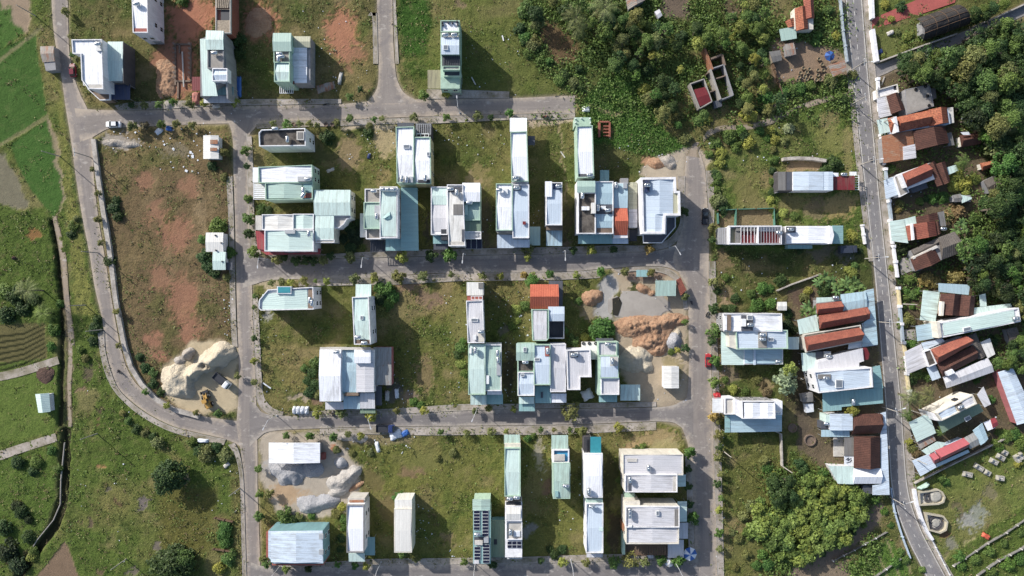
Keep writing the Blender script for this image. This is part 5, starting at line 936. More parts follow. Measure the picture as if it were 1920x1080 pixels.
# ---- houses on the east side of the main road
h = H('house with ruined white front, small brown gable and bare concrete flat roof', (1700, 190), nick='the roof with tyres')
h.wall([(1697, 170), (1742, 160), (1750, 198), (1700, 214)], 3.8, 'wgrey'); h.block([(1697, 168), (1743, 158), (1751, 199), (1700, 215)], 3.8, 'conc', 'wgrey', floor=1, ph=.12)
for x, y in ((1717, 168), (1735, 162), (1739, 180), (1742, 198)):
    mb = MB(); c_ = W(x, y, 4); mb.lathe([(.22, 3.95), (.45, 3.95), (.5, 4.06), (.45, 4.18), (.22, 4.18)], *c_, 12); h.add(mb, 'tyre', 'black')
h.roof([(1662, 180), (1683, 173), (1697, 205), (1671, 214)], 3.6, 'btile', 'y', 1.6); h.wall([(1664, 181), (1683, 175), (1694, 204), (1672, 211)], 3.5, 'wcream'); h.slab([(1644, 184), (1662, 180), (1672, 216), (1648, 222)], 3.0, 'grey', 'y'); h.wall([(1644, 168), (1683, 157), (1686, 174), (1646, 184)], 2.6, 'wwhite', name='ruined_front'); h.parapet([(1644, 168), (1683, 157), (1686, 174), (1646, 184)], 2.6, .5, 'lconc', .3); h.box((1676, 160, 1684, 168), 2.6, 2.7, 'dark', 'opening'); h.box([(1744, 166), (1754, 164), (1756, 184), (1746, 187)], 0, 2.4, 'oldgrey', 'side_annex')
h = H('long mottled orange tiled house with two gables and white front', (1720, 228), nick='the mottled orange roof')
h.wall([(1668, 226), (1778, 205), (1782, 232), (1672, 250)], 3.8, 'wblue'); h.roof([(1680, 220), (1740, 207), (1743, 235), (1684, 248)], 4.2, 'mtile', 'x', 1.9); h.roof([(1740, 206), (1775, 201), (1779, 230), (1743, 237)], 4.0, 'mtile', 'y', 1.7); h.roof([(1664, 222), (1676, 219), (1682, 246), (1670, 249)], 4.1, 'mtile', 'x', 1.6); h.box([(1676, 219), (1681, 218), (1686, 247), (1681, 248)], 3.6, 6.2, 'wwhite', 'gable_front'); h.slab([(1644, 225), (1664, 221), (1669, 247), (1649, 252)], 3.0, 'mint'); h.slab([(1776, 202), (1787, 201), (1789, 230), (1780, 232)], 2.8, 'ivory')
h = H('heavily rusted front roof with brown tiled house behind it', (1715, 275), nick='the heavily rusted roof')
h.roof([(1653, 255), (1711, 244), (1717, 296), (1657, 306)], 3.4, 'rusty', 'y', .3); h.wall([(1656, 258), (1710, 247), (1715, 294), (1659, 303)], 3.2, 'wgrey'); h.roof([(1693, 275), (1716, 270), (1718, 296), (1694, 300)], 3.75, 'grey', 'y', 0, kind='flat', name='new_sheets'); h.roof([(1712, 246), (1772, 236), (1780, 268), (1718, 282)], 3.9, 'btile', 'y', 2.2); h.wall([(1714, 248), (1772, 238), (1778, 266), (1719, 279)], 3.6, 'wcream'); h.slab([(1772, 250), (1784, 248), (1790, 272), (1778, 274)], 2.6, 'oldgrey')
h = H('small brown gabled hut with a white cloth on its roof', (1820, 260), 'hut', 'hut', nick='the white cloth hut'); h.wall([(1802, 256), (1836, 250), (1838, 268), (1804, 274)], 2.4, 'wcream'); h.roof([(1799, 254), (1836, 247), (1839, 270), (1803, 276)], 2.6, 'btile', 'x', 1.3)
h.slab([(1801, 248), (1816, 247), (1820, 253), (1806, 253)], 4.0, 'whitetarp', posts=False, name='cloth')
h = H('red tiled house with flat grey terrace and pale blue front roof', (1715, 335), nick='the grey terrace house')
h.slab([(1657, 338), (1676, 331), (1688, 364), (1661, 373)], 3.2, 'blue', 'y'); h.wall([(1690, 325), (1745, 305), (1755, 335), (1701, 355)], 4.0, 'wwhite'); h.roof([(1690, 327), (1738, 306), (1748, 330), (1699, 352)], 4.4, 'tile', 'x', 1.6); h.block([(1676, 331), (1689, 327), (1705, 360), (1688, 369)], 3.6, 'conc', 'wwhite', floor=1, ph=.25); h.box([(1687, 327), (1691, 325), (1701, 351), (1697, 352)], 3.5, 5.4, 'wwhite', 'gable_front'); h.roof([(1738, 308), (1752, 302), (1770, 345), (1757, 350)], 3.8, 'btile', 'y', 1.0); h.roof([(1752, 308), (1772, 302), (1782, 340), (1769, 347)], 3.4, 'btile', 'y', .8); h.slab([(1775, 314), (1792, 309), (1797, 320), (1778, 328)], 2.6, 'mint'); h.box([(1704, 350), (1735, 338), (1740, 352), (1712, 362)], 0, 2.4, 'slate', 'yard_terrace')
h = H('red tiled house with wide pale mint front roof beside the dark tree', (1715, 432), nick='the mint front roof')
h.slab([(1668, 415), (1695, 411), (1703, 456), (1672, 452)], 3.2, 'mint', 'y'); h.slab([(1694, 411), (1716, 405), (1719, 419), (1698, 424)], 3.0, 'mint'); h.wall([(1701, 422), (1752, 415), (1756, 442), (1706, 451)], 3.6, 'wwhite'); h.roof([(1711, 420), (1753, 414), (1757, 442), (1715, 450)], 4.0, 'tile', 'y', 1.5); h.roof([(1698, 424), (1710, 421), (1713, 448), (1703, 451)], 3.8, 'tile', 'y', .7); h.roof([(1717, 407), (1757, 398), (1760, 413), (1719, 420)], 3.4, 'btile', 'y', .9); h.box([(1709, 420), (1712, 419), (1715, 449), (1712, 450)], 3.4, 5.2, 'wwhite', 'gable_front'); h.slab([(1758, 398), (1770, 396), (1774, 424), (1762, 424)], 2.8, 'oldgrey'); h.tank(1769, 429, 2); h.roof([(1753, 415), (1760, 414), (1764, 438), (1757, 441)], 3.4, 'btile', 'y', .3)
h = H('large weathered house with grey tiled rear roof and brown tiled front gable', (1755, 475), nick='the weathered grey tiled house')
h.wall([(1712, 470), (1790, 440), (1802, 470), (1722, 508)], 3.6, 'wgrey'); h.roof([(1760, 445), (1790, 434), (1807, 472), (1766, 487)], 4.2, 'gtile', 'x', 1.2); h.roof([(1708, 469), (1758, 446), (1768, 457), (1716, 484)], 3.5, 'gtile', 'x', .6); h.roof([(1707, 486), (1752, 465), (1764, 489), (1716, 508)], 3.9, 'btile', 'y', 1.8); h.box([(1712, 482), (1757, 460), (1759, 464), (1713, 486)], 3.4, 4.5, 'lconc', 'valley_gutter'); h.tank(1803, 468, 2.4, 60); h.box([(1683, 487), (1706, 480), (1714, 506), (1690, 516)], 0, .2, 'conc', 'front_yard')
h = H('brown tiled house with teal sheet roofs on three sides', (1775, 570), nick='the teal sheet house')
h.slab([(1731, 544), (1762, 548), (1754, 603), (1725, 600)], 3.0, 'mint', 'y'); h.roof([(1764, 550), (1803, 552), (1799, 592), (1758, 590)], 4.0, 'btile', 'y', 1.7); h.wall([(1766, 552), (1826, 555), (1820, 592), (1760, 588)], 3.6, 'wcream'); h.roof([(1800, 553), (1829, 556), (1825, 592), (1796, 592)], 3.9, 'btile', 'y', 1.3); h.slab([(1760, 531), (1819, 534), (1816, 553), (1760, 547)], 3.0, 'sky'); h.slab([(1827, 577), (1895, 569), (1898, 577), (1826, 590)], 3.0, 'mint'); h.slab([(1836, 553), (1848, 550), (1850, 574), (1838, 575)], 2.8, 'mint'); h.box([(1766, 565), (1771, 566), (1769, 592), (1765, 592)], 4.0, 5.4, 'wcream', 'gable_wall')
h = H('very long pale blue roofed house reaching from the road to the wood', (1840, 605), nick='the very long house')
h.block([(1762, 605), (1910, 577), (1914, 603), (1767, 633)], 5.6, None, 'wwhite', ph=.35, t=.3).face('S', 5, False); h.roof([(1768, 606), (1901, 581), (1904, 604), (1770, 629)], 5.9, 'mint', 'y', .3); h.slab([(1717, 611), (1757, 604), (1761, 633), (1720, 640)], 3.6, 'sky', 'y'); h.skylight([(1806, 615), (1820, 612), (1821, 619), (1807, 622)], 6.2); h.tank(1905, 597, 5.8, 10); h.box([(1756, 604), (1762, 603), (1766, 632), (1760, 634)], 0, 6.4, 'wcream', 'gable_front'); h.box((1695, 618, 1717, 636), 0, .25, 'conc', 'front_yard')
h = H('big house with long red tiled ridge roof amid grey sheet roofs', (1780, 675), nick='the grey sheet house')
h.slab([(1696, 660), (1727, 645), (1741, 685), (1701, 702)], 3.2, 'grey', 'y'); h.slab([(1727, 643), (1766, 634), (1772, 640), (1733, 657)], 3.2, 'blue', 'y'); h.wall([(1748, 656), (1812, 632), (1824, 645), (1758, 680)], 4.4, 'wwhite'); h.roof([(1745, 655), (1811, 629), (1823, 645), (1758, 682)], 4.8, 'tile', 'x', 2.0); h.block([(1732, 659), (1745, 655), (1757, 682), (1742, 688)], 3.8, 'dconc', 'wwhite', floor=1, ph=.4); h.roof([(1756, 682), (1824, 648), (1834, 672), (1768, 706)], 3.7, 'btile', 'x', 1.2); h.roof([(1812, 630), (1830, 624), (1848, 668), (1834, 674)], 3.3, 'gtile', 'y', .6); h.roof([(1768, 707), (1852, 671), (1864, 697), (1775, 728)], 3.2, 'grey', 'x', .5); h.slab([(1838, 642), (1856, 634), (1866, 664), (1852, 672)], 2.8, 'ivory'); h.box([(1773, 698), (1786, 692), (1791, 699), (1778, 705)], 3.7, 5.0, 'white', 'roof_sheet'); h.slab([(1737, 689), (1754, 683), (1764, 708), (1748, 714)], 2.8, 'blue')
h = H('two storey house with cream north wall, white roof and sage green lower roof', (1795, 765), nick='the cream walled house')
h.block([(1756, 775), (1824, 740), (1832, 757), (1766, 789)], 6.6, None, 'wcream', t=.3); h.box([(1789, 750), (1796, 747), (1797, 749), (1790, 752)], 4.5, 6.0, 'dark', 'window_slot'); h.roof([(1758, 775), (1788, 759), (1795, 774), (1767, 786)], 6.8, 'blue', 'y', .3); h.roof([(1802, 752), (1823, 741), (1830, 755), (1810, 766)], 6.8, 'grey', 'y', .2); h.box([(1790, 758), (1800, 753), (1808, 767), (1798, 772)], 6.6, 6.75, 'bconc', 'light_well'); h.tank(1801, 763, 6.7, 28); h.box([(1744, 773), (1757, 776), (1766, 790), (1752, 788)], 0, 5.8, 'wwhite', 'front_wall'); h.slab([(1758, 790), (1836, 757), (1844, 771), (1767, 812)], 4.4, 'sage', 'x'); h.skylight([(1808, 784), (1818, 779), (1822, 785), (1812, 791)], 4.5); h.slab([(1704, 792), (1741, 774), (1755, 812), (1719, 829)], 3.4, 'mint', 'y'); h.slab([(1719, 830), (1750, 816), (1755, 826), (1726, 842)], 2.8, 'rust'); h.slab([(1728, 845), (1757, 828), (1773, 830), (1768, 838), (1738, 853)], 2.7, 'mint'); h.slab([(1832, 740), (1844, 725), (1858, 758), (1846, 764)], 3, 'grey')
h = H('rose red tiled house with light blue roadside roof at the cemetery alley', (1780, 850), nick='the rose red roof')
h.slab([(1710, 864), (1744, 850), (1756, 876), (1726, 893)], 3.2, 'blue', 'y'); h.wall([(1755, 848), (1810, 824), (1816, 838), (1764, 864)], 3.4, 'wblue'); h.roof([(1753, 845), (1807, 821), (1815, 838), (1763, 865)], 3.8, 'rose', 'x', 1.7); h.roof([(1742, 853), (1752, 848), (1761, 865), (1752, 870)], 3.7, 'rose', 'x', 1.2); h.slab([(1755, 870), (1815, 843), (1818, 848), (1757, 876)], 2.9, 'sky', posts=False); h.roof([(1808, 821), (1826, 811), (1837, 833), (1819, 842)], 3.2, 'rustl', 'x', .5); h.roof([(1824, 807), (1842, 793), (1853, 823), (1839, 835)], 3.4, 'sky', 'y', .3); h.slab([(1844, 792), (1860, 786), (1866, 802), (1852, 808)], 2.6, 'white'); h.roof([(1857, 786), (1866, 783), (1872, 797), (1862, 803)], 2.9, 'pinkred', 'x', .3)
h = H('long shed with light blue roof and rose red wall at the right edge', (1895, 740), 'long_shed', 'shed', nick='the rose wall shed')
h.wall([(1873, 698), (1898, 690), (1942, 784), (1909, 795)], 3.2, 'wpink'); h.roof([(1871, 698), (1899, 689), (1944, 785), (1907, 797)], 3.4, 'blue', 'y', .4)
# ---- scattered huts and sheds
h = H('orange brown hut roof alone under the wood at the right', (1855, 309), 'hut', 'hut'); h.wall([(1840, 307), (1858, 303), (1862, 311), (1842, 317)], 2.0, 'wcream'); h.roof([(1837, 306), (1858, 302), (1864, 312), (1842, 320)], 2.3, 'mtile', 'x', .9)
h = H('grey roofed hut with small pale annex under the wood', (1860, 345), 'hut', 'hut'); h.wall([(1846, 340), (1865, 330), (1868, 354), (1856, 362)], 2.2, 'wgrey'); h.roof([(1844, 339), (1866, 329), (1870, 355), (1857, 364)], 2.5, 'gtile', 'x', .7); h.box((1867, 335, 1878, 342), 0, 1.8, 'beige', 'annex')
h = H('low shed half grey half mint under the yellow green tree', (1805, 372), 'low_shed', 'shed'); h.wall((1788, 366, 1820, 378), 2, 'wgrey'); h.roof([(1786, 366), (1801, 363), (1804, 378), (1790, 379)], 2.2, 'oldgrey', 'x', .3); h.roof([(1801, 365), (1822, 370), (1822, 373), (1804, 381)], 2.3, 'mint', 'x', 0, kind='flat')
h = H('grey hut under trees near the end of the very long pale house', (1898, 630), 'hut', 'hut'); h.wall([(1888, 619), (1905, 615), (1911, 642), (1896, 646)], 2.2, 'wgrey'); h.roof([(1886, 618), (1906, 613), (1913, 643), (1895, 648)], 2.4, 'gtile', 'x', .6)
h = H('small rust striped shed on the field side of the first road', (90, 108), 'tin_shed', 'shed', nick='the rust striped shed'); h.wall([(76, 88), (100, 87), (105, 131), (86, 133)], 2.4, 'wgrey'); h.roof([(75, 87), (101, 86), (103, 115), (80, 117)], 2.6, 'rust', 'x', .4); h.slats([(82, 117), (102, 115), (105, 131), (86, 133)], 2.2, 5, 'wood')
h = H('small white kiosk with rusty corner at the second corner plot', (396, 276), 'kiosk', 'shed', nick='the white kiosk'); h.wall((383, 256, 409, 296), 2.8, 'wwhite'); h.roof((381, 254, 410, 298), 3.0, 'ivory', 'y', .3); h.roof((394, 262, 408, 270), 3.4, 'rusty', 'x', 0, kind='flat', name='rusty_patch'); h.roof((394, 277, 407, 283), 3.4, 'rusty', 'x', 0, kind='flat', name='rusty_patch')
h = H('pale mint kiosk wrapped by bushes at the west street', (405, 471), 'kiosk', 'shed', nick='the mint kiosk'); h.wall((388, 438, 420, 470), 2.8, 'wwhite'); h.wall((400, 472, 421, 504), 2.8, 'wwhite'); h.roof((386, 436, 419, 472), 3.0, 'ivory', 'x', .3); h.roof((399, 472, 423, 506), 3.0, 'mint', 'x', .3); h.slab((424, 492, 436, 506), 2.4, 'slate')
for x, y in ((403, 441), (404, 469), (414, 455), (416, 490)): h.box((x-1, y-1, x+1.5, y+1.5), 3.1, 3.5, 'dark', 'roof_weight')
h = H('small white and teal hut roof in the lower left paddy', (80, 755), 'field_hut', 'hut', nick='the paddy hut'); h.wall([(69, 741), (91, 739), (93, 771), (74, 773)], 2.2, 'wwhite'); h.roof([(66, 739), (92, 737), (95, 772), (72, 774)], 2.4, 'mint', 'y', .8)
h = H('mint roofed animal shed above the jar yard', (1478, 62), 'animal_shed', 'shed', nick='the mint animal shed'); h.slab([(1461, 55), (1492, 49), (1494, 72), (1465, 77)], 2.6, 'green'); h.wall((1470, 58, 1490, 70), 2.2, 'wgrey')
h = H('rusted tile and tin farmhouse at the top of the jar yard', (1515, 25), nick='the rusty farmhouse'); h.wall((1490, 15, 1525, 55), 3.0, 'wcream'); h.roof([(1490, 16), (1512, 12), (1516, 54), (1493, 58)], 3.3, 'mtile', 'y', 1.2); h.roof([(1505, -10), (1525, -12), (1527, 34), (1510, 36)], 3.5, 'tile', 'y', 1.2); h.roof([(1472, 40), (1488, 33), (1490, 50), (1478, 52)], 2.6, 'mtile', 'y', .6)
h = H('small rust streaked shed with white stripes in the jar yard', (1482, 94), 'tin_shed', 'shed'); h.wall([(1473, 84), (1488, 81), (1491, 101), (1476, 104)], 2.0, 'wgrey'); h.roof([(1471, 83), (1488, 80), (1493, 102), (1475, 106)], 2.2, 'rust', 'x', .2)
h = H('grey plank shed at the left fence of the jar yard', (1455, 105), 'tin_shed', 'shed'); h.wall([(1444, 98), (1462, 95), (1465, 112), (1450, 116)], 2.0, 'woodp'); h.roof([(1442, 97), (1463, 94), (1466, 113), (1449, 117)], 2.2, 'oldgrey', 'x', .2)
h = H('rusted roadside shed roof at the jar yard gate', (1572, 128), 'tin_shed', 'shed'); h.slab([(1553, 122), (1584, 112), (1588, 132), (1562, 144)], 2.4, 'rust', 'y')
h = H('rusted sheet roof cut by the top edge of the wood', (1190, 5), 'tin_shed', 'shed', nick='the rusted roof at the top edge'); h.wall([(1172, -20), (1205, -22), (1208, 0), (1180, 15)], 2.6, 'wgrey'); h.roof([(1170, -22), (1208, -24), (1210, 0), (1178, 18)], 2.8, 'rust', 'y', .5)
h = H('small grey tin hut in the shade of the wood clearing', (1234, 26), 'hut', 'hut'); h.wall([(1228, 22), (1236, 18), (1241, 29), (1234, 34)], 1.8, 'wgrey'); h.roof([(1227, 22), (1236, 17), (1242, 29), (1234, 35)], 2, 'grey', 'x', .2)
h = H('small shed with weathered pale roof behind the white slatted porch house', (1515, 745), 'low_shed', 'shed'); h.wall([(1504, 740), (1523, 736), (1524, 752), (1506, 754)], 2.0, 'wgrey'); h.roof([(1503, 739), (1523, 735), (1525, 753), (1505, 755)], 2.2, 'oldgrey', 'x', .2); h.box([(1510, 758), (1525, 756), (1526, 772), (1512, 774)], 0, 1.6, 'whitetarp', 'covered_pile')
h = H('small pale tin shed behind the white east pair', (1467, 574), 'low_shed', 'shed'); h.wall((1460, 567, 1474, 580), 2, 'wcream'); h.roof((1458, 566, 1475, 582), 2.2, 'ivory', 'x', .2)
# ---- dark thatched communal hall
h = H('long hall with dark curved thatched roof behind the red drive', (1766, 45), 'thatched_hall', 'hall', nick='the dark thatched hall')
th = [(1723, 36), (1797, 8), (1808, 14), (1817, 44), (1740, 74), (1725, 66)]
h.wall(inset(th, 5), 2.6, 'wgrey')
mb = MB(); a, b, c, e = [W(*p, 3) for p in ((1720, 34), (1797, 7), (1820, 44), (1732, 76))]; rows = []
for i in range(13):
    t = i/12; z = 2.7+2.6*math.sin(math.pi*t)**.7
    for_ = [(a[0]+(b[0]-a[0])*s_, a[1]+(b[1]-a[1])*s_) for s_ in np.linspace(0, 1, 9)]; to_ = [(e[0]+(c[0]-e[0])*s_, e[1]+(c[1]-e[1])*s_) for s_ in np.linspace(0, 1, 9)]
    rows.append([(p[0]+(q[0]-p[0])*t, p[1]+(q[1]-p[1])*t, z*(1-(.12 if k in (0, 8) else 0))+.2*(vnoise(np.float64(i*.9), np.float64(k*1.3))-.5)) for k, (p, q) in enumerate(zip(for_, to_))])
for i in range(12):
    for k in range(8): mb.face([rows[i+1][k], rows[i+1][k+1], rows[i][k+1], rows[i][k]], [(k*2, i*.7+.7), (k*2+2, i*.7+.7), (k*2+2, i*.7), (k*2, i*.7)])
h.add(mb, 'thatched_roof', 'thatch')
rb = MB()
for k in (2, 4, 6):
    for i in range(12): rb.bar(tuple(Vector(rows[i][k])+Vector((0, 0, .05))), tuple(Vector(rows[i+1][k])+Vector((0, 0, .05))), .07, .07, 4, False)
for i in (3, 6, 9):
    for k in range(8): rb.bar(tuple(Vector(rows[i][k])+Vector((0, 0, .08))), tuple(Vector(rows[i][k+1])+Vector((0, 0, .08))), .07, .07, 4, False)
h.add(rb, 'roof_poles', 'wood')
# ---- roofless ruin in the wood
h = H('roofless ruin with bare walls and one maroon roof left in the wood', (1335, 155), 'ruined_house', 'ruin', nick='the roofless ruin')
def rw(pts, hh, m, name='wall', t=.3):
    for a, b in zip(pts, pts[1:]):
        mb = MB(); A = Vector(W(*a, hh)); B = Vector(W(*b, hh)); d_ = (B-A).normalized()*.02; n_ = Vector((-d_.y, d_.x)).normalized()*t/2
        mb.prism([tuple(A-d_+n_), tuple(B+d_+n_), tuple(B+d_-n_), tuple(A-d_-n_)], -.3, hh); h.add(mb, name, m)
rw([(1294, 157), (1312, 203)], 3.0, 'conc'); rw([(1294, 157), (1320, 148), (1335, 190), (1312, 203)], 2.9, 'conc'); rw([(1321, 90), (1336, 130)], 3.1, 'rusty', t=.7); rw([(1332, 130), (1351, 186)], 3.2, 'conc', t=.6); rw([(1333, 129), (1357, 121), (1375, 178), (1351, 187)], 3.0, 'wgrey'); rw([(1333, 110), (1354, 102), (1360, 122)], 2.8, 'bconc', t=.5); rw([(1325, 138), (1332, 134)], 2.6, 'bconc'); rw([(1340, 148), (1362, 141)], 2.4, 'bconc'); rw([(1331, 172), (1344, 168)], 2.5, 'bconc')
h.roof([(1301, 168), (1322, 163), (1334, 191), (1311, 200)], 2.7, 'maroon', 'x', .3); h.box([(1337, 190), (1352, 187), (1354, 199), (1340, 203)], 0, 1.8, 'slate', 'fallen_slab')
# ---------------------------------------------------------------- heaps
def heap(name, label, blobs, m, cat='heap', rough=0.35, res=0.35, group=None, nick=None, sharp=1.0, cut=None):
    """blobs: (px, py, rx px, ry px, height m, angle)"""
    xs = [b[0] for b in blobs]; ys = [b[1] for b in blobs]; mr = max(max(b[2], b[3]) for b in blobs)+3
    x0, y1 = W(min(xs)-mr, min(ys)-mr); x1, y0 = W(max(xs)+mr, max(ys)+mr)
    X, Y = np.meshgrid(np.arange(x0, x1, res), np.arange(y0, y1, res)); acc = np.zeros(X.shape); inn = np.full(X.shape, -1.0)
    ns = fbm(X*0.5+3, Y*0.5, 4)-0.5; ns2 = fbm(X*0.5+33, Y*0.5+71, 4)-0.5; nf = fbm(X*0.9, Y*0.9+5, 4)-0.5; ng = fbm(X*2.4, Y*2.4+5, 2)-0.5
    for b in blobs:
        cx, cy = W(b[0], b[1]); a = R_(b[5]) if len(b) > 5 else 0; c, s = math.cos(a), math.sin(a)
        u = ((X-cx)*c+(Y-cy)*s)/(b[2]*S*1.15)+ns*0.45; v = (-(X-cx)*s+(Y-cy)*c)/(b[3]*S*1.15)+ns2*0.45
        dd = np.clip(np.sqrt(u*u+v*v), 0, 1.6); acc += np.clip(b[4]*(1-dd**1.15), 0, None)**2.2; inn = np.maximum(inn, 1-dd)
    Zh = acc**(1/2.2); Zh = np.where(inn > 0, Zh+(nf*1.0+ng*.6)*rough*np.clip(Zh, 0, 1.5), -0.4)
    if cut:
        qx, qy = W(cut[0], cut[1]); dc = (np.hypot(X-qx, Y-qy)+ns*4)/S-cut[2]; Zh = np.where(inn > 0, Zh*np.clip(dc/9, 0, 1)-.05*(dc < 0), Zh)
    keep = inn > -0.05; ok = keep[:-1, :-1] & keep[1:, :-1] & keep[:-1, 1:] & keep[1:, 1:]
    ii = np.arange(X.size).reshape(X.shape); f = np.stack([ii[:-1, :-1], ii[:-1, 1:], ii[1:, 1:], ii[1:, :-1]], -1)[ok]
    used, inv = np.unique(f, return_inverse=True); px, py = sum(xs)/len(xs), sum(ys)/len(ys); ox, oy = W(px, py)
    co = np.stack([X.ravel()[used]-ox, Y.ravel()[used]-oy, Zh.ravel()[used]], -1)
    me = bpy.data.meshes.new(name); me.from_pydata(co.tolist(), [], inv.reshape(f.shape).tolist()); me.materials.append(m)
    me.polygons.foreach_set('use_smooth', [True]*len(me.polygons))
    o = bpy.data.objects.new(name, me); COL.objects.link(o); o.location = (ox, oy, 0); tag(o, label, cat, group)
    if nick: LAND.append((px, py, nick))
    return o
def heapmat(name, a, b, sc=1.5):
    n = NT(name); p = n.pos(); f = n.noise(p, sc, 5, 0.7); g = n.noise(p, 0.3, 3)
    c = n.mix(n.ramp(n.math('ADD', f, n.math('MULTIPLY', g, .4)), 0.5, 0.95), a, b)
    return n.done(c, 0.95, 0, 0.1, f, 0.6, 1.0)
HS = heapmat('pale_sand', sr(222, 210, 186, .76), sr(204, 188, 160, .76)); HO = heapmat('orange_clay', sr(206, 166, 130), sr(176, 128, 94)); HG = heapmat('grey_gravel', sr(196, 196, 200, .8), sr(168, 170, 176), 2.5)
HB = heapmat('rubble', sr(206, 198, 188), sr(158, 148, 138), 1.5); HD = heapmat('dark_soil', sr(116, 92, 82), sr(92, 74, 66)); HM = conc('grey_mud', sr(186, 178, 168), sr(160, 152, 144), .6, .15)
heap('sand_heap', 'long pale sand heap with steep dug edge in the road bend', [(402, 676, 34, 22, 4.2, 36), (370, 700, 34, 20, 3.6, 40), (330, 710, 26, 26, 2.8), (345, 730, 34, 16, 2.6), (420, 660, 24, 18, 3.6), (385, 700, 30, 20, 3.4)], HS, rough=.3, cut=(402, 726, 36), nick='the long sand heap')
heap('rubble_heap', 'small grey rubble heap on the top of the long sand heap', [(354, 664, 13, 10, 3.4, 40)], HB)
heap('rubble_heap', 'small reddish rubble heap at the upper edge of the long sand heap', [(337, 676, 10, 8, .9)], HB)
heap('clay_heap', 'broad orange clay heap of dug soil beside the grey mud pool', [(1215, 612, 40, 20, 1.6, -8), (1252, 603, 34, 13, 1.4, 10), (1190, 612, 32, 20, 1.5), (1222, 636, 28, 24, 1.7), (1175, 612, 24, 14, 1.0), (1232, 654, 18, 12, 1.3), (1205, 645, 18, 16, 1.2)], HO, rough=1.1, nick='the broad clay heap')
heap('sand_heap', 'flat yellow sand heap under the broad clay heap', [(1190, 672, 30, 22, 2.4, 20), (1212, 686, 12, 12, 1.6)], HS, rough=.2, nick='the flat yellow sand heap')
heap('gravel_heap', 'small cone of grey gravel beside the broad clay heap', [(1264, 640, 14, 16, 2.2)], HG, rough=.1)
heap('clay_heap', 'small tan clay heap above the gravel cone', [(1270, 625, 7, 8, 1)], HS, rough=.3)
heap('clay_heap', 'round orange clay heap on the grass left of the mud pool', [(1108, 559, 15, 14, 2), (1120, 556, 10, 12, 1.2)], HO, rough=.4)
heap('clay_heap', 'low brown clay heap above the mud pool by the mint site shed', [(1205, 541, 14, 8, 1.3, -20), (1222, 550, 8, 6, .8)], HO, rough=.4)
heap('gravel_heap', 'bluish gravel heap half under the white site shed', [(528, 878, 22, 18, 1.6), (547, 885, 26, 20, 1.9), (556, 897, 14, 12, 1.2), (535, 892, 16, 16, 1.4)], HG, rough=.2, nick='the bluish gravel heap')
heap('gravel_heap', 'flat grey gravel heap right of the bluish gravel heap', [(586, 880, 20, 15, 1.0)], HG, rough=.2)
heap('gravel_heap', 'small round grey gravel heap above the rubble ridge', [(638, 868, 13, 10, 1.5)], HG, rough=.2)
heap('rubble_heap', 'long whitish rubble ridge at the edge of the gravel lot', [(628, 905, 16, 14, 2, 0), (648, 898, 20, 16, 2.6, 40), (664, 884, 14, 12, 2, 40), (635, 920, 20, 10, 1.8, 20)], heapmat('white_rubble', sr(214, 208, 200), sr(170, 164, 158), 1.2), rough=.45, nick='the rubble ridge')
heap('gravel_heap', 'pair of grey gravel mounds below the rubble ridge', [(583, 945, 24, 15, 1.8, -10), (612, 940, 24, 13, 1.7, 10), (575, 953, 14, 9, 1.2)], HG, rough=.25, nick='the twin gravel mounds')
heap('clay_heap', 'low orange clay streak beside the rubble ridge', [(668, 912, 16, 5, .6, 30)], HO)
heap('soil_heap', 'freshly turned orange soil heap beside the foundation trench', [(313, 145, 18, 32, 1.0, 10), (305, 165, 12, 18, .8), (318, 168, 10, 14, .7)], HO, rough=1.1)
heap('soil_heap', 'orange soil heap with raked tracks at the top of the field', [(486, 40, 22, 24, .5), (478, 55, 16, 14, .4)], HO, rough=.9)
heap('rubble_heap', 'grey rubble heap at the corner of the empty plot', [(215, 268, 22, 7, .8), (245, 272, 18, 6, .7)], HB, rough=.5)
heap('rubble_heap', 'pale rubble heap beside the foundation at the kerb', [(318, 196, 11, 10, .9)], HB)
heap('rubble_heap', 'brick and rubble heap behind the big white corner block', [(1250, 301, 14, 10, 1.1), (1258, 310, 9, 8, .8)], HB, rough=.5)
heap('clay_heap', 'orange earth heap behind the big white corner block', [(1230, 306, 17, 10, 1, 0)], HO, rough=.4)
heap('rubble_heap', 'rubble and weeds heaped along the kerb of the gravel lot', [(650, 818, 22, 9, .8), (675, 822, 14, 8, .7)], HB, rough=.5)
heap('ash_heap', 'dark heap on the lower left meadow with long shadow', [(28, 484, 5, 4, 1.4)], HD)
heap('dung_heap', 'brown brushwood heap at the end of the concrete canal', [(85, 702, 16, 16, .6)], HD, rough=.5)
o = heap('mud_pool', 'flat grey mud pool dug out beside the broad clay heap', [(1195, 574, 52, 26, .12), (1215, 578, 30, 20, .12)], HM, 'pool', rough=.02)
o = MB(); o.prism([W(*p) for p in ((1148, 560), (1160, 556), (1166, 568), (1162, 582), (1158, 592), (1149, 590))], -.2, .16); tag(o.build('mud_puddle', MATS['mud'], None, (*W(1156, 574), 0)), 'dark wet puddle at the left edge of the grey mud pool', 'puddle')
heap('brick_heap', 'heap of pink bricks tumbled below the half open wall', [(640, 0, 10, 6, .8)], MATS['brickp']) if False else None

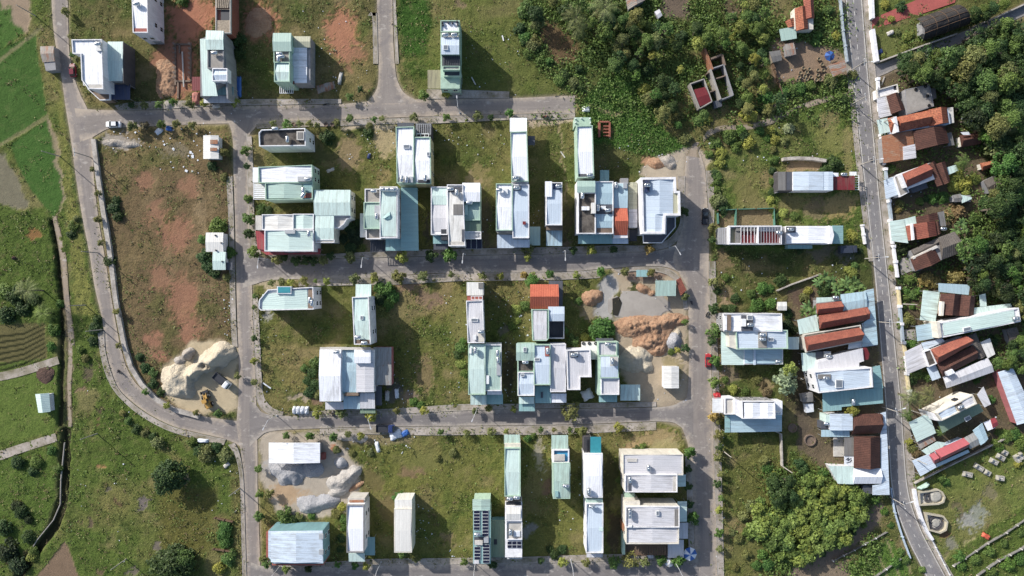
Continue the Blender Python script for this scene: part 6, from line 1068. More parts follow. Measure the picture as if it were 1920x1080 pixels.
# ---------------------------------------------------------------- vehicles
def loft(mb, secs):
    """secs: list of (x, half width, z low, z high, top half width)"""
    rows = [[(x, -w, zl), (x, -w*1.0, zl+(zh-zl)*.55), (x, -tw, zh), (x, tw, zh), (x, w, zl+(zh-zl)*.55), (x, w, zl)] for x, w, zl, zh, tw in secs]
    for a, b in zip(rows, rows[1:]):
        for i in range(6): j = (i+1) % 6; mb.face([a[i], b[i], b[j], a[j]][::-1])
    mb.face(rows[0]); mb.face(rows[-1][::-1])
def part(root, name, mb, m, parent=None, label=None):
    o = bpy.data.objects.new(name, mb.mesh(name, MATS[m])); COL.objects.link(o); o.parent = parent or root
    if label: o['label'] = label
    return o
def wheels(root, xs, y, r=.32, w=.22):
    for x in xs:
        for s_ in (-1, 1):
            mb = MB(); mb.bar((x, s_*y, r), (x, s_*(y-w), r), r, r, 16); t = part(root, 'wheel', mb, 'black'); mb = MB(); mb.bar((x, s_*(y+.01), r), (x, s_*(y-.05), r), r*.6, r*.6, 10); part(root, 'rim', mb, 'metal', t)
def car(label, px, py, ang, paint, kind='hatch', L=4.3):
    x, y = W(px, py); root = empty('parked_car', label, 'car', x, y, R_(ang), None, .03); k = L/4.3; w = .88
    mb = MB(); loft(mb, [(-2.15*k, w*.86, .35, .62, w*.75), (-2.0*k, w, .25, .86, w*.88), (-1.2*k, w, .22, .92, w*.9), (1.0*k, w, .22, .9, w*.88), (1.8*k, w*.95, .25, .78, w*.8), (2.12*k, w*.8, .32, .58, w*.66)]); part(root, 'body', mb, paint)
    if kind == 'pickup':
        cab = (-.5*k, 1.0*k); mb = MB(); mb.box(-1.4*k, 0, .97, 1.35*k, 1.35, .06); part(root, 'cargo_bed', mb, 'dark')
    else: cab = (-1.85*k if kind == 'hatch' else -1.45*k, 1.05*k)
    mb = MB(); loft(mb, [(cab[0], w*.86, .88, .92, w*.8), (cab[0]+.4*k, w*.86, .88, 1.42, w*.66), (cab[1]-.85*k, w*.86, .88, 1.44, w*.66), (cab[1], w*.86, .88, .9, w*.82)]); g = part(root, 'window_glass', mb, 'glass')
    mb = MB(); mb.box((cab[0]+.4*k+cab[1]-.85*k)/2, 0, 1.45, (cab[1]-cab[0])-1.2*k, w*1.36, .05); part(root, 'roof', mb, paint)
    wheels(root, (-1.3*k, 1.35*k), w+.01)
    for s_ in (-1, 1):
        mb = MB(); mb.box(2.02*k, s_*.55, .6, .16, .34, .14); part(root, 'headlight', mb, 'lamp'); mb = MB(); mb.box(-2.1*k, s_*.6, .68, .12, .26, .16); part(root, 'tail_light', mb, 'redl'); mb = MB(); mb.box(.75*k, s_*(w+.08), .98, .16, .18, .12); part(root, 'mirror', mb, paint)
car('maroon hatchback parked beside the white corner house', 139, 133, 95, 'wine', L=4.0); car('white saloon car parked by the kerb of the empty plot', 215, 234, 180, 'whitep', 'saloon', 4.5)
car('dark pickup with open bed parked in shade beside the net garden', 1321, 406, 88, 'blackp', 'pickup', 4.9); car('bright red hatchback parked under the kerb tree of the white east pair', 1327, 675, 90, 'redp', L=4.0)
def truck(label, px, py, ang, cab, bed, L=5.6, load='dark', box=False):
    x, y = W(px, py); root = empty('parked_truck', label, 'truck', x, y, R_(ang), None, .03); h_ = L/2
    mb = MB(); mb.box(0, 0, .62, L*.96, .9, .2); part(root, 'chassis', mb, 'black'); mb = MB(); loft(mb, [(h_-1.7, 1.0, .5, 2.1, .9), (h_-1.5, 1.05, .45, 2.3, .95), (h_-.6, 1.05, .45, 2.25, .92), (h_, 1.0, .5, 1.4, .95)]); c = part(root, 'cab', mb, cab)
    mb = MB(); loft(mb, [(h_-.52, .9, 1.5, 2.1, .84), (h_-.02, .9, 1.42, 1.5, .86)]); part(root, 'windscreen', mb, 'glass', c)
    q = [(-h_, -1.05), (h_-1.85, -1.05), (h_-1.85, 1.05), (-h_, 1.05)]
    mb = MB()
    if box: mb.prism(q, .75, 2.4)
    else: mb.ring(q, inset(q, .08), .75, 1.55); mb.prism(q, .72, .86)
    part(root, 'cargo_bed', mb, bed)
    if not box: mb = MB(); mb.prism(inset(q, .1), .86, 1.2); part(root, 'load', mb, load)
    wheels(root, (-h_*.62, h_-1.0), 1.06, .42, .3)
    for s_ in (-1, 1): mb = MB(); mb.box(h_+.02, s_*.7, .8, .1, .3, .18); part(root, 'headlight', mb, 'lamp')
truck('dark covered truck parked in the shade south of the teal porch house', 1586, 468, 2, 'greyp', 'greyp', 5.4, box=True); truck('small blue truck with empty dark bed at the kerb beside the tarpaulins', 724, 802, 0, 'bluep', 'dark', 5.4); truck('dark tipper truck parked at the foot of the long sand heap', 419, 713, -38, 'whitep', 'slate', 5.6)
# yellow wheel loader
x, y = W(391, 750); root = empty('wheel_loader', 'yellow wheel loader on the sand lot in the road bend', 'loader', x, y, R_(112), None, .03)
mb = MB(); mb.box(-1.3, 0, 1.25, 2.2, 1.5, .9); mb.box(-1.5, 0, 1.85, 1.4, 1.2, .3); part(root, 'engine_body', mb, 'yellow'); mb = MB(); mb.box(.9, 0, 1.0, 1.7, 1.0, .6); part(root, 'front_frame', mb, 'yellow')
mb = MB(); loft(mb, [(-.4, .65, 1.5, 2.9, .58), (.5, .65, 1.5, 2.9, .58)]); c = part(root, 'cab', mb, 'glass'); mb = MB(); mb.box(.05, 0, 2.95, 1.1, 1.35, .1); part(root, 'cab_roof', mb, 'yellow', c)
for s_ in (-1, 1): mb = MB(); mb.bar((.6, s_*.42, 1.6), (2.3, s_*.42, .9), .12); part(root, 'lift_arm', mb, 'yellow')
mb = MB(); q = [(2.2, -1.15), (3.0, -1.15), (3.0, 1.15), (2.2, 1.15)]; mb.prism(q, .2, .3, bottom=True); mb.box(2.22, 0, .7, .1, 2.3, .9); mb.box(2.6, -1.12, .55, .8, .06, .6); mb.box(2.6, 1.12, .55, .8, .06, .6); part(root, 'bucket', mb, 'dark')
wheels(root, (-1.4, 1.2), 1.15, .65, .45)
# motorbikes and people
def person(label, x, y, z, ang, sit=False, shirt='cloth', parent_rot=0):
    """one continuous skinned figure"""
    me = bpy.data.meshes.new('person')
    if sit: J = [(0, 0, .0), (0, 0, .28), (.04, 0, .5), (.05, 0, .62), (.08, 0, .76), (0, .1, 0), (.38, .14, .02), (.3, .16, -.42), (.42, .16, -.46), (0, -.1, 0), (.38, -.14, .02), (.3, -.16, -.42), (.42, -.16, -.46), (.03, .2, .47), (.18, .27, .26), (.46, .24, .24), (.03, -.2, .47), (.18, -.27, .26), (.46, -.24, .24)]
    else: J = [(0, 0, .95), (0, 0, 1.2), (.02, 0, 1.42), (.02, 0, 1.53), (.04, 0, 1.66), (0, .09, .9), (.12, .1, .5), (.05, .1, .08), (.2, .1, .04), (0, -.09, .9), (-.06, -.1, .5), (-.16, -.1, .1), (-.02, -.1, .04), (0, .19, 1.4), (-.04, .24, 1.12), (.1, .24, .88), (0, -.19, 1.4), (.06, -.24, 1.12), (.2, -.22, .9)]
    E_ = [(0, 1), (1, 2), (2, 3), (3, 4), (0, 5), (5, 6), (6, 7), (7, 8), (0, 9), (9, 10), (10, 11), (11, 12), (2, 13), (13, 14), (14, 15), (2, 16), (16, 17), (17, 18)]
    rad = [.15, .14, .16, .06, .11, .1, .075, .05, .05, .1, .075, .05, .05, .07, .05, .04, .07, .05, .04]
    me.from_pydata(J, E_, []); me.materials.append(MATS[shirt]); o = bpy.data.objects.new('person', me); COL.objects.link(o)
    m = o.modifiers.new('skin', 'SKIN'); m.use_smooth_shade = True
    for v, r in zip(me.skin_vertices[0].data, rad): v.radius = (r, r)
    me.skin_vertices[0].data[0].use_root = True
    s_ = o.modifiers.new('sub', 'SUBSURF'); s_.levels = 1; s_.render_levels = 2
    o.location = (x, y, z); o.rotation_euler = (0, 0, ang); tag(o, label, 'person')
    mb = MB(); hx, hz = (.08, .76) if sit else (.04, 1.66); mb.lathe([(.02, hz+.15), (.09, hz+.125), (.125, hz+.05), (.128, hz-.02), (.12, hz-.04)], hx, 0, 12); part(o, 'helmet' if sit else 'hair', mb, 'dark'); return o
def bike(label, px, py, ang, paint='blackp'):
    x, y = W(px, py); root = empty('motorbike', label, 'motorbike', x, y, R_(ang), None, .04)
    for xx in (-.62, .62):
        mb = MB(); mb.bar((xx, -.06, .3), (xx, .06, .3), .3, .3, 14); t = part(root, 'wheel', mb, 'black'); mb = MB(); mb.bar((xx, -.07, .3), (xx, .07, .3), .2, .2, 10); part(root, 'rim', mb, 'metal', t)
    mb = MB(); loft(mb, [(-.75, .1, .5, .72, .06), (-.3, .16, .35, .75, .12), (.1, .16, .3, .5, .1), (.38, .14, .4, .85, .1), (.6, .08, .6, .95, .06)]); part(root, 'body', mb, paint); mb = MB(); mb.box(-.32, 0, .8, .75, .26, .1); part(root, 'seat', mb, 'black'); mb = MB(); mb.bar((.42, -.34, 1.02), (.42, .34, 1.02), .025); mb.bar((.42, 0, .8), (.42, 0, 1.02), .03); part(root, 'handlebar', mb, 'metal'); mb = MB(); mb.box(.6, 0, .86, .1, .16, .14); part(root, 'headlight', mb, 'lamp')
    return x, y
for lab, px, py, ang, rid in (('motorbike carrying a rider round the road bend beside the wall', 226, 697, -52, 'person in dark clothes riding a motorbike round the bend'), ('motorbike carrying a rider up the east street beside the site shed', 1295, 566, 110, 'person in dark clothes riding up the east street')):
    x, y = bike(lab, px, py, ang); person(rid, x-.2*math.cos(R_(ang)), y-.2*math.sin(R_(ang)), .88, R_(ang), True)
bike('dark motorbike parked under kerb trees on the right of the east street', 1325, 588, 60); bike('dark motorbike parked at the kerb of the grey white gabled house', 625, 775, 80); bike('motorbike parked by the kerb below the white side roof house', 612, 196, 20)
bike('motorbike with red body parked by the garden at the big corner house', 1022, 219, 15, 'redp')
x, y = W(1246, 574); person('person standing on the grey mud below the mint site shed', x, y, .12, 2.0); x, y = W(1250, 590); person('person bent over tools at the edge of the mud pool', x, y, .12, .5, False, 'whitep') if False else None

# ---------------------------------------------------------------- poles and lamps
def lamp(label, px, py, ang, hgt=7.5, arm=2.2, group='street lamps along the kerbs'):
    x, y = W(px, py); root = empty('street_lamp', label, 'street lamp', x, y, R_(ang), group)
    mb = MB(); mb.bar((0, 0, -.2), (0, 0, hgt), .11, .07, 8); mb.box(0, 0, .15, .4, .4, .3); part(root, 'pole', mb, 'pole'); mb = MB(); mb.bar((0, 0, hgt-.1), (arm, 0, hgt+.5), .07, .055, 6); a = part(root, 'arm', mb, 'pole'); mb = MB(); mb.box(arm+.3, 0, hgt+.52, .85, .3, .14); hd = part(root, 'lamp_head', mb, 'pole'); mb = MB(); mb.box(arm+.35, 0, hgt+.44, .6, .22, .05); part(root, 'lamp_glass', mb, 'lamp', hd)
for l, x, y, a in [('street lamp at the west end of the third street', 502, 486, -90), ('street lamp by the house with the stained terrace', 690, 485, -95), ('street lamp in front of the ivory house', 872, 477, -95), ('street lamp in front of the narrow house with the glass roof', 1056, 472, -90), ('street lamp at the curved kerb below the big white corner block', 1255, 464, -62), ('street lamp at the corner by the covered white pallets', 519, 779, -115), ('street lamp by the raised white roof of the joined row', 700, 777, -70), ('street lamp by the tall mint house at the dark alley', 895, 764, -115), ('street lamp at the foot of the big pale blue corner house', 528, 1058, -130), ('street lamp below the teal side awning house', 715, 1053, -100), ('street lamp at the foot of the solar panel house', 891, 1056, -92), ('street lamp below the white house near the turquoise sheet', 1070, 1049, -85), ('street lamp at the lowest corner of the east street', 1262, 1048, -65), ('street lamp at the first street below the tall lone house', 862, 212, 95)]: lamp(l, x, y, a)
def epole(label, px, py, ang=0, hgt=8.5, cross=True, box=False):
    x, y = W(px, py); root = empty('electric_pole', label, 'electric pole', x, y, R_(ang)); mb = MB(); mb.bar((0, 0, -.3), (0, 0, hgt), .17, .11, 8); part(root, 'pole', mb, 'cpole')
    if cross:
        mb = MB(); mb.box(0, 0, hgt-.4, .14, 2.2, .14); c = part(root, 'cross_arm', mb, 'metal')
        for yy in (-.95, 0, .95): mb = MB(); mb.bar((0, yy, hgt-.33), (0, yy, hgt-.05), .07, .05); part(root, 'insulator', mb, 'frame', c)
    if box:
        mb = MB(); mb.box(.35, 0, hgt-1.6, .7, .9, 1.0); part(root, 'transformer', mb, 'greyp'); mb = MB(); mb.bar((0, 0, hgt-.9), (2.3, .2, hgt-.6), .05); a = part(root, 'lamp_arm', mb, 'pole'); mb = MB(); mb.box(2.5, .2, hgt-.58, .8, .28, .14); part(root, 'lamp_head', mb, 'frame', a)
for l, x, y, a, c, b in [('concrete pole in the brown soil at the top left paddy', 67, 30, 40, False, False), ('concrete pole standing in the bright paddy', 112, 293, 5, False, False), ('pole at the edge of the west street beside the low wall', 170, 295, 5, True, False), ('concrete pole on the bank beside the field track', 160, 572, 80, False, False), ('bent pole by the white pavement start of the road bend', 192, 618, 60, False, False), ('pole in the west meadow below the road bend', 182, 813, 10, False, False), ('concrete pole at the foot of the bottom meadow', 237, 1048, 40, False, False), ('pole standing in the weeds left of the straight west street', 450, 915, 20, False, False), ('pole beside the west street at the height of the mint kiosk', 184, 474, 10, False, False),
        ('electric pole with box beside the jar yard gate', 1596, 132, 0, True, True), ('electric pole on the left kerb of the main road near the lane mouth', 1598, 195, 10, True, False), ('electric pole with box beside the maroon yard roof', 1613, 309, 5, True, True), ('electric pole with box at the shaded truck yard', 1622, 485, 0, True, True), ('electric pole with box beside the two long red roofs', 1642, 603, 0, True, True), ('electric pole with box over the deep teal roof corner', 1654, 763, 15, True, True), ('electric pole with box at the lowest roadside strip roof', 1668, 932, 15, True, True), ('concrete pole on the pavement by the heavily rusted roof', 1647, 233, 0, False, False), ('concrete pole on the pavement by the very long pale house', 1690, 570, 0, False, False), ('concrete pole beside the garden of the cream walled house', 1709, 770, 0, False, False), ('concrete pole by the leafy plot at the lower alley', 1708, 858, 0, False, False), ('leaning pole in the weeds at the lowest right kerb', 1355, 845, 20, False, False), ('short pole in the shaded yard behind the slatted porch house', 1465, 873, 0, False, False)]: epole(l, x, y, a, 7.8, c, b)

# ---------------------------------------------------------------- walls and fences
def fence(name, label, pts, hgt, m, t=.25, cat='wall', posts=0, pm=None, z0=-.3):
    ox, oy = W(*pts[0]); root = empty(name, label, cat, ox, oy); w = [Vector(W(*p)) for p in pts]
    mb = MB()
    left, right = [], []
    for i, p in enumerate(w):
        a = w[max(i-1, 0)]; b = w[min(i+1, len(w)-1)]; d_ = (b-a).normalized(); n_ = Vector((-d_.y, d_.x))*t/2; left.append(p+n_); right.append(p-n_)
    for i in range(len(w)-1): mb.prism([tuple(left[i]), tuple(left[i+1]), tuple(right[i+1]), tuple(right[i])], z0, hgt)
    o = bpy.data.objects.new('panel', mb.mesh('panel', MATS[m] if isinstance(m, str) else m, (ox, oy, 0))); COL.objects.link(o); o.parent = root
    if posts:
        for i in range(len(w)-1):
            L = (w[i+1]-w[i]).length; k = max(1, int(L/posts))
            for j in range(k):
                p = w[i]+(w[i+1]-w[i])*((j+.0)/k); mb = MB(); mb.box(p.x, p.y, hgt/2+.1, t*1.5, t*1.5, hgt+.25)
                q = bpy.data.objects.new('fence_post', mb.mesh('fence_post', MATS[pm or m], (ox, oy, 0))); COL.objects.link(q); q.parent = root
    return root
M_old = conc('weathered_white_wall', sr(206, 198, 188, .75), sr(120, 112, 104), .75, .5)
fence('retaining_wall', 'long weathered low wall round the inside of the west road', [(178, 262), (186, 330), (196, 395), (205, 450), (213, 510), (219, 560), (228, 610), (236, 650), (248, 688), (268, 720), (295, 748), (330, 768), (375, 780)], .9, M_old, 1.3)
fence('boundary_wall', 'white temple wall along the top of the main road', [(1630, -10), (1632, 38)], 1.6, 'wwhite', .9); fence('boundary_wall', 'white temple garden wall below the red drive', [(1632, 58), (1640, 118)], 1.6, 'wwhite', 1.0)
fence('boundary_wall', 'grey wall along the upper side of the lane', [(1642, 119), (1720, 90), (1790, 66)], 1.3, M_old, .4); fence('boundary_wall', 'pale wall of the lane in front of the wood', [(1822, 52), (1870, 32), (1930, 4)], 1.3, M_old, .4)
fence('boundary_wall', 'blue and white fence wall of the jar yard on the main road', [(1573, 0), (1578, 60), (1586, 118)], 1.4, 'walbb', .3, posts=4, pm='walbb')
for i, (l, p, m) in enumerate([('white garden wall beside the ruined front house', [(1643, 150), (1646, 210)], 'wwhite'), ('white wall in front of the heavily rusted roof', [(1649, 254), (1655, 310)], 'wwhite'), ('blue and white wall in front of the red house with grey terrace', [(1657, 318), (1664, 376)], 'walbb'), ('blue wall beside the leafy yard between the red houses', [(1664, 378), (1668, 412)], 'walbb'), ('white wall in front of the mint front roof', [(1666, 414), (1671, 458)], 'wwhite'), ('white wall below the dark tree on the main road', [(1672, 462), (1680, 520)], 'wwhite'), ('yellow wall beside the garden of the brown house', [(1681, 540), (1684, 572)], 'walby'), ('pale blue wall beside the garden of the very long house', [(1684, 574), (1690, 640)], 'walbb'), ('yellow wall with plants before the grey sheet roofs', [(1691, 642), (1696, 668)], 'walby'), ('white painted wall before the grey sheet roofs', [(1696, 670), (1698, 696)], 'wwhite'), ('yellow wall of the palm yard below the grey sheets', [(1697, 700), (1701, 730)], 'walby'), ('white wall at the lower end of the palm yard', [(1702, 732), (1704, 748)], 'wcream')]): fence('boundary_wall', l, p, 1.3, m, .55, posts=4.5, pm='wwhite')
fence('boundary_wall', 'white curved wall of the cemetery along the main road', [(1711, 916), (1716, 945), (1724, 970), (1735, 995), (1745, 1010)], 1.2, 'wwhite', .8); fence('rail_fence', 'low white rail fence at the lowest right road edge', [(1745, 1010), (1760, 1040), (1778, 1075), (1790, 1100)], .7, 'frame', .15, 'fence', 2.5)
fence('guard_rail', 'pale rail along the left edge of the road bend', [(1668, 915), (1676, 960), (1690, 1005), (1705, 1045)], .8, 'wblue', .3, 'fence', 4)
fence('post_fence', 'upper white post fence across the cemetery meadow', [(1786, 1060), (1850, 1018), (1885, 998), (1925, 970)], .7, 'oldgrey', .2, 'fence', 3.2, 'lconc'); fence('post_fence', 'lower white post fence across the cemetery meadow', [(1830, 1078), (1870, 1050), (1912, 1028), (1940, 1010)], .9, 'oldgrey', .2, 'fence', 3.2, 'lconc')
fence('post_fence', 'upper white post fence of the vegetable plot by the orchard', [(1560, 1050), (1600, 1030), (1640, 1008), (1662, 996)], .8, 'oldgrey', .15, 'fence', 3, 'frame'); fence('post_fence', 'lower white post fence of the vegetable plot by the orchard', [(1640, 1080), (1660, 1066), (1688, 1046)], .8, 'oldgrey', .15, 'fence', 2.4, 'frame')
fence('canal_wall', 'thin pale lining wall along the dark ditch', [(121, 830), (114, 900), (113, 945), (100, 975), (70, 1012), (50, 1045)], .12, 'conc', .22); fence('yard_wall', 'grey wall of the shaded yard behind the slatted porch house', [(1448, 806), (1462, 812), (1464, 872)], 1.4, M_old, .35)
fence('yard_wall', 'weathered white wall stub in the weeds above the maroon yard roof', [(1465, 300), (1490, 298), (1520, 299), (1545, 303)], 1.6, M_old, .9); fence('yard_wall', 'thin grey wall above the banana yard', [(1455, 545), (1480, 534), (1520, 520), (1536, 514)], 1.3, M_old, .3); fence('bamboo_fence', 'thin bamboo fence at the left side of the jar yard', [(1441, 100), (1450, 130), (1465, 178)], 1.1, 'wood', .3, 'fence', 3)
fence('net_fence', 'green net fence round the vegetable pen', [(1344, 395), (1380, 393), (1449, 391), (1450, 424)], 1.3, 'net', .2, 'fence', 4, 'wood'); fence('net_fence', 'short green net inside the vegetable pen', [(1344, 400), (1345, 420)], 1.3, 'net', .25, 'fence'); fence('net_fence', 'green net dividing the vegetable pen', [(1378, 394), (1377, 424)], 1.3, 'net', .25, 'fence')
fence('garden_gate', 'white gate of the leafy front garden on the main road', [(1614, 423), (1619, 458)], 1.4, 'wwhite', .35, 'gate', 2); fence('animal_pen_wall', 'pale wall over the green pond pen by the lowest west street', [(405, 970), (440, 977)], .8, 'lconc', .5, nick=None) if False else None
fence('bamboo_rail', 'bamboo rail at the top of the fenced green pond', [(405, 970), (438, 977)], .9, 'wood', .3, 'fence', 2); fence('bamboo_rail', 'bamboo rail at the foot of the fenced green pond', [(402, 1028), (440, 1033)], .9, 'wood', .3, 'fence', 2)
fence('yard_wall', 'pale brick strip along the cemetery alley', [(1712, 905), (1790, 866), (1868, 828), (1900, 812)], .9, M_old, .35)

# ---------------------------------------------------------------- cemetery, garden plots, jars
def tombx(label, px, py, ang, L=5, w=1.5):
    L *= .85
    x, y = W(px, py); root = empty('tomb', label, 'grave', x, y, R_(ang), 'graves on the cemetery meadow'); mb = MB(); mb.box(0, 0, .15, L, w, .5); part(root, 'base', mb, 'tomb'); mb = MB(); q = [(-L*.42, -w*.4), (L*.42, -w*.4), (L*.42, w*.4), (-L*.42, w*.4)]; mb.ring(q, inset(q, .25), .4, .75); part(root, 'kerb_frame', mb, 'tomb'); mb = MB(); mb.box(0, 0, .55, L*.55, w*.32, .3); part(root, 'grave_slab', mb, 'lconc'); mb = MB(); mb.box(-L*.44, 0, .8, .2, w*.6, 1.0); part(root, 'headstone', mb, 'tomb')
for l, x, y, a, L in [('grave nearest the alley, highest of the cemetery', 1882, 848, -30, 2.4), ('grave second from the alley at the cemetery top', 1875, 857, -30, 3), ('grave third from the alley with pale rim', 1862, 865, -28, 3), ('wide tan grave left of the small row', 1834, 876, -32, 3.6), ('grey grave at the upper right edge', 1906, 860, -60, 3), ('darker grave close to the upper right edge', 1912, 855, -60, 2.6), ('square grave at the left of the cemetery slope', 1813, 889, -12, 3.4), ('lone pale grave in the open cemetery grass', 1874, 896, -8, 2.8), ('small grave hidden in weeds below the alley', 1850, 886, -30, 2.2)]: tombx(l, x, y, a, L)
def plot(label, pts, inner, px, py):
    root = empty('family_grave', label, 'grave plot', *W(px, py)); off = W(px, py)
    def a_(mb, n_, m): o = bpy.data.objects.new(n_, mb.mesh(n_, MATS[m], (*off, 0))); COL.objects.link(o); o.parent = root; return o
    q = [W(*p) for p in pts]; mb = MB(); mb.prism(q, -.2, .3); a_(mb, 'floor', 'lconc'); mb = MB(); mb.ring(q, inset(q, .45), .2, 1.3); a_(mb, 'rim_wall', 'ytrim'); inner(a_)
def in1(a_):
    mb = MB(); q = [W(*p) for p in ((1731, 926), (1741, 925), (1742, 938), (1732, 939))]; mb.ring(q, inset(q, .3), .3, .9); a_(mb, 'planter', 'wdark'); mb = MB(); mb.lathe([(1.9, .3), (1.8, .8), (1.2, 1.1), (0.01, 1.2)], *W(1752, 929), 16); a_(mb, 'mound', 'tomb')
def in2(a_):
    mb = MB(); x, y = W(1752, 979); mb.lathe([(2.0, .3), (2.0, .8), (1.6, .8), (1.6, .45)], x, y, 24); a_(mb, 'round_wall', 'wdark'); mb = MB(); mb.lathe([(1.2, .3), (1.1, .75), (.5, .8), (0.01, .8)], x, y, 20); a_(mb, 'mound', 'tomb')
plot('upper walled family grave with yellow rim beside the main road', [(1717, 920), (1755, 915), (1763, 920), (1768, 930), (1765, 940), (1755, 944), (1719, 946)], in1, 1740, 930); plot('lower walled family grave with round mound and yellow rim', [(1730, 959), (1765, 965), (1773, 976), (1770, 992), (1758, 998), (1736, 992)], in2, 1752, 979)
jm = MB(); jm.smooth = True; jm.lathe([(.3, 0), (.48, .3), (.52, .55), (.4, .75), (.46, .8), (.4, .82), (.33, .72), (.36, .5)], 0, 0, 16); JAR = jm.mesh('clay_jar', MATS['clay']); ji = MB(); ji.lathe([(.36, .5), (.01, .52)], 0, 0, 14); JIN = ji.mesh('jar_content', MATS['beige'])
for i, (x, y) in enumerate([(1534, 112), (1540, 122), (1505, 129), (1516, 131), (1532, 133), (1542, 133), (1511, 137), (1499, 138), (1508, 144), (1532, 142), (1547, 143), (1497, 146), (1519, 146), (1511, 150), (1529, 151), (1537, 151), (1494, 152), (1523, 157)]):
    jx, jy = W(x, y); o = bpy.data.objects.new('clay_jar', JAR); COL.objects.link(o); o.location = (jx, jy, 0.02); o.scale = (1.15, 1.15, 1); tag(o, 'one of the many round clay jars standing on the bare soil yard', 'jar', 'clay jars in the yard'); c = bpy.data.objects.new('jar_content', JIN); COL.objects.link(c); c.parent = o
def simple(name, label, cat, px, py, m, shape, group=None):
    mb = MB(); shape(mb); o = bpy.data.objects.new(name, mb.mesh(name, MATS[m])); COL.objects.link(o); o.location = (*W(px, py), 0.02); return tag(o, label, cat, group)
def umb(label, px, py, m, r=2.0, z=2.3):
    x, y = W(px, py); root = empty('parasol', label, 'parasol', x, y); mb = MB(); mb.bar((0, 0, 0), (0, 0, z+.6), .04); part(root, 'pole', mb, 'metal')
    for k in range(8):
        a, b = k*math.pi/4, (k+1)*math.pi/4; mb = MB(); p = [(0, 0, z+.6), (r*math.cos(a), r*math.sin(a), z), (r*math.cos(b), r*math.sin(b), z)]; mb.face(p); mb.face([(v[0], v[1], v[2]-.03) for v in p[::-1]]); part(root, 'canopy_panel', mb, m[k % 2], label='%s canopy panel' % ('blue' if (m[k % 2].startswith('blue')) else 'pale'))
umb('blue and white parasol at the patio of the lower grey pair', 1290, 1033, ('bluetarp', 'whitetarp')); umb('white parasol at the kerb below the wooden patio', 1252, 1050, ('whitetarp', 'lconc'), 1.3, 2); umb('dark blue parasol standing in the jar yard', 1550, 109, ('bluep', 'bluetarp'), 1.5, 1.9)
# covered piles, tarps, boxes and such
def cover(name, label, cat, px, py, L, w, h_, ang, m):
    """a lumpy covered pile"""
    n_ = 9; mb = MB(); mb.smooth = True; g = []
    for i in range(n_):
        row = []
        for j in range(n_):
            u, v = i/(n_-1)*2-1, j/(n_-1)*2-1; e = (1-abs(u)**4)*(1-abs(v)**4); row.append((u*L/2*(1+.06*math.sin(7*v+px)), v*w/2*(1+.08*math.sin(5*u+py)), h_*max(e, 0)**.4*(0.8+.35*hsh(px+i*3.1+j*7.7))))
        g.append(row)
    for i in range(n_-1):
        for j in range(n_-1): mb.face([g[i][j], g[i+1][j], g[i+1][j+1], g[i][j+1]])
    o = bpy.data.objects.new(name, mb.mesh(name, MATS[m])); COL.objects.link(o); o.location = (*W(px, py), 0.02); o.rotation_euler = (0, 0, R_(ang)); return tag(o, label, cat)
for i, x in enumerate((553, 560, 568, 576)): cover('covered_pallet', ['leftmost of four white wrapped pallets at the street corner', 'second of four white wrapped pallets at the street corner', 'third of four white wrapped pallets at the street corner', 'rightmost of four white wrapped pallets at the street corner'][i], 'pallet', x, 769, 1.1, 2.3, 1.2, 0, 'whitetarp')
cover('tarpaulin', 'white tarpaulin over goods behind the small blue truck', 'tarpaulin', 742, 815, 3.8, 2.6, .9, 20, 'whitetarp'); cover('tarpaulin', 'bright blue tarpaulin beside the white one at the kerb', 'tarpaulin', 760, 812, 2.4, 1.7, .7, 30, 'bluetarp'); cover('tarpaulin', 'torn pale sheet hanging in the weeds below the blue tarpaulin', 'tarpaulin', 708, 838, 1.2, 3.2, .5, 15, 'whitetarp'); cover('tarpaulin', 'blue tarpaulin in the rubbish at the second corner', 'tarpaulin', 317, 241, 1.8, 1.4, .7, -10, 'bluetarp'); cover('tarpaulin', 'grey white sheet in the rubbish beside the blue tarpaulin', 'tarpaulin', 298, 246, 2.2, 1.6, .6, 40, 'whitetarp'); cover('tarpaulin', 'blue cloth lying at the grey side wall by the brick stack', 'tarpaulin', 449, 163, 1.2, 6, .7, 0, 'bluetarp')
cover('bag_stack', 'left stack of pale sacks at the rust stained tin shed', 'sacks', 726, 742, 1.3, 3, .8, 0, 'lconc'); cover('bag_stack', 'right stack of pale sacks beside the rust stained tin shed', 'sacks', 744, 738, 1.2, 2.8, .8, 5, 'whitetarp')
cover('tarpaulin', 'square pale tarpaulin stretched in the yard of the L shaped grey house', 'tarpaulin', 1101, 740, 3.2, 3, 1.6, 25, 'ivory'); cover('tarpaulin', 'blue and white covered heap by the long mottled roof', 'tarpaulin', 1812, 223, 3.0, 2.6, 1.2, 10, 'whitetarp'); cover('tarpaulin', 'orange and blue cloth bundle in the cemetery meadow', 'tarpaulin', 1848, 1005, 2.6, 1.4, .6, -30, 'orange'); cover('tarpaulin', 'white covered goods at the verge of the west corner', 'tarpaulin', 381, 826, 3.4, 1.2, .8, -5, 'whitetarp'); cover('rubbish_pile', 'pale rubbish pile at the weedy west verge', 'rubbish', 425, 872, 2, 1.2, .4, 40, 'lconc')
cover('blue_boat', 'small blue bundle lying in the grass by the dirt patch', 'bundle', 692, 293, .9, 1.6, .6, -15, 'bluep'); cover('rubbish_pile', 'pale debris pile in the shade of the white house plot', 'rubbish', 620, 319, 2.4, 1.0, .4, 20, 'lconc')
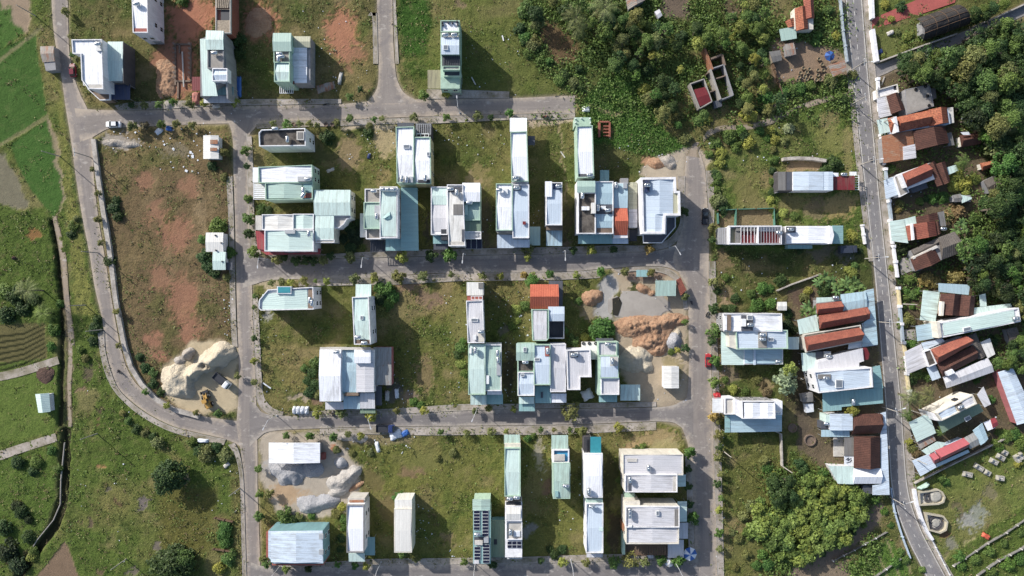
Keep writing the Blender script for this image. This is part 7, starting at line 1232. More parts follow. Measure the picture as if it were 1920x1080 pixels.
cover('brick_stack', 'pink brick stack at the kerb by the rusted porch', 'bricks', 368, 185, 2.2, 3.8, 1.0, 0, 'brickp'); cover('brick_stack', 'grey block stack in front of the pale brick side house', 'bricks', 405, 199, 2.4, 1.2, .7, 5, 'lconc'); cover('junk_pile', 'junk pile with red and blue sheets in the shadowed field', 'rubbish', 611, 164, 5.5, 2.4, .7, 15, 'rust'); cover('pipe_stack', 'pale stack of pipes on the weedy verge', 'pipes', 638, 147, 1.0, 3.6, .6, -10, 'lconc')
cover('bench_white', 'white garden bench in the temple garden', 'bench', 1669, 62, 2.0, 1.2, .7, 25, 'lconc'); cover('tarpaulin', 'blue cloth at the wall of the temple garden', 'tarpaulin', 1649, 98, 2, 1.6, .5, 20, 'bluep'); cover('shrine_roof', 'red and white small shrine roof at the kerb of the slatted porch', 'shrine', 1344, 741, 2.0, 1.8, 1.8, 20, 'redp')
cover('green_sign', 'narrow mint sign board at the cemetery wall', 'sign', 1729, 910, 3.6, .6, 1.8, 28, 'green'); cover('white_sheet', 'white sheet at the light covered yard of the wood edge', 'sheet', 1809, 492, 1.8, 1.6, .5, 0, 'whitetarp'); cover('rubbish_pile', 'white junk at the end of the first street by the green terrace', 'rubbish', 1099, 205, 2.4, 1.8, .7, 0, 'frame')
for i, (x, y, a) in enumerate([(1285, 598, 20), (1252, 588, -30)]): pass
# round tree guards of old tyres, wells
for l, x, y, r, m in [('upper round concrete well ring in the shaded yard', 1485, 802, 1.3, 'bconc'), ('lower round concrete well ring with grass inside', 1518, 825, 1.7, 'bconc')]: simple('well_ring', l, 'well', x, y, m, lambda mb: mb.lathe([(r, -.2), (r, .5), (r*.82, .5), (r*.82, .1), (0.01, .08)], 0, 0, 24))
for i, x in enumerate((551, 612, 624)): simple('tree_pot', ['empty round planter at the kerb, left of the three pots', 'empty round planter at the kerb, middle of the three pots', 'empty round planter at the kerb, right of the three pots'][i], 'planter', x, 234, 'bconc', lambda mb: mb.lathe([(.5, 0), (.65, .55), (.52, .55), (.48, .35), (0.01, .33)], 0, 0, 16))
# foundation trench with rebar cages
h = H('rebar foundation frame in a dug trench beside the soil heap', (343, 123), 'foundation_frame', 'foundation', nick='the foundation frame')
for r in ((328, 82, 331, 160), (357, 80, 360, 152), (330, 82, 358, 85), (331, 151, 358, 154), (336, 84, 339, 100), (333, 155, 336, 185)):
    mb = MB(); q = [W(*p) for p in Q(r)]; mb.prism(q, -.2, .35); h.add(mb, 'footing', 'bconc')
for x in (329, 358):
    for y in range(84, 154, 9):
        mb = MB()
        for dx, dy in ((-.2, -.2), (.2, -.2), (.2, .2), (-.2, .2)): mb.bar((W(x, y)[0]+dx, W(x, y)[1]+dy, 0), (W(x, y)[0]+dx, W(x, y)[1]+dy, 1.6), .03, .03, 4)
        for z_ in (.4, .9, 1.4): mb.ring([(W(x, y)[0]+dx, W(x, y)[1]+dy) for dx, dy in ((-.22, -.22), (.22, -.22), (.22, .22), (-.22, .22))], [(W(x, y)[0]+dx, W(x, y)[1]+dy) for dx, dy in ((-.17, -.17), (.17, -.17), (.17, .17), (-.17, .17))], z_, z_+.05)
        h.add(mb, 'rebar_cage', 'rust')
mb = MB(); mb.bar((*W(343, 98), .4), (*W(346, 164), .4), .22, .22, 8); h.add(mb, 'pipe', 'lconc')
h = H('broken brick animal pen with orange wall tops beside the vines', (1132, 245), 'brick_pen', 'pen')
for r in ((1121, 230, 1125, 258), (1141, 230, 1144, 258), (1123, 228, 1142, 231)): mb = MB(); mb.prism([W(*p) for p in Q(r)], -.2, .9); h.add(mb, 'wall', 'brick')
for y in (236, 242, 248, 254): mb = MB(); mb.prism([W(*p) for p in Q((1131, y, 1142, y+2))], -.2, .5); h.add(mb, 'low_wall', 'brick')
# pipes, planks lying about
for l, x, y, L, a, m in [('long white pole lying in the bush at the dirt path', 1333, 267, 1.8, 32, 'frame'), ('thin plank leaning on grey vent bricks in the weeds', 888, 39 + 113, 2.5, -62, 'lconc'), ('white plank in the grass east of the lone house', 943, 72, 1.6, -75, 'frame'), ('white pipe on the grass right of the blue house', 1055, 290, 2.2, -55, 'lconc'), ('crumpled white sheet strip at the kerb of the weedy corner', 501, 723, 2.8, -35, 'whitetarp'), ('pale pipe in the wood shade near the orchard plot', 1655, 152, 2.6, 70, 'cpole')]: simple('plank', l, 'plank', x, y, m, lambda mb: mb.box(0, 0, .15, L, .35, .2, R_(a)))

# ---------------------------------------------------------------- litter: nobody could count it
lt = MB(); rl = random.Random(3)
def scat(n_, x0, y0, x1, y1, s0=.15, s1=.45):
    for _ in range(int(n_*.6)):
        px, py = rl.uniform(x0, x1), rl.uniform(y0, y1); x, y = W(px, py); s_ = rl.uniform(s0, s1)*rl.uniform(.5, .95); z = gz(px, py); a = rl.uniform(0, 3.1); lt.box(x, y, z+.12, s_*rl.uniform(.5, 1.2), s_, .12, a)
for a in [(26, 300, 278, 385, 325, .3, .9), (30, 815, 240, 960, 320), (26, 480, 560, 600, 780), (40, 705, 655, 780, 760), (40, 780, 530, 880, 740), (60, 915, 545, 995, 660), (30, 945, 640, 965, 760), (30, 700, 215, 745, 480), (46, 560, 20, 690, 190), (30, 860, 20, 990, 180), (30, 1110, 255, 1200, 340), (40, 880, 380, 1010, 470), (26, 640, 230, 740, 300), (40, 770, 940, 810, 1030), (30, 620, 815, 780, 850), (40, 980, 830, 1090, 1000), (30, 1340, 230, 1600, 330), (30, 1340, 470, 1600, 560), (50, 1330, 640, 1360, 1060), (40, 1490, 560, 1530, 760), (50, 200, 240, 400, 280, .2, .6), (26, 130, 600, 250, 1060), (20, 395, 860, 445, 980), (24, 420, 560, 440, 660), (50, 300, 180, 620, 245), (26, 690, 700, 770, 770), (40, 1640, 250, 1850, 500), (40, 1700, 600, 1900, 880), (24, 1200, 280, 1300, 330), (16, 840, 1020, 880, 1050), (30, 1450, 60, 1590, 170), (14, 1300, 20, 1420, 140), (20, 1130, 500, 1280, 560), (20, 1200, 680, 1290, 760), (26, 640, 700, 700, 760)]: scat(*a)
tag(lt.build('litter', MATS['whitetarp'], None, (0, 0, 0)), 'scattered pale litter and rubble on the grass', 'litter', kind='stuff')
# ---------------------------------------------------------------- trees
n = NT('leaves'); oi = n.n('ObjectInfo'); g = n.n('NewGeometry'); isl = g.outputs['Random Per Island']
c = n.scale(oi.outputs['Color'], n.ramp(isl, 0, 1, 0.55, 1.5)); c = n.mix(n.ramp(isl, 0.7, 1.0, 0, .35), c, n.mix(.5, sr(170, 176, 70, .6), c))
n.set(n.b.inputs['Base Color'], c); n.b.inputs['Roughness'].default_value = .6; n.b.inputs['Specular IOR Level'].default_value = .25
tr = n.n('BsdfTranslucent'); n.set(tr.inputs[0], n.scale(c, 1.3)); mx = n.n('MixShader', i_0=.22); n.t.links.new(n.b.outputs[0], mx.inputs[1]); n.t.links.new(tr.outputs[0], mx.inputs[2]); n.t.links.new(mx.outputs[0], n.out.inputs[0])
LEAF = n.m
def leafmesh(name, P_, Nrm, size, r_, asp=1.6):
    """many small leaf faces: points, facing directions, sizes"""
    k = len(P_); up = Nrm/np.linalg.norm(Nrm, axis=1, keepdims=True); t = r_.normal(size=(k, 3)); t -= up*(t*up).sum(1, keepdims=True); t /= np.linalg.norm(t, axis=1, keepdims=True); b = np.cross(up, t)
    s = (size*r_.uniform(.6, 1.35, k))[:, None]; a_ = t*s*asp*.5; b_ = b*s*.5
    co = np.stack([P_-a_, P_+b_*.9-a_*.1, P_+a_, P_-b_*.9-a_*.1], 1).reshape(-1, 3)
    me = bpy.data.meshes.new(name); me.vertices.add(k*4); me.vertices.foreach_set('co', co.astype(np.float32).ravel()); me.loops.add(k*4); me.loops.foreach_set('vertex_index', np.arange(k*4, dtype=np.int32)); me.polygons.add(k); me.polygons.foreach_set('loop_start', np.arange(0, k*4, 4, dtype=np.int32)); me.polygons.foreach_set('loop_total', np.full(k, 4, np.int32)); me.update(); me.materials.append(LEAF); return me
def crown(seed, nc, per, leaf, flat=.8, spread=.3, gap=.0, up=.9):
    """unit crown: leaf clumps over an uneven dome"""
    r_ = np.random.default_rng(seed); lob = r_.uniform(.72, 1.12, 7); P_ = []; N_ = []
    for i in range(nc):
        a = r_.uniform(0, 2*np.pi); u = r_.uniform(0, 1)**.5; el = r_.uniform(-.25, 1.0)*np.pi/2; rr = r_.uniform(.45, 1.0)**.6
        k = lob[int(a/(2*np.pi)*7) % 7]
        c0 = np.array([math.cos(a)*math.cos(el)*k, math.sin(a)*math.cos(el)*k, math.sin(el)*flat])*rr*(1-spread*.5)
        if gap and r_.random() < gap: continue
        q = r_.normal(size=(per, 3)); q /= np.linalg.norm(q, axis=1, keepdims=True); q *= (r_.uniform(0, 1, (per, 1))**.4)*spread*r_.uniform(.7, 1.25); q[:, 2] *= .75
        P_.append(c0+q); N_.append(q/spread*.8+r_.normal(size=(per, 3))*.45+np.array([0, 0, up]))
    return leafmesh('crown', np.concatenate(P_), np.concatenate(N_), leaf, r_)
BIG = [crown(i, 74, 40, .085, .75, .26) for i in range(4)]; BUSH = [crown(20+i, 46, 34, .12, .6, .3) for i in range(4)]; STR = [crown(40+i, 26, 28, .18, .85, .36, .1) for i in range(5)]; OPEN = [crown(60+i, 40, 22, .13, .7, .28, .25) for i in range(3)]; DENSE = [crown(99+i, 190, 34, .075, .75, .2) for i in range(2)]; BROAD = [crown(80+i, 44, 15, .2, .6, .3) for i in range(3)]
def frond(seed, nf, L, w, droop, seg=7, leaflets=True, tilt=.5):
    r_ = np.random.default_rng(seed); mb = MB()
    for i in range(nf):
        a = 2*math.pi*i/nf+r_.uniform(-.25, .25); e = tilt*r_.uniform(.5, 1.3); l = L*r_.uniform(.8, 1.1); pts = []
        for j in range(seg+1): t = j/seg; pts.append(Vector((math.cos(a)*l*t, math.sin(a)*l*t, l*(e*t-droop*t*t))))
        sd = Vector((-math.sin(a), math.cos(a), 0))
        for j in range(seg):
            p, q = pts[j], pts[j+1]
            if leaflets:
                ll = w*math.sin(math.pi*min((j+1.2)/(seg+1), 1))**.6
                for s_ in (-1, 1):
                    for u in (0, .5): b0 = p+(q-p)*u; b1 = p+(q-p)*(u+.3); tip = b0+sd*s_*ll+(q-p)*.7-Vector((0, 0, ll*.35)); mb.face([b0, b1, tip])
            else:
                w0 = w*math.sin(math.pi*(j/seg*.92+.08))**.7; w1 = w*math.sin(math.pi*((j+1)/seg*.92+.04))**.7 if j < seg-1 else .02
                mb.face([p-sd*w0, p, q, q-sd*w1]); mb.face([p, p+sd*w0, q+sd*w1, q])
    return mb.mesh('crown', LEAF)
PALM = [frond(1, 15, 1, .26, .75), frond(2, 13, 1, .24, .6)]; BANA = [frond(5, 9, 1, .15, .7, 6, False, .7), frond(6, 8, 1, .16, .6, 6, False, .8), frond(7, 10, 1, .14, .75, 6, False, .6)]
def trunkmesh(seed, limbs, r=.045):
    mb = MB(); r_ = random.Random(seed); mb.bar((0, 0, -.05), (.02, 0, .5), r*1.25, r*.9, 7); mb.bar((.02, 0, .5), (0, .02, 1), r*.9, r*.35, 6)
    for i in range(limbs): a = 2*math.pi*i/limbs+r_.random(); z = r_.uniform(.4, .75); l = r_.uniform(.25, .42); mb.bar((.01, 0, z), (math.cos(a)*l, math.sin(a)*l, z+r_.uniform(.12, .3)), r*.55, r*.2, 5)
    return mb.mesh('trunk', MATS['bark'])
TRUNK = [trunkmesh(i, 5) for i in range(3)]; STEM = trunkmesh(9, 0, .03)
GREEN = dict(mid=sr(104, 134, 52), dark=sr(64, 94, 44), deep=sr(50, 70, 38), yel=sr(158, 166, 58), olive=sr(128, 134, 68), pale=sr(156, 168, 118), brown=sr(140, 122, 84), gold=sr(166, 148, 74), lush=sr(88, 132, 46), vine=sr(92, 132, 46), orch=sr(128, 150, 54), ban=sr(112, 148, 74))
GW = dict(mid='mid green', dark='dark green', deep='very dark', yel='yellow green', olive='olive green', pale='pale grey green', brown='dry brownish', gold='golden yellow', lush='lush green', ban='bright green', orch='yellowish green')
TREES = []; trng = random.Random(11)
def tree(px, py, rp, col='mid', kind='big', h=None, label=None, ex=1.0, ang=0, group=None):
    TREES.append([px, py, rp, col, kind, h, label, ex, ang, group])
KINDN = dict(dense='leafy_tree', street='street_tree', big='leafy_tree', bush='shrub', open='bushy_tree', broad='broad_leaved_tree', palm='palm_tree', banana='banana_plant')
def plant(t, label, group):
    px, py, rp, col, kind, h, _, ex, ang, _g = t; r = rp*S; SETS = dict(street=STR, big=BIG, bush=BUSH, open=OPEN, broad=BROAD, palm=PALM, banana=BANA, dense=DENSE)[kind]
    H_ = h or dict(street=1.1*r+1.3, big=1.0*r+2.0, bush=r*.75+.2, open=r*1.1+1, broad=r*.8+1.5, palm=7.5, banana=2.6, dense=r+2)[kind]
    cz = dict(street=H_-.8*r, big=H_-.72*r, bush=.12*r, open=H_-.7*r, broad=H_-.6*r, palm=H_-.2, banana=H_*.55, dense=H_-.72*r)[kind]; cz = max(cz, .1*r)
    x, y = W(px, py, cz+.3*r); root = empty(KINDN[kind], label, dict(bush='shrub', palm='palm', banana='banana plant').get(kind, 'tree'), x, y, 0, group, max(gz(px, py), -.3))
    i = trng.randrange(99); c = bpy.data.objects.new('crown', SETS[i % len(SETS)]); COL.objects.link(c); c.parent = root; c.location = (0, 0, cz); c.rotation_euler = (trng.uniform(-.1, .1), trng.uniform(-.1, .1), R_(ang) if ex != 1 else trng.uniform(0, 6.28)); c.scale = (r*ex, r, r*trng.uniform(.85, 1.15)) if kind != 'bush' else (r*ex, r, r*trng.uniform(.7, 1.05))
    g_ = GREEN[col]; j = trng.uniform(.8, 1.2); k = trng.uniform(.9, 1.12); c.color = (g_[0]*j*k, g_[1]*j, g_[2]*j/k, 1)
    t_ = bpy.data.objects.new('trunk' if kind != 'banana' else 'stem', TRUNK[i % 3] if kind in ('street', 'big', 'open', 'broad', 'dense') else STEM); COL.objects.link(t_); t_.parent = root; zz = max(cz+.25*r, .5); t_.scale = (zz*1.0, zz*1.0, zz) if kind not in ('street', 'palm') else (zz*.8, zz*.8, zz); t_.rotation_euler = (0, 0, trng.uniform(0, 6))
# -- trees one can tell apart, read off the photograph: (x, y, radius, colour)
def many(s, kind, rdef=9, col='mid', group=None):
    for it in s.split():
        p = it.split(','); tree(float(p[0]), float(p[1]), float(p[2]) if len(p) > 2 and p[2] else rdef, p[3] if len(p) > 3 else trng.choice((col, col, 'olive' if col == 'mid' else col)), kind, group=group)
SG = 'young street trees along the kerbs'
many('656,221 716,222,7 701,224,7 776,219,9,olive 836,220,9 896,216,10,olive 920,219,7,dark 955,212,9,lush 537,232,10,lush 511,231,8,olive 562,232,8 579,232,8 594,235,7,olive 632,230,9,olive 675,167,7,dark 794,177,11 836,176,9,yel 655,180,8 121,21,9 134,66,9,olive 135,103,7 145,110,7 246,197,8,dark 270,197,9 296,196,8 324,191,8,lush 355,194,10,olive 381,192,8,yel 439,190,11,yel 246,236,11,olive 270,235,9,brown 300,232,9 328,232,9,olive 360,234,9,olive 420,285,10,olive 459,282,11 462,312,8,dark 464,372,9 464,410,13 466,437,12,dark 475,472,13 172,317,6 182,362,7 181,411,8,olive 187,455,7 217,585,8,olive 220,648,6,olive 271,735,7,lush 312,761,8,yel 367,774,7,olive 407,776,9 444,705,7,olive 476,635,7,dark 475,677,8,yel 476,717,8 476,576,5 478,555,6', 'street', 9, 'mid', SG)
many('657,482,13,olive 753,481,13,yel 518,486,11,olive 531,482,9,dark 554,488,11,dark 573,488,11,dark 588,489,11,dark 605,488,11,olive 619,479,9,dark 742,516,10,olive 701,519,9,olive 843,479,15,lush 808,479,13,dark 991,466,15,olive 989,483,8,yel 846,514,7,olive 794,516,10,olive 904,517,9 938,517,8,yel 983,515,9,gold 1000,519,10 1031,513,9,lush 1081,516,8,yel 1075,470,9,dark 1110,469,11,yel 1151,467,9,dark 1219,467,11,gold 1284,396,10,dark 1335,426,10,olive 1336,450,8,dark 1126,510,11,lush 1172,509,9 1221,511,9,olive 1285,555,9 1285,604,7 1286,654,9,dark 1271,657,7,yel 1339,529,11 1339,578,12,dark 1340,622,15 1342,678,12,lush', 'street', 10, 'mid', SG)
many('890,771,8,olive 917,766,9,olive 963,768,7,yel 508,530,8,olive 528,528,9 545,529,8,yel 568,526,9,olive 591,527,5 612,527,8,yel 664,524,12,olive 701,524,9,yel 750,520,14,olive 791,519,9,olive 593,777,10,yel 639,773,12,olive 695,780,12,yel 743,770,8,olive 795,770,9,yel 536,818,8 581,817,10,lush 484,880,9 485,927,9 504,926,10,olive 485,970,11 492,1048,8 498,1058,10 536,1069,9 578,1068,8,dark 632,1060,7,lush 664,1062,8,lush 686,1062,9,yel 624,820,10 652,815,8,olive 676,818,8,yel 754,1041,9 781,1049,8 826,810,7 875,813,8 921,810,9,olive 949,809,6,yel 1014,805,6 1039,806,5 1068,805,5 1092,809,11,olive 1055,1055,10,yel 870,1055,8 924,1059,10,dark 1014,1052,7,dark 1161,802,11,yel 1293,848,14,lush 1301,973,13,lush 1240,1052,12,lush 1272,1052,15,lush 1209,1055,11,olive 1152,1055,13 1099,1056,9,olive 1290,880,9,dark 1290,912,9,dark 1294,945,9,dark', 'street', 9, 'mid', SG)
many('1349,817,11,olive 1348,857,11 1346,908,9,dark 1348,956,9,yel 1349,1000,10,lush 1340,779,13,gold 1348,790,8,olive 1350,840,8,dark 1352,890,7,olive 1353,935,7 1351,1030,8,olive 1339,718,12 1335,640,9,dark', 'street', 10, 'mid', SG)
tree(1071, 771, 20, 'olive', 'open', group=SG); tree(1184, 1053, 17, 'olive', 'open', group=SG); tree(997, 528, 15, 'lush', 'big', 5); tree(1600, 771, 15, 'yel', 'big', 5); tree(1474, 718, 25, 'pale', 'open', 6.5); tree(1482, 692, 15, 'yel', 'open', 6); tree(310, 897, 33, 'dark', 'dense', 7.5, 'big round green tree alone in the lower left meadow'); tree(322, 1062, 36, 'dark', 'dense', 6, None, 1.25); tree(345, 1050, 20, 'mid', 'big', 5); tree(420, 1003, 17, 'lush', 'bush', None, None, 1.0); tree(422, 990, 15, 'lush', 'bush'); tree(422, 1018, 15, 'lush', 'bush')
many('612,257,17,dark 690,250,11,dark 692,236,8 343,2,13,lush 445,75,17,dark 448,100,14,dark 397,310,11,dark 420,332,10,olive 406,422,19,mid 382,480,17,dark 388,500,14,dark 429,475,14,lush 400,512,13,dark 377,448,10 425,520,9,olive 204,490,13,dark 135,425,12 132,440,10,dark 142,410,8 212,390,13,dark 220,405,12,dark 217,375,9,dark 25,555,22,dark 10,590,20,dark 40,580,16,dark 8,545,18,mid 60,560,14,dark 90,590,14,mid 100,620,14,lush 95,650,10,lush 110,570,10,lush 175,615,14,dark 172,640,12,dark 182,600,10,dark 150,655,9 160,672,9 295,830,14,olive 287,820,10,dark 387,852,22,olive 422,855,17,olive 372,845,14,dark 405,838,12,dark 360,830,12,mid 57,1045,13,yel 60,1035,11,mid 67,867,15 60,885,12,dark 32,867,15,dark 95,845,11,lush 108,880,10,mid 37,960,16,dark 30,950,12,deep 52,975,10,deep 10,1035,26,deep 30,1060,20,deep 50,1007,14,dark 5,990,18,dark 425,1050,16,mid 410,1065,14,yel 435,1038,10 240,790,9 255,805,12,dark 270,812,11,olive 228,775,8,olive 270,690,12,dark 260,670,10,dark 285,700,11,mid 285,720,12,dark 300,735,10,dark', 'bush', 11, 'mid')
many('465,372,9 490,392,13 501,396,11,dark 664,436,17,deep 655,425,14,dark 668,452,14,deep 658,466,14,dark 673,420,11,dark 642,447,11,deep 722,545,20,lush 735,555,15,lush 712,560,14,dark 728,570,12,lush 708,540,10,lush 591,682,15,mid 585,700,13,dark 590,720,13,dark 580,735,14,dark 594,742,10,olive 570,690,9 575,715,10,dark 775,754,10,lush 788,760,9,lush 863,652,12,mid 858,665,11,dark 863,682,11,yel 868,640,8,lush 870,700,9 1130,617,26,lush 1115,622,14,lush 1074,640,14,mid 1096,632,9,yel 532,969,19,mid 548,975,14,dark 743,935,11,lush 750,928,8,lush 584,968,9,lush 560,970,10 630,965,12,olive 640,950,10,yel 645,975,11,lush 645,990,9,lush 640,1010,10,dark 638,1030,9,dark 1161,900,8,mid 1195,845,11,dark 1205,838,8 985,660,9,yel 970,580,12,yel 985,572,11,mid 968,600,10,yel 960,610,11 1085,565,9 1060,620,8,lush 1040,1040,12,dark 1055,1032,11,dark 1030,1030,9,dark 990,822,9,lush 1000,818,8 1260,660,8 630,845,9,olive 660,850,8,olive 695,850,9,olive 850,850,10,olive 820,860,9,olive', 'bush', 11, 'mid')
many('1347,378,19,olive 1355,392,15,dark 1344,340,10,mid 1345,355,9,mid 1341,325,9,dark 1341,268,14,mid 1370,254,18,mid 1405,267,16,yel 1390,245,12,lush 1355,285,14,yel 1350,305,12,yel 1330,290,10,mid 1380,275,13,mid 1425,245,10,lush 1395,255,13,dark 1345,330,11,mid 1454,261,13,yel 1447,244,11,yel 1440,258,9,lush 1562,307,19,dark 1548,315,12,dark 1575,312,10,dark 1448,300,9,mid 1449,320,9,dark 1450,340,9,mid 1449,360,9,dark 1452,280,9,olive 1470,265,10,olive 1480,240,12,pale 1445,375,9,yel 1450,390,10,yel 1470,400,12,yel 1490,405,10,mid 1455,405,9,mid 1455,300,10,lush 1419,573,17,lush 1447,570,13,lush 1430,540,13,lush 1410,550,11,mid 1445,540,10,lush 1465,525,14,dark 1500,470,8,dark 1345,545,9,dark 1360,520,9,mid 1358,580,10,dark 1380,560,11,dark 1372,580,11,dark 1480,590,11,dark 1478,610,12,deep 1490,620,11,deep 1475,640,10,deep 1465,625,10,dark 1520,694,11,olive 1600,444,13,yel 1596,436,9,yel 1600,512,12,yel 1590,505,8,yel 1612,470,8,deep 1603,497,8,mid 1510,660,8,dark 1393,700,9,olive 1420,712,11,olive 1360,712,8 1374,730,11,yel 1398,735,9,mid 1440,735,12,brown 1430,720,9,brown 1350,690,8,olive', 'bush', 11, 'mid')
tree(1548, 545, 18, 'dark', 'bush', 3); tree(1516, 545, 10, 'yel', 'bush'); tree(1510, 558, 12, 'olive', 'bush')
for x, y, r in ((1516, 576, 13), (1526, 584, 13), (1508, 585, 11), (1548, 520, 14), (1560, 528, 15), (1575, 534, 14), (1588, 530, 14), (1603, 528, 14), (1612, 535, 12), (1595, 545, 13), (1570, 545, 12), (1620, 545, 10), (1535, 530, 12), (1806, 418, 13), (1795, 432, 12), (1812, 430, 10), (1885, 52, 16), (1898, 60, 14), (1660, 255, 8)): tree(x, y, r, 'ban', 'banana', 3.2)
for x, y, r, hh in ((45, 545, 26, 7), (75, 588, 24, 5), (1135, 12, 30, 9), (1080, 30, 26, 9), (1085, 50, 22, 6), (1713, 745, 19, 7), (1745, 742, 19, 7), (1728, 752, 16, 6), (1705, 778, 14, 5), (1768, 810, 10, 4), (1812, 300, 15, 5), (1805, 310, 12, 4), (1900, 60, 18, 6)): tree(x, y, r, 'olive' if hh > 5 else 'mid', 'palm', hh)
# orchard of broad leaved yellow green trees
for x, y, r in ((1468, 922, 26), (1452, 905, 16), (1480, 905, 15), (1458, 938, 15), (1486, 930, 13)): tree(x, y, r, 'dark', 'big', 6)
OG = 'trees of the broad leaved orchard'
for px in range(1420, 1640, 16):
    for py in range(895, 1085, 16):
        x = px+trng.uniform(-8, 8); y = py+trng.uniform(-8, 8)
        if (x-1520)**2/104**2+(y-970)**2/84**2 < 1 and y < 1062-(x-1450)*.55+30 and not (1440 < x < 1500 and y < 935) and not (x > 1540 and y < 915): tree(x, y, trng.uniform(10, 19), trng.choice(('orch', 'orch', 'mid')), 'broad', trng.uniform(3.2, 4.6), group=OG)
many('1509,882,14,dark 1500,870,12,dark 1520,890,11,mid 1530,905,13,yel 1545,890,12,lush 1410,950,14,olive 1395,970,14,olive 1420,985,13,mid 1405,1000,14,mid 1385,1010,12,olive 1430,1040,12,lush 1440,1060,13,lush 1420,1060,12,lush 1400,1040,11,olive 1380,1065,10,olive 1375,1000,10,olive 1440,880,12,lush 1450,890,10,yel 1435,865,12,olive 1600,930,13,lush 1622,925,14,yel 1640,938,12,lush 1585,940,14,yel 1570,925,13,mid 1608,950,12,mid 1590,915,9,brown 1660,960,9,lush 1672,985,8,lush 1690,1035,9 1680,1055,13,lush 1700,1050,10 1600,1000,8,dark 1620,985,8,mid 1545,1040,7,dark 1570,1015,8,dark', 'bush', 11, 'mid')
# woods: crowns packed over the wooded ground
LANEP = ctrl(LANE[0], 4)
def wood(poly, n_, rr, cols, grp, kinds=('big', 'big', 'open'), avoid=(), hs=(5, 9)):
    got = []; xs = [p[0] for p in poly]; ys = [p[1] for p in poly]; tries = 0
    while len(got) < n_ and tries < 9000:
        tries += 1; x = trng.uniform(min(xs), max(xs)); y = trng.uniform(min(ys), max(ys)); r = trng.uniform(*rr)
        ins = False
        for i in range(len(poly)):
            (x1, y1), (x2, y2) = poly[i], poly[(i+1) % len(poly)]
            if (y1 > y) != (y2 > y) and x < (x2-x1)*(y-y1)/(y2-y1)+x1: ins = not ins
        if not ins or any((x-a)**2+(y-b)**2 < (.5*(r+c_))**2 for a, b, c_ in got) or any(abs(x-a) < w_+r*.7 and abs(y-b) < h_+r*.7 for a, b, w_, h_ in avoid) or any((x-a-3)**2+(y-b-6)**2 < (8+r)**2 for a, b in LANEP): continue
        got.append((x, y, r)); tree(x, y, r, trng.choice(cols), trng.choice(kinds), trng.uniform(*hs)*(.5+.5*r/rr[1]), group=grp)
CL = [(1335, 150, 42, 56), (1520, 120, 76, 42), (1500, 40, 45, 45), (1190, 0, 24, 16), (1265, 20, 24, 22), (1765, 45, 55, 36), (1235, 26, 10, 12), (1600, 100, 26, 400)]
DG = 'trees of the wood beside the roofless ruin'; EG = 'trees of the dark wood at the right edge'
wood([(1130, 20), (1180, 30), (1290, 60), (1420, 0), (1470, 0), (1440, 60), (1440, 100), (1460, 170), (1590, 165), (1440, 210), (1330, 235), (1290, 268), (1240, 215), (1190, 150), (1140, 110)], 84, (8, 18), ('mid', 'lush', 'dark', 'dark', 'yel', 'mid', 'dark', 'olive'), DG, ('big', 'big', 'open', 'bush'), CL, (4, 7.5))
wood([(972, 0), (1130, -10), (1180, 20), (1280, 40), (1240, 70), (1170, 90), (1140, 80), (1100, 30), (1030, 20), (1020, 110), (985, 100), (968, 50)], 28, (9, 18), ('dark', 'mid', 'dark', 'mid', 'lush', 'olive'), DG, ('big', 'big', 'open', 'bush'), CL, (4, 8))
many('985,20,16,mid 1000,50,14,mid 985,70,13,lush 1000,85,15,olive 990,100,11,mid 1050,150,13,mid 1075,155,14,olive 1060,140,13,dark 1090,165,11,dark 1030,115,10,lush 1085,130,10,dark 1200,65,16,pale 1215,45,9,mid 1325,222,14,yel 1400,213,16,yel 1444,207,15,olive 1240,170,13,mid 1210,168,14,yel 1255,155,12,mid 1500,165,14,lush 1520,160,12,mid 1560,150,16,olive 1580,150,14,mid 1488,168,13,mid 1470,172,12,lush 1535,68,10,lush 1568,66,11,yel 1530,78,11,lush 1555,20,12,mid 1585,190,14,dark 1575,182,10,mid 1600,140,11,olive 1660,8,10,yel 1690,12,12,dark 1672,35,8,yel 1704,68,11,yel 1698,88,8,yel 1655,105,7,yel 1720,82,8,olive 1685,60,7,olive', 'bush', 11, 'mid')
wood([(1740, 95), (1800, 75), (1900, 35), (1935, 40), (1935, 300), (1885, 290), (1850, 235), (1800, 180), (1765, 150), (1700, 135), (1695, 110)], 70, (14, 30), ('olive', 'mid', 'dark', 'dark', 'mid', 'dark'), EG, ('big', 'big', 'open'), CL, (7, 12))
wood([(1800, 180), (1860, 240), (1900, 290), (1935, 290), (1935, 560), (1880, 545), (1820, 520), (1810, 470), (1880, 430), (1870, 370), (1880, 300), (1840, 230)], 70, (11, 26), ('dark', 'mid', 'dark', 'deep', 'olive', 'lush', 'dark'), EG, ('big', 'big', 'open'), CL, (5, 10))
wood([(1820, 490), (1880, 540), (1935, 545), (1935, 600), (1905, 570), (1850, 545), (1828, 530)], 12, (12, 19), ('dark', 'deep', 'olive', 'brown'), EG, ('big', 'open'), [], (5, 8))
wood([(1885, 640), (1935, 620), (1935, 700), (1905, 690), (1870, 680)], 12, (9, 15), ('mid', 'dark', 'lush'), EG, ('big',), [], (4, 6)); wood([(1850, 15), (1900, -5), (1870, 20), (1825, 40), (1830, 10)], 6, (10, 15), ('dark', 'mid'), EG, ('big',), [], (4, 6))
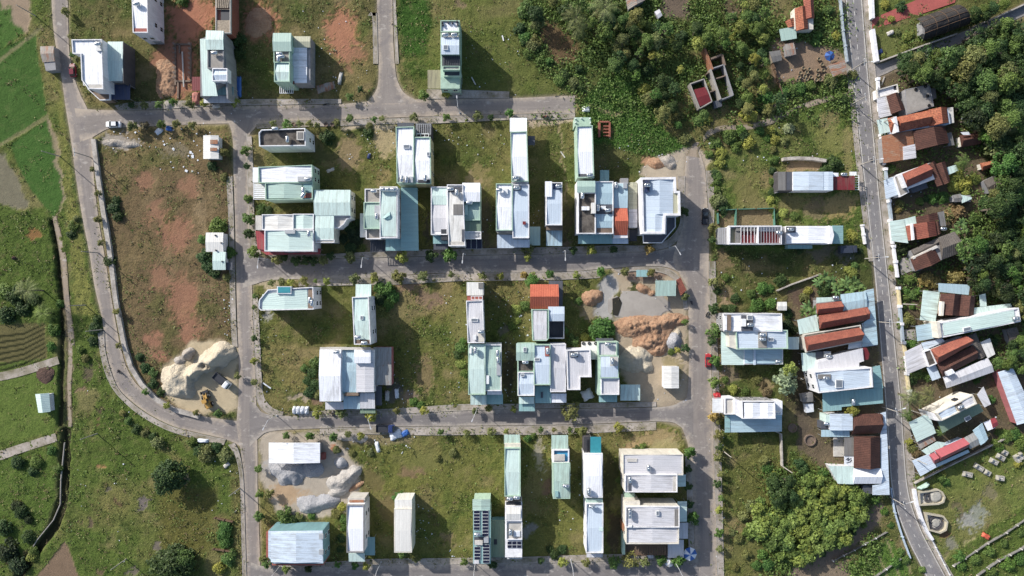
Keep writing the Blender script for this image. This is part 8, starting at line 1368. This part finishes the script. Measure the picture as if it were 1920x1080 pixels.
many('1795,330,19,yel 1808,345,18,yel 1790,350,14,yel 1832,335,13,yel 1812,362,10,yel 1770,370,14,lush 1750,372,12,lush 1690,382,11,olive 1685,392,9,gold 1725,378,9,mid 1738,372,8,dark 1672,316,10,mid 1662,322,8,dark 1795,398,22,brown 1785,402,15,olive 1830,410,14,mid 1852,380,18,dark 1895,375,14,yel 1880,370,10,yel 1690,468,17,deep 1684,485,10,dark 1672,502,7,yel 1684,500,7,dark 1740,525,18,gold 1752,530,14,gold 1795,520,22,gold 1820,500,20,olive 1845,528,15,brown 1850,540,12,brown 1870,510,18,dark 1700,545,9,lush 1712,552,11,mid 1722,546,9,lush 1700,560,9,mid 1688,522,10,dark 1705,525,12,mid 1702,600,17,olive 1690,612,9,mid 1712,575,8,lush 1696,575,8,mid 1720,700,19,mid 1728,690,14,olive 1740,704,13,mid 1712,712,12,dark 1700,645,9,lush 1714,648,11,lush 1862,640,14,dark 1870,634,9,mid 1840,706,7,lush 1832,715,8,lush 1860,750,9,lush 1712,842,11,olive 1706,830,9,yel 1718,850,10,brown 1706,785,7,mid 1873,812,9,mid 1890,820,16,mid 1905,815,14,lush 1920,830,18,mid 1870,832,12,mid 1765,898,12,mid 1775,905,10,lush 1770,890,8,yel 1850,845,8,mid 1875,840,10,lush 1910,870,9,yel 1730,1070,9,mid 1800,1045,12,lush 1830,1050,12,mid 1805,1062,12,lush 1890,1060,16,lush 1860,1075,14,mid 1915,1050,14,lush 1855,1035,12,mid 1885,1020,10,mid 1915,1000,9,mid 1880,440,14,dark 1897,420,12,mid 1870,460,16,mid 1855,455,10,lush', 'bush', 11, 'mid')
# -- labels: look first, then what it stands beside
for lx, ly, ph in ((1460, 560, 'the banana yard'), (1420, 300, 'the weedy plot by the dirt path'), (1560, 990, 'the vegetable plot'), (1820, 960, 'the cemetery meadow'), (1520, 130, 'the clay jar yard'), (60, 480, 'the field track'), (100, 800, 'the dark ditch'), (330, 480, 'the bare reddish plot'), (930, 90, 'the upper meadow'), (1180, 240, 'the vine slope'), (1195, 574, 'the grey mud pool'), (640, 60, 'the orange soil patch'), (725, 100, 'the top cross street'), (1405, 408, 'the net garden'), (1350, 920, 'the lowest east kerb'), (260, 740, 'the road bend'), (1680, 60, 'the temple garden'), (1410, 520, 'the shaded truck yard'), (560, 300, 'the shadow plot by the stained roof'), (840, 620, 'the dry middle meadow'), (840, 900, 'the wide lower meadow'), (1720, 720, 'the palm yard')): LAND.append((lx, ly, ph))
def rel(px, py):
    best = min(LAND, key=lambda l: (l[0]-px)**2+(l[1]-py)**2); dx, dy = px-best[0], py-best[1]
    w = ('right of' if dx > 0 else 'left of') if abs(dx) > abs(dy)*1.8 else (('below' if dy > 0 else 'above') if abs(dy) > abs(dx)*1.8 else ('lower ' if dy > 0 else 'upper ')+('right of' if dx > 0 else 'left of'))
    return w+' '+best[2]
NOUN = dict(dense='leafy tree', street='street tree', big='leafy tree', bush='shrub', open='loose leafy tree', broad='broad leaved tree', palm='palm tree', banana='banana plant')
made = {}
for t in TREES:
    if t[6]: made.setdefault(t[6], []).append(t); continue
    sz = 'small' if t[2] < 9 else ('big' if t[2] > 17 else 'medium'); base = '%s %s %s' % (sz, GW[t[3]], NOUN[t[4]])
    if t[9] in (DG, EG, OG): made.setdefault(('one', base, rel(t[0], t[1]), ''), []).append(t)
    else: made.setdefault(('one', base, rel(t[0], t[1]), ''), []).append(t)
ORD = ('first', 'second', 'third', 'fourth', 'fifth', 'sixth', 'seventh', 'eighth', 'ninth', 'tenth', 'eleventh', 'twelfth', 'thirteenth', 'fourteenth', 'fifteenth', 'sixteenth')
for key, ts in made.items():
    if isinstance(key, str): plant(ts[0], key, ts[0][9]); continue
    lab = key[1]+', '+(key[2] if key[0] == 'one' else key[3])
    if len(lab.split())+(3 if len(ts) > 1 else 0) > 16: lab = lab.split(' ', 1)[1].replace('very ', '').replace('loose leafy', 'leafy').replace(' green', '', 1)
    if len(ts) == 1: plant(ts[0], lab, ts[0][9] or 'shrubs and trees on the plots'); continue
    dx = max(t[0] for t in ts)-min(t[0] for t in ts); dy = max(t[1] for t in ts)-min(t[1] for t in ts)
    ts.sort(key=lambda t: t[0] if dx >= dy else t[1]); fr = ' from left' if dx >= dy else ' from top'
    for i, t in enumerate(ts): plant(t, '%s%s %s' % (ORD[min(i, 15)], fr, lab), t[9] or 'shrubs and trees on the plots')

# ---------------------------------------------------------------- weeds, vines and paddy: leaves nobody could count
def weeds(name, label, spots, size, col, hgt, per, spread, seed, rng_h=(.3, 1)):
    r_ = np.random.default_rng(seed); P_ = []; N_ = []
    for px, py, k in spots:
        x, y = W(px, py); z = gz(px, py); m = max(3, int(per*k)); q = r_.normal(size=(m, 3))*np.array([spread*k, spread*k, hgt*.35*k]); q[:, 2] = np.abs(q[:, 2])+.05; P_.append(np.array([x, y, z])+q); N_.append(r_.normal(size=(m, 3))*.6+np.array([0, 0, .8]))
    me = leafmesh(name, np.concatenate(P_), np.concatenate(N_), size, r_); o = bpy.data.objects.new(name, me); COL.objects.link(o); o.color = GREEN[col]; tag(o, label, 'weeds', kind='stuff')
HOUSEBOX = []
wr = random.Random(5)
def spots(n_, x0, y0, x1, y1, thr=.35, k0=.5, k1=1.3):
    out = []; tries = 0
    while len(out) < n_ and tries < n_*12:
        tries += 1; px, py = wr.uniform(x0, x1), wr.uniform(y0, y1); v = gveg(px, py)
        if v > thr and wr.random() < v and (vnoise(np.float64(px*.03), np.float64(py*.03))+vnoise(np.float64(px*.11+9), np.float64(py*.11)))*.5 > .47-.1*wr.random(): out.append((px, py, wr.uniform(k0, k1)))
    return out
weeds('weeds', 'olive green weed tufts over the empty plots', spots(3800, -10, -10, 1930, 1090), .3, 'olive', .65, 8, .5, 1)
weeds('weeds', 'dark green weed tufts over the empty plots', spots(2600, -10, -10, 1930, 1090, .5), .3, 'mid', .7, 8, .55, 2)
weeds('weeds', 'dry yellowish weed tufts over the empty plots', spots(1900, -10, -10, 1930, 1090), .3, 'brown', .6, 7, .45, 3)
weeds('undergrowth', 'dark undergrowth between the trees of the woods', spots(1300, 960, -10, 1600, 230, .7, .8, 1.8)+spots(1100, 1690, 60, 1930, 700, .3, .8, 2)+spots(500, 1440, 880, 1640, 1080, .3, .8, 2), .45, 'mid', 1.0, 12, .9, 4)
vs_ = [(wr.uniform(1085, 1300), wr.uniform(120, 305)) for _ in range(2600)]
weeds('vines', 'lush green creeping vines on the slope above the street end', [(x, y, wr.uniform(.5, 1.1)*(.5+.8*float(vnoise(np.float64(x*.09), np.float64(y*.09))))) for x, y in vs_ if polymask is not None and gveg(x, y) > .86], .3, 'vine', .55, 11, .7, 5)
weeds('verge_weeds', 'weeds growing over the pavements and kerbs', [(wr.uniform(*a[0]), wr.uniform(*a[1]), wr.uniform(.35, .9)) for a in (((425, 437), (330, 650)), ((474, 492), (550, 750)), ((480, 1080), (214, 238)), ((560, 1130), (508, 535)), ((600, 1230), (800, 816)), ((500, 860), (768, 782)), ((1330, 1358), (490, 1080)), ((440, 456), (840, 1080)), ((210, 700), (188, 204)), ((1572, 1636), (0, 480)), ((184, 330), (640, 815)), ((500, 1280), (1044, 1058)), ((176, 210), (260, 540))) for _ in range(110)], .28, 'olive', .5, 8, .5, 6)
many_rows = []
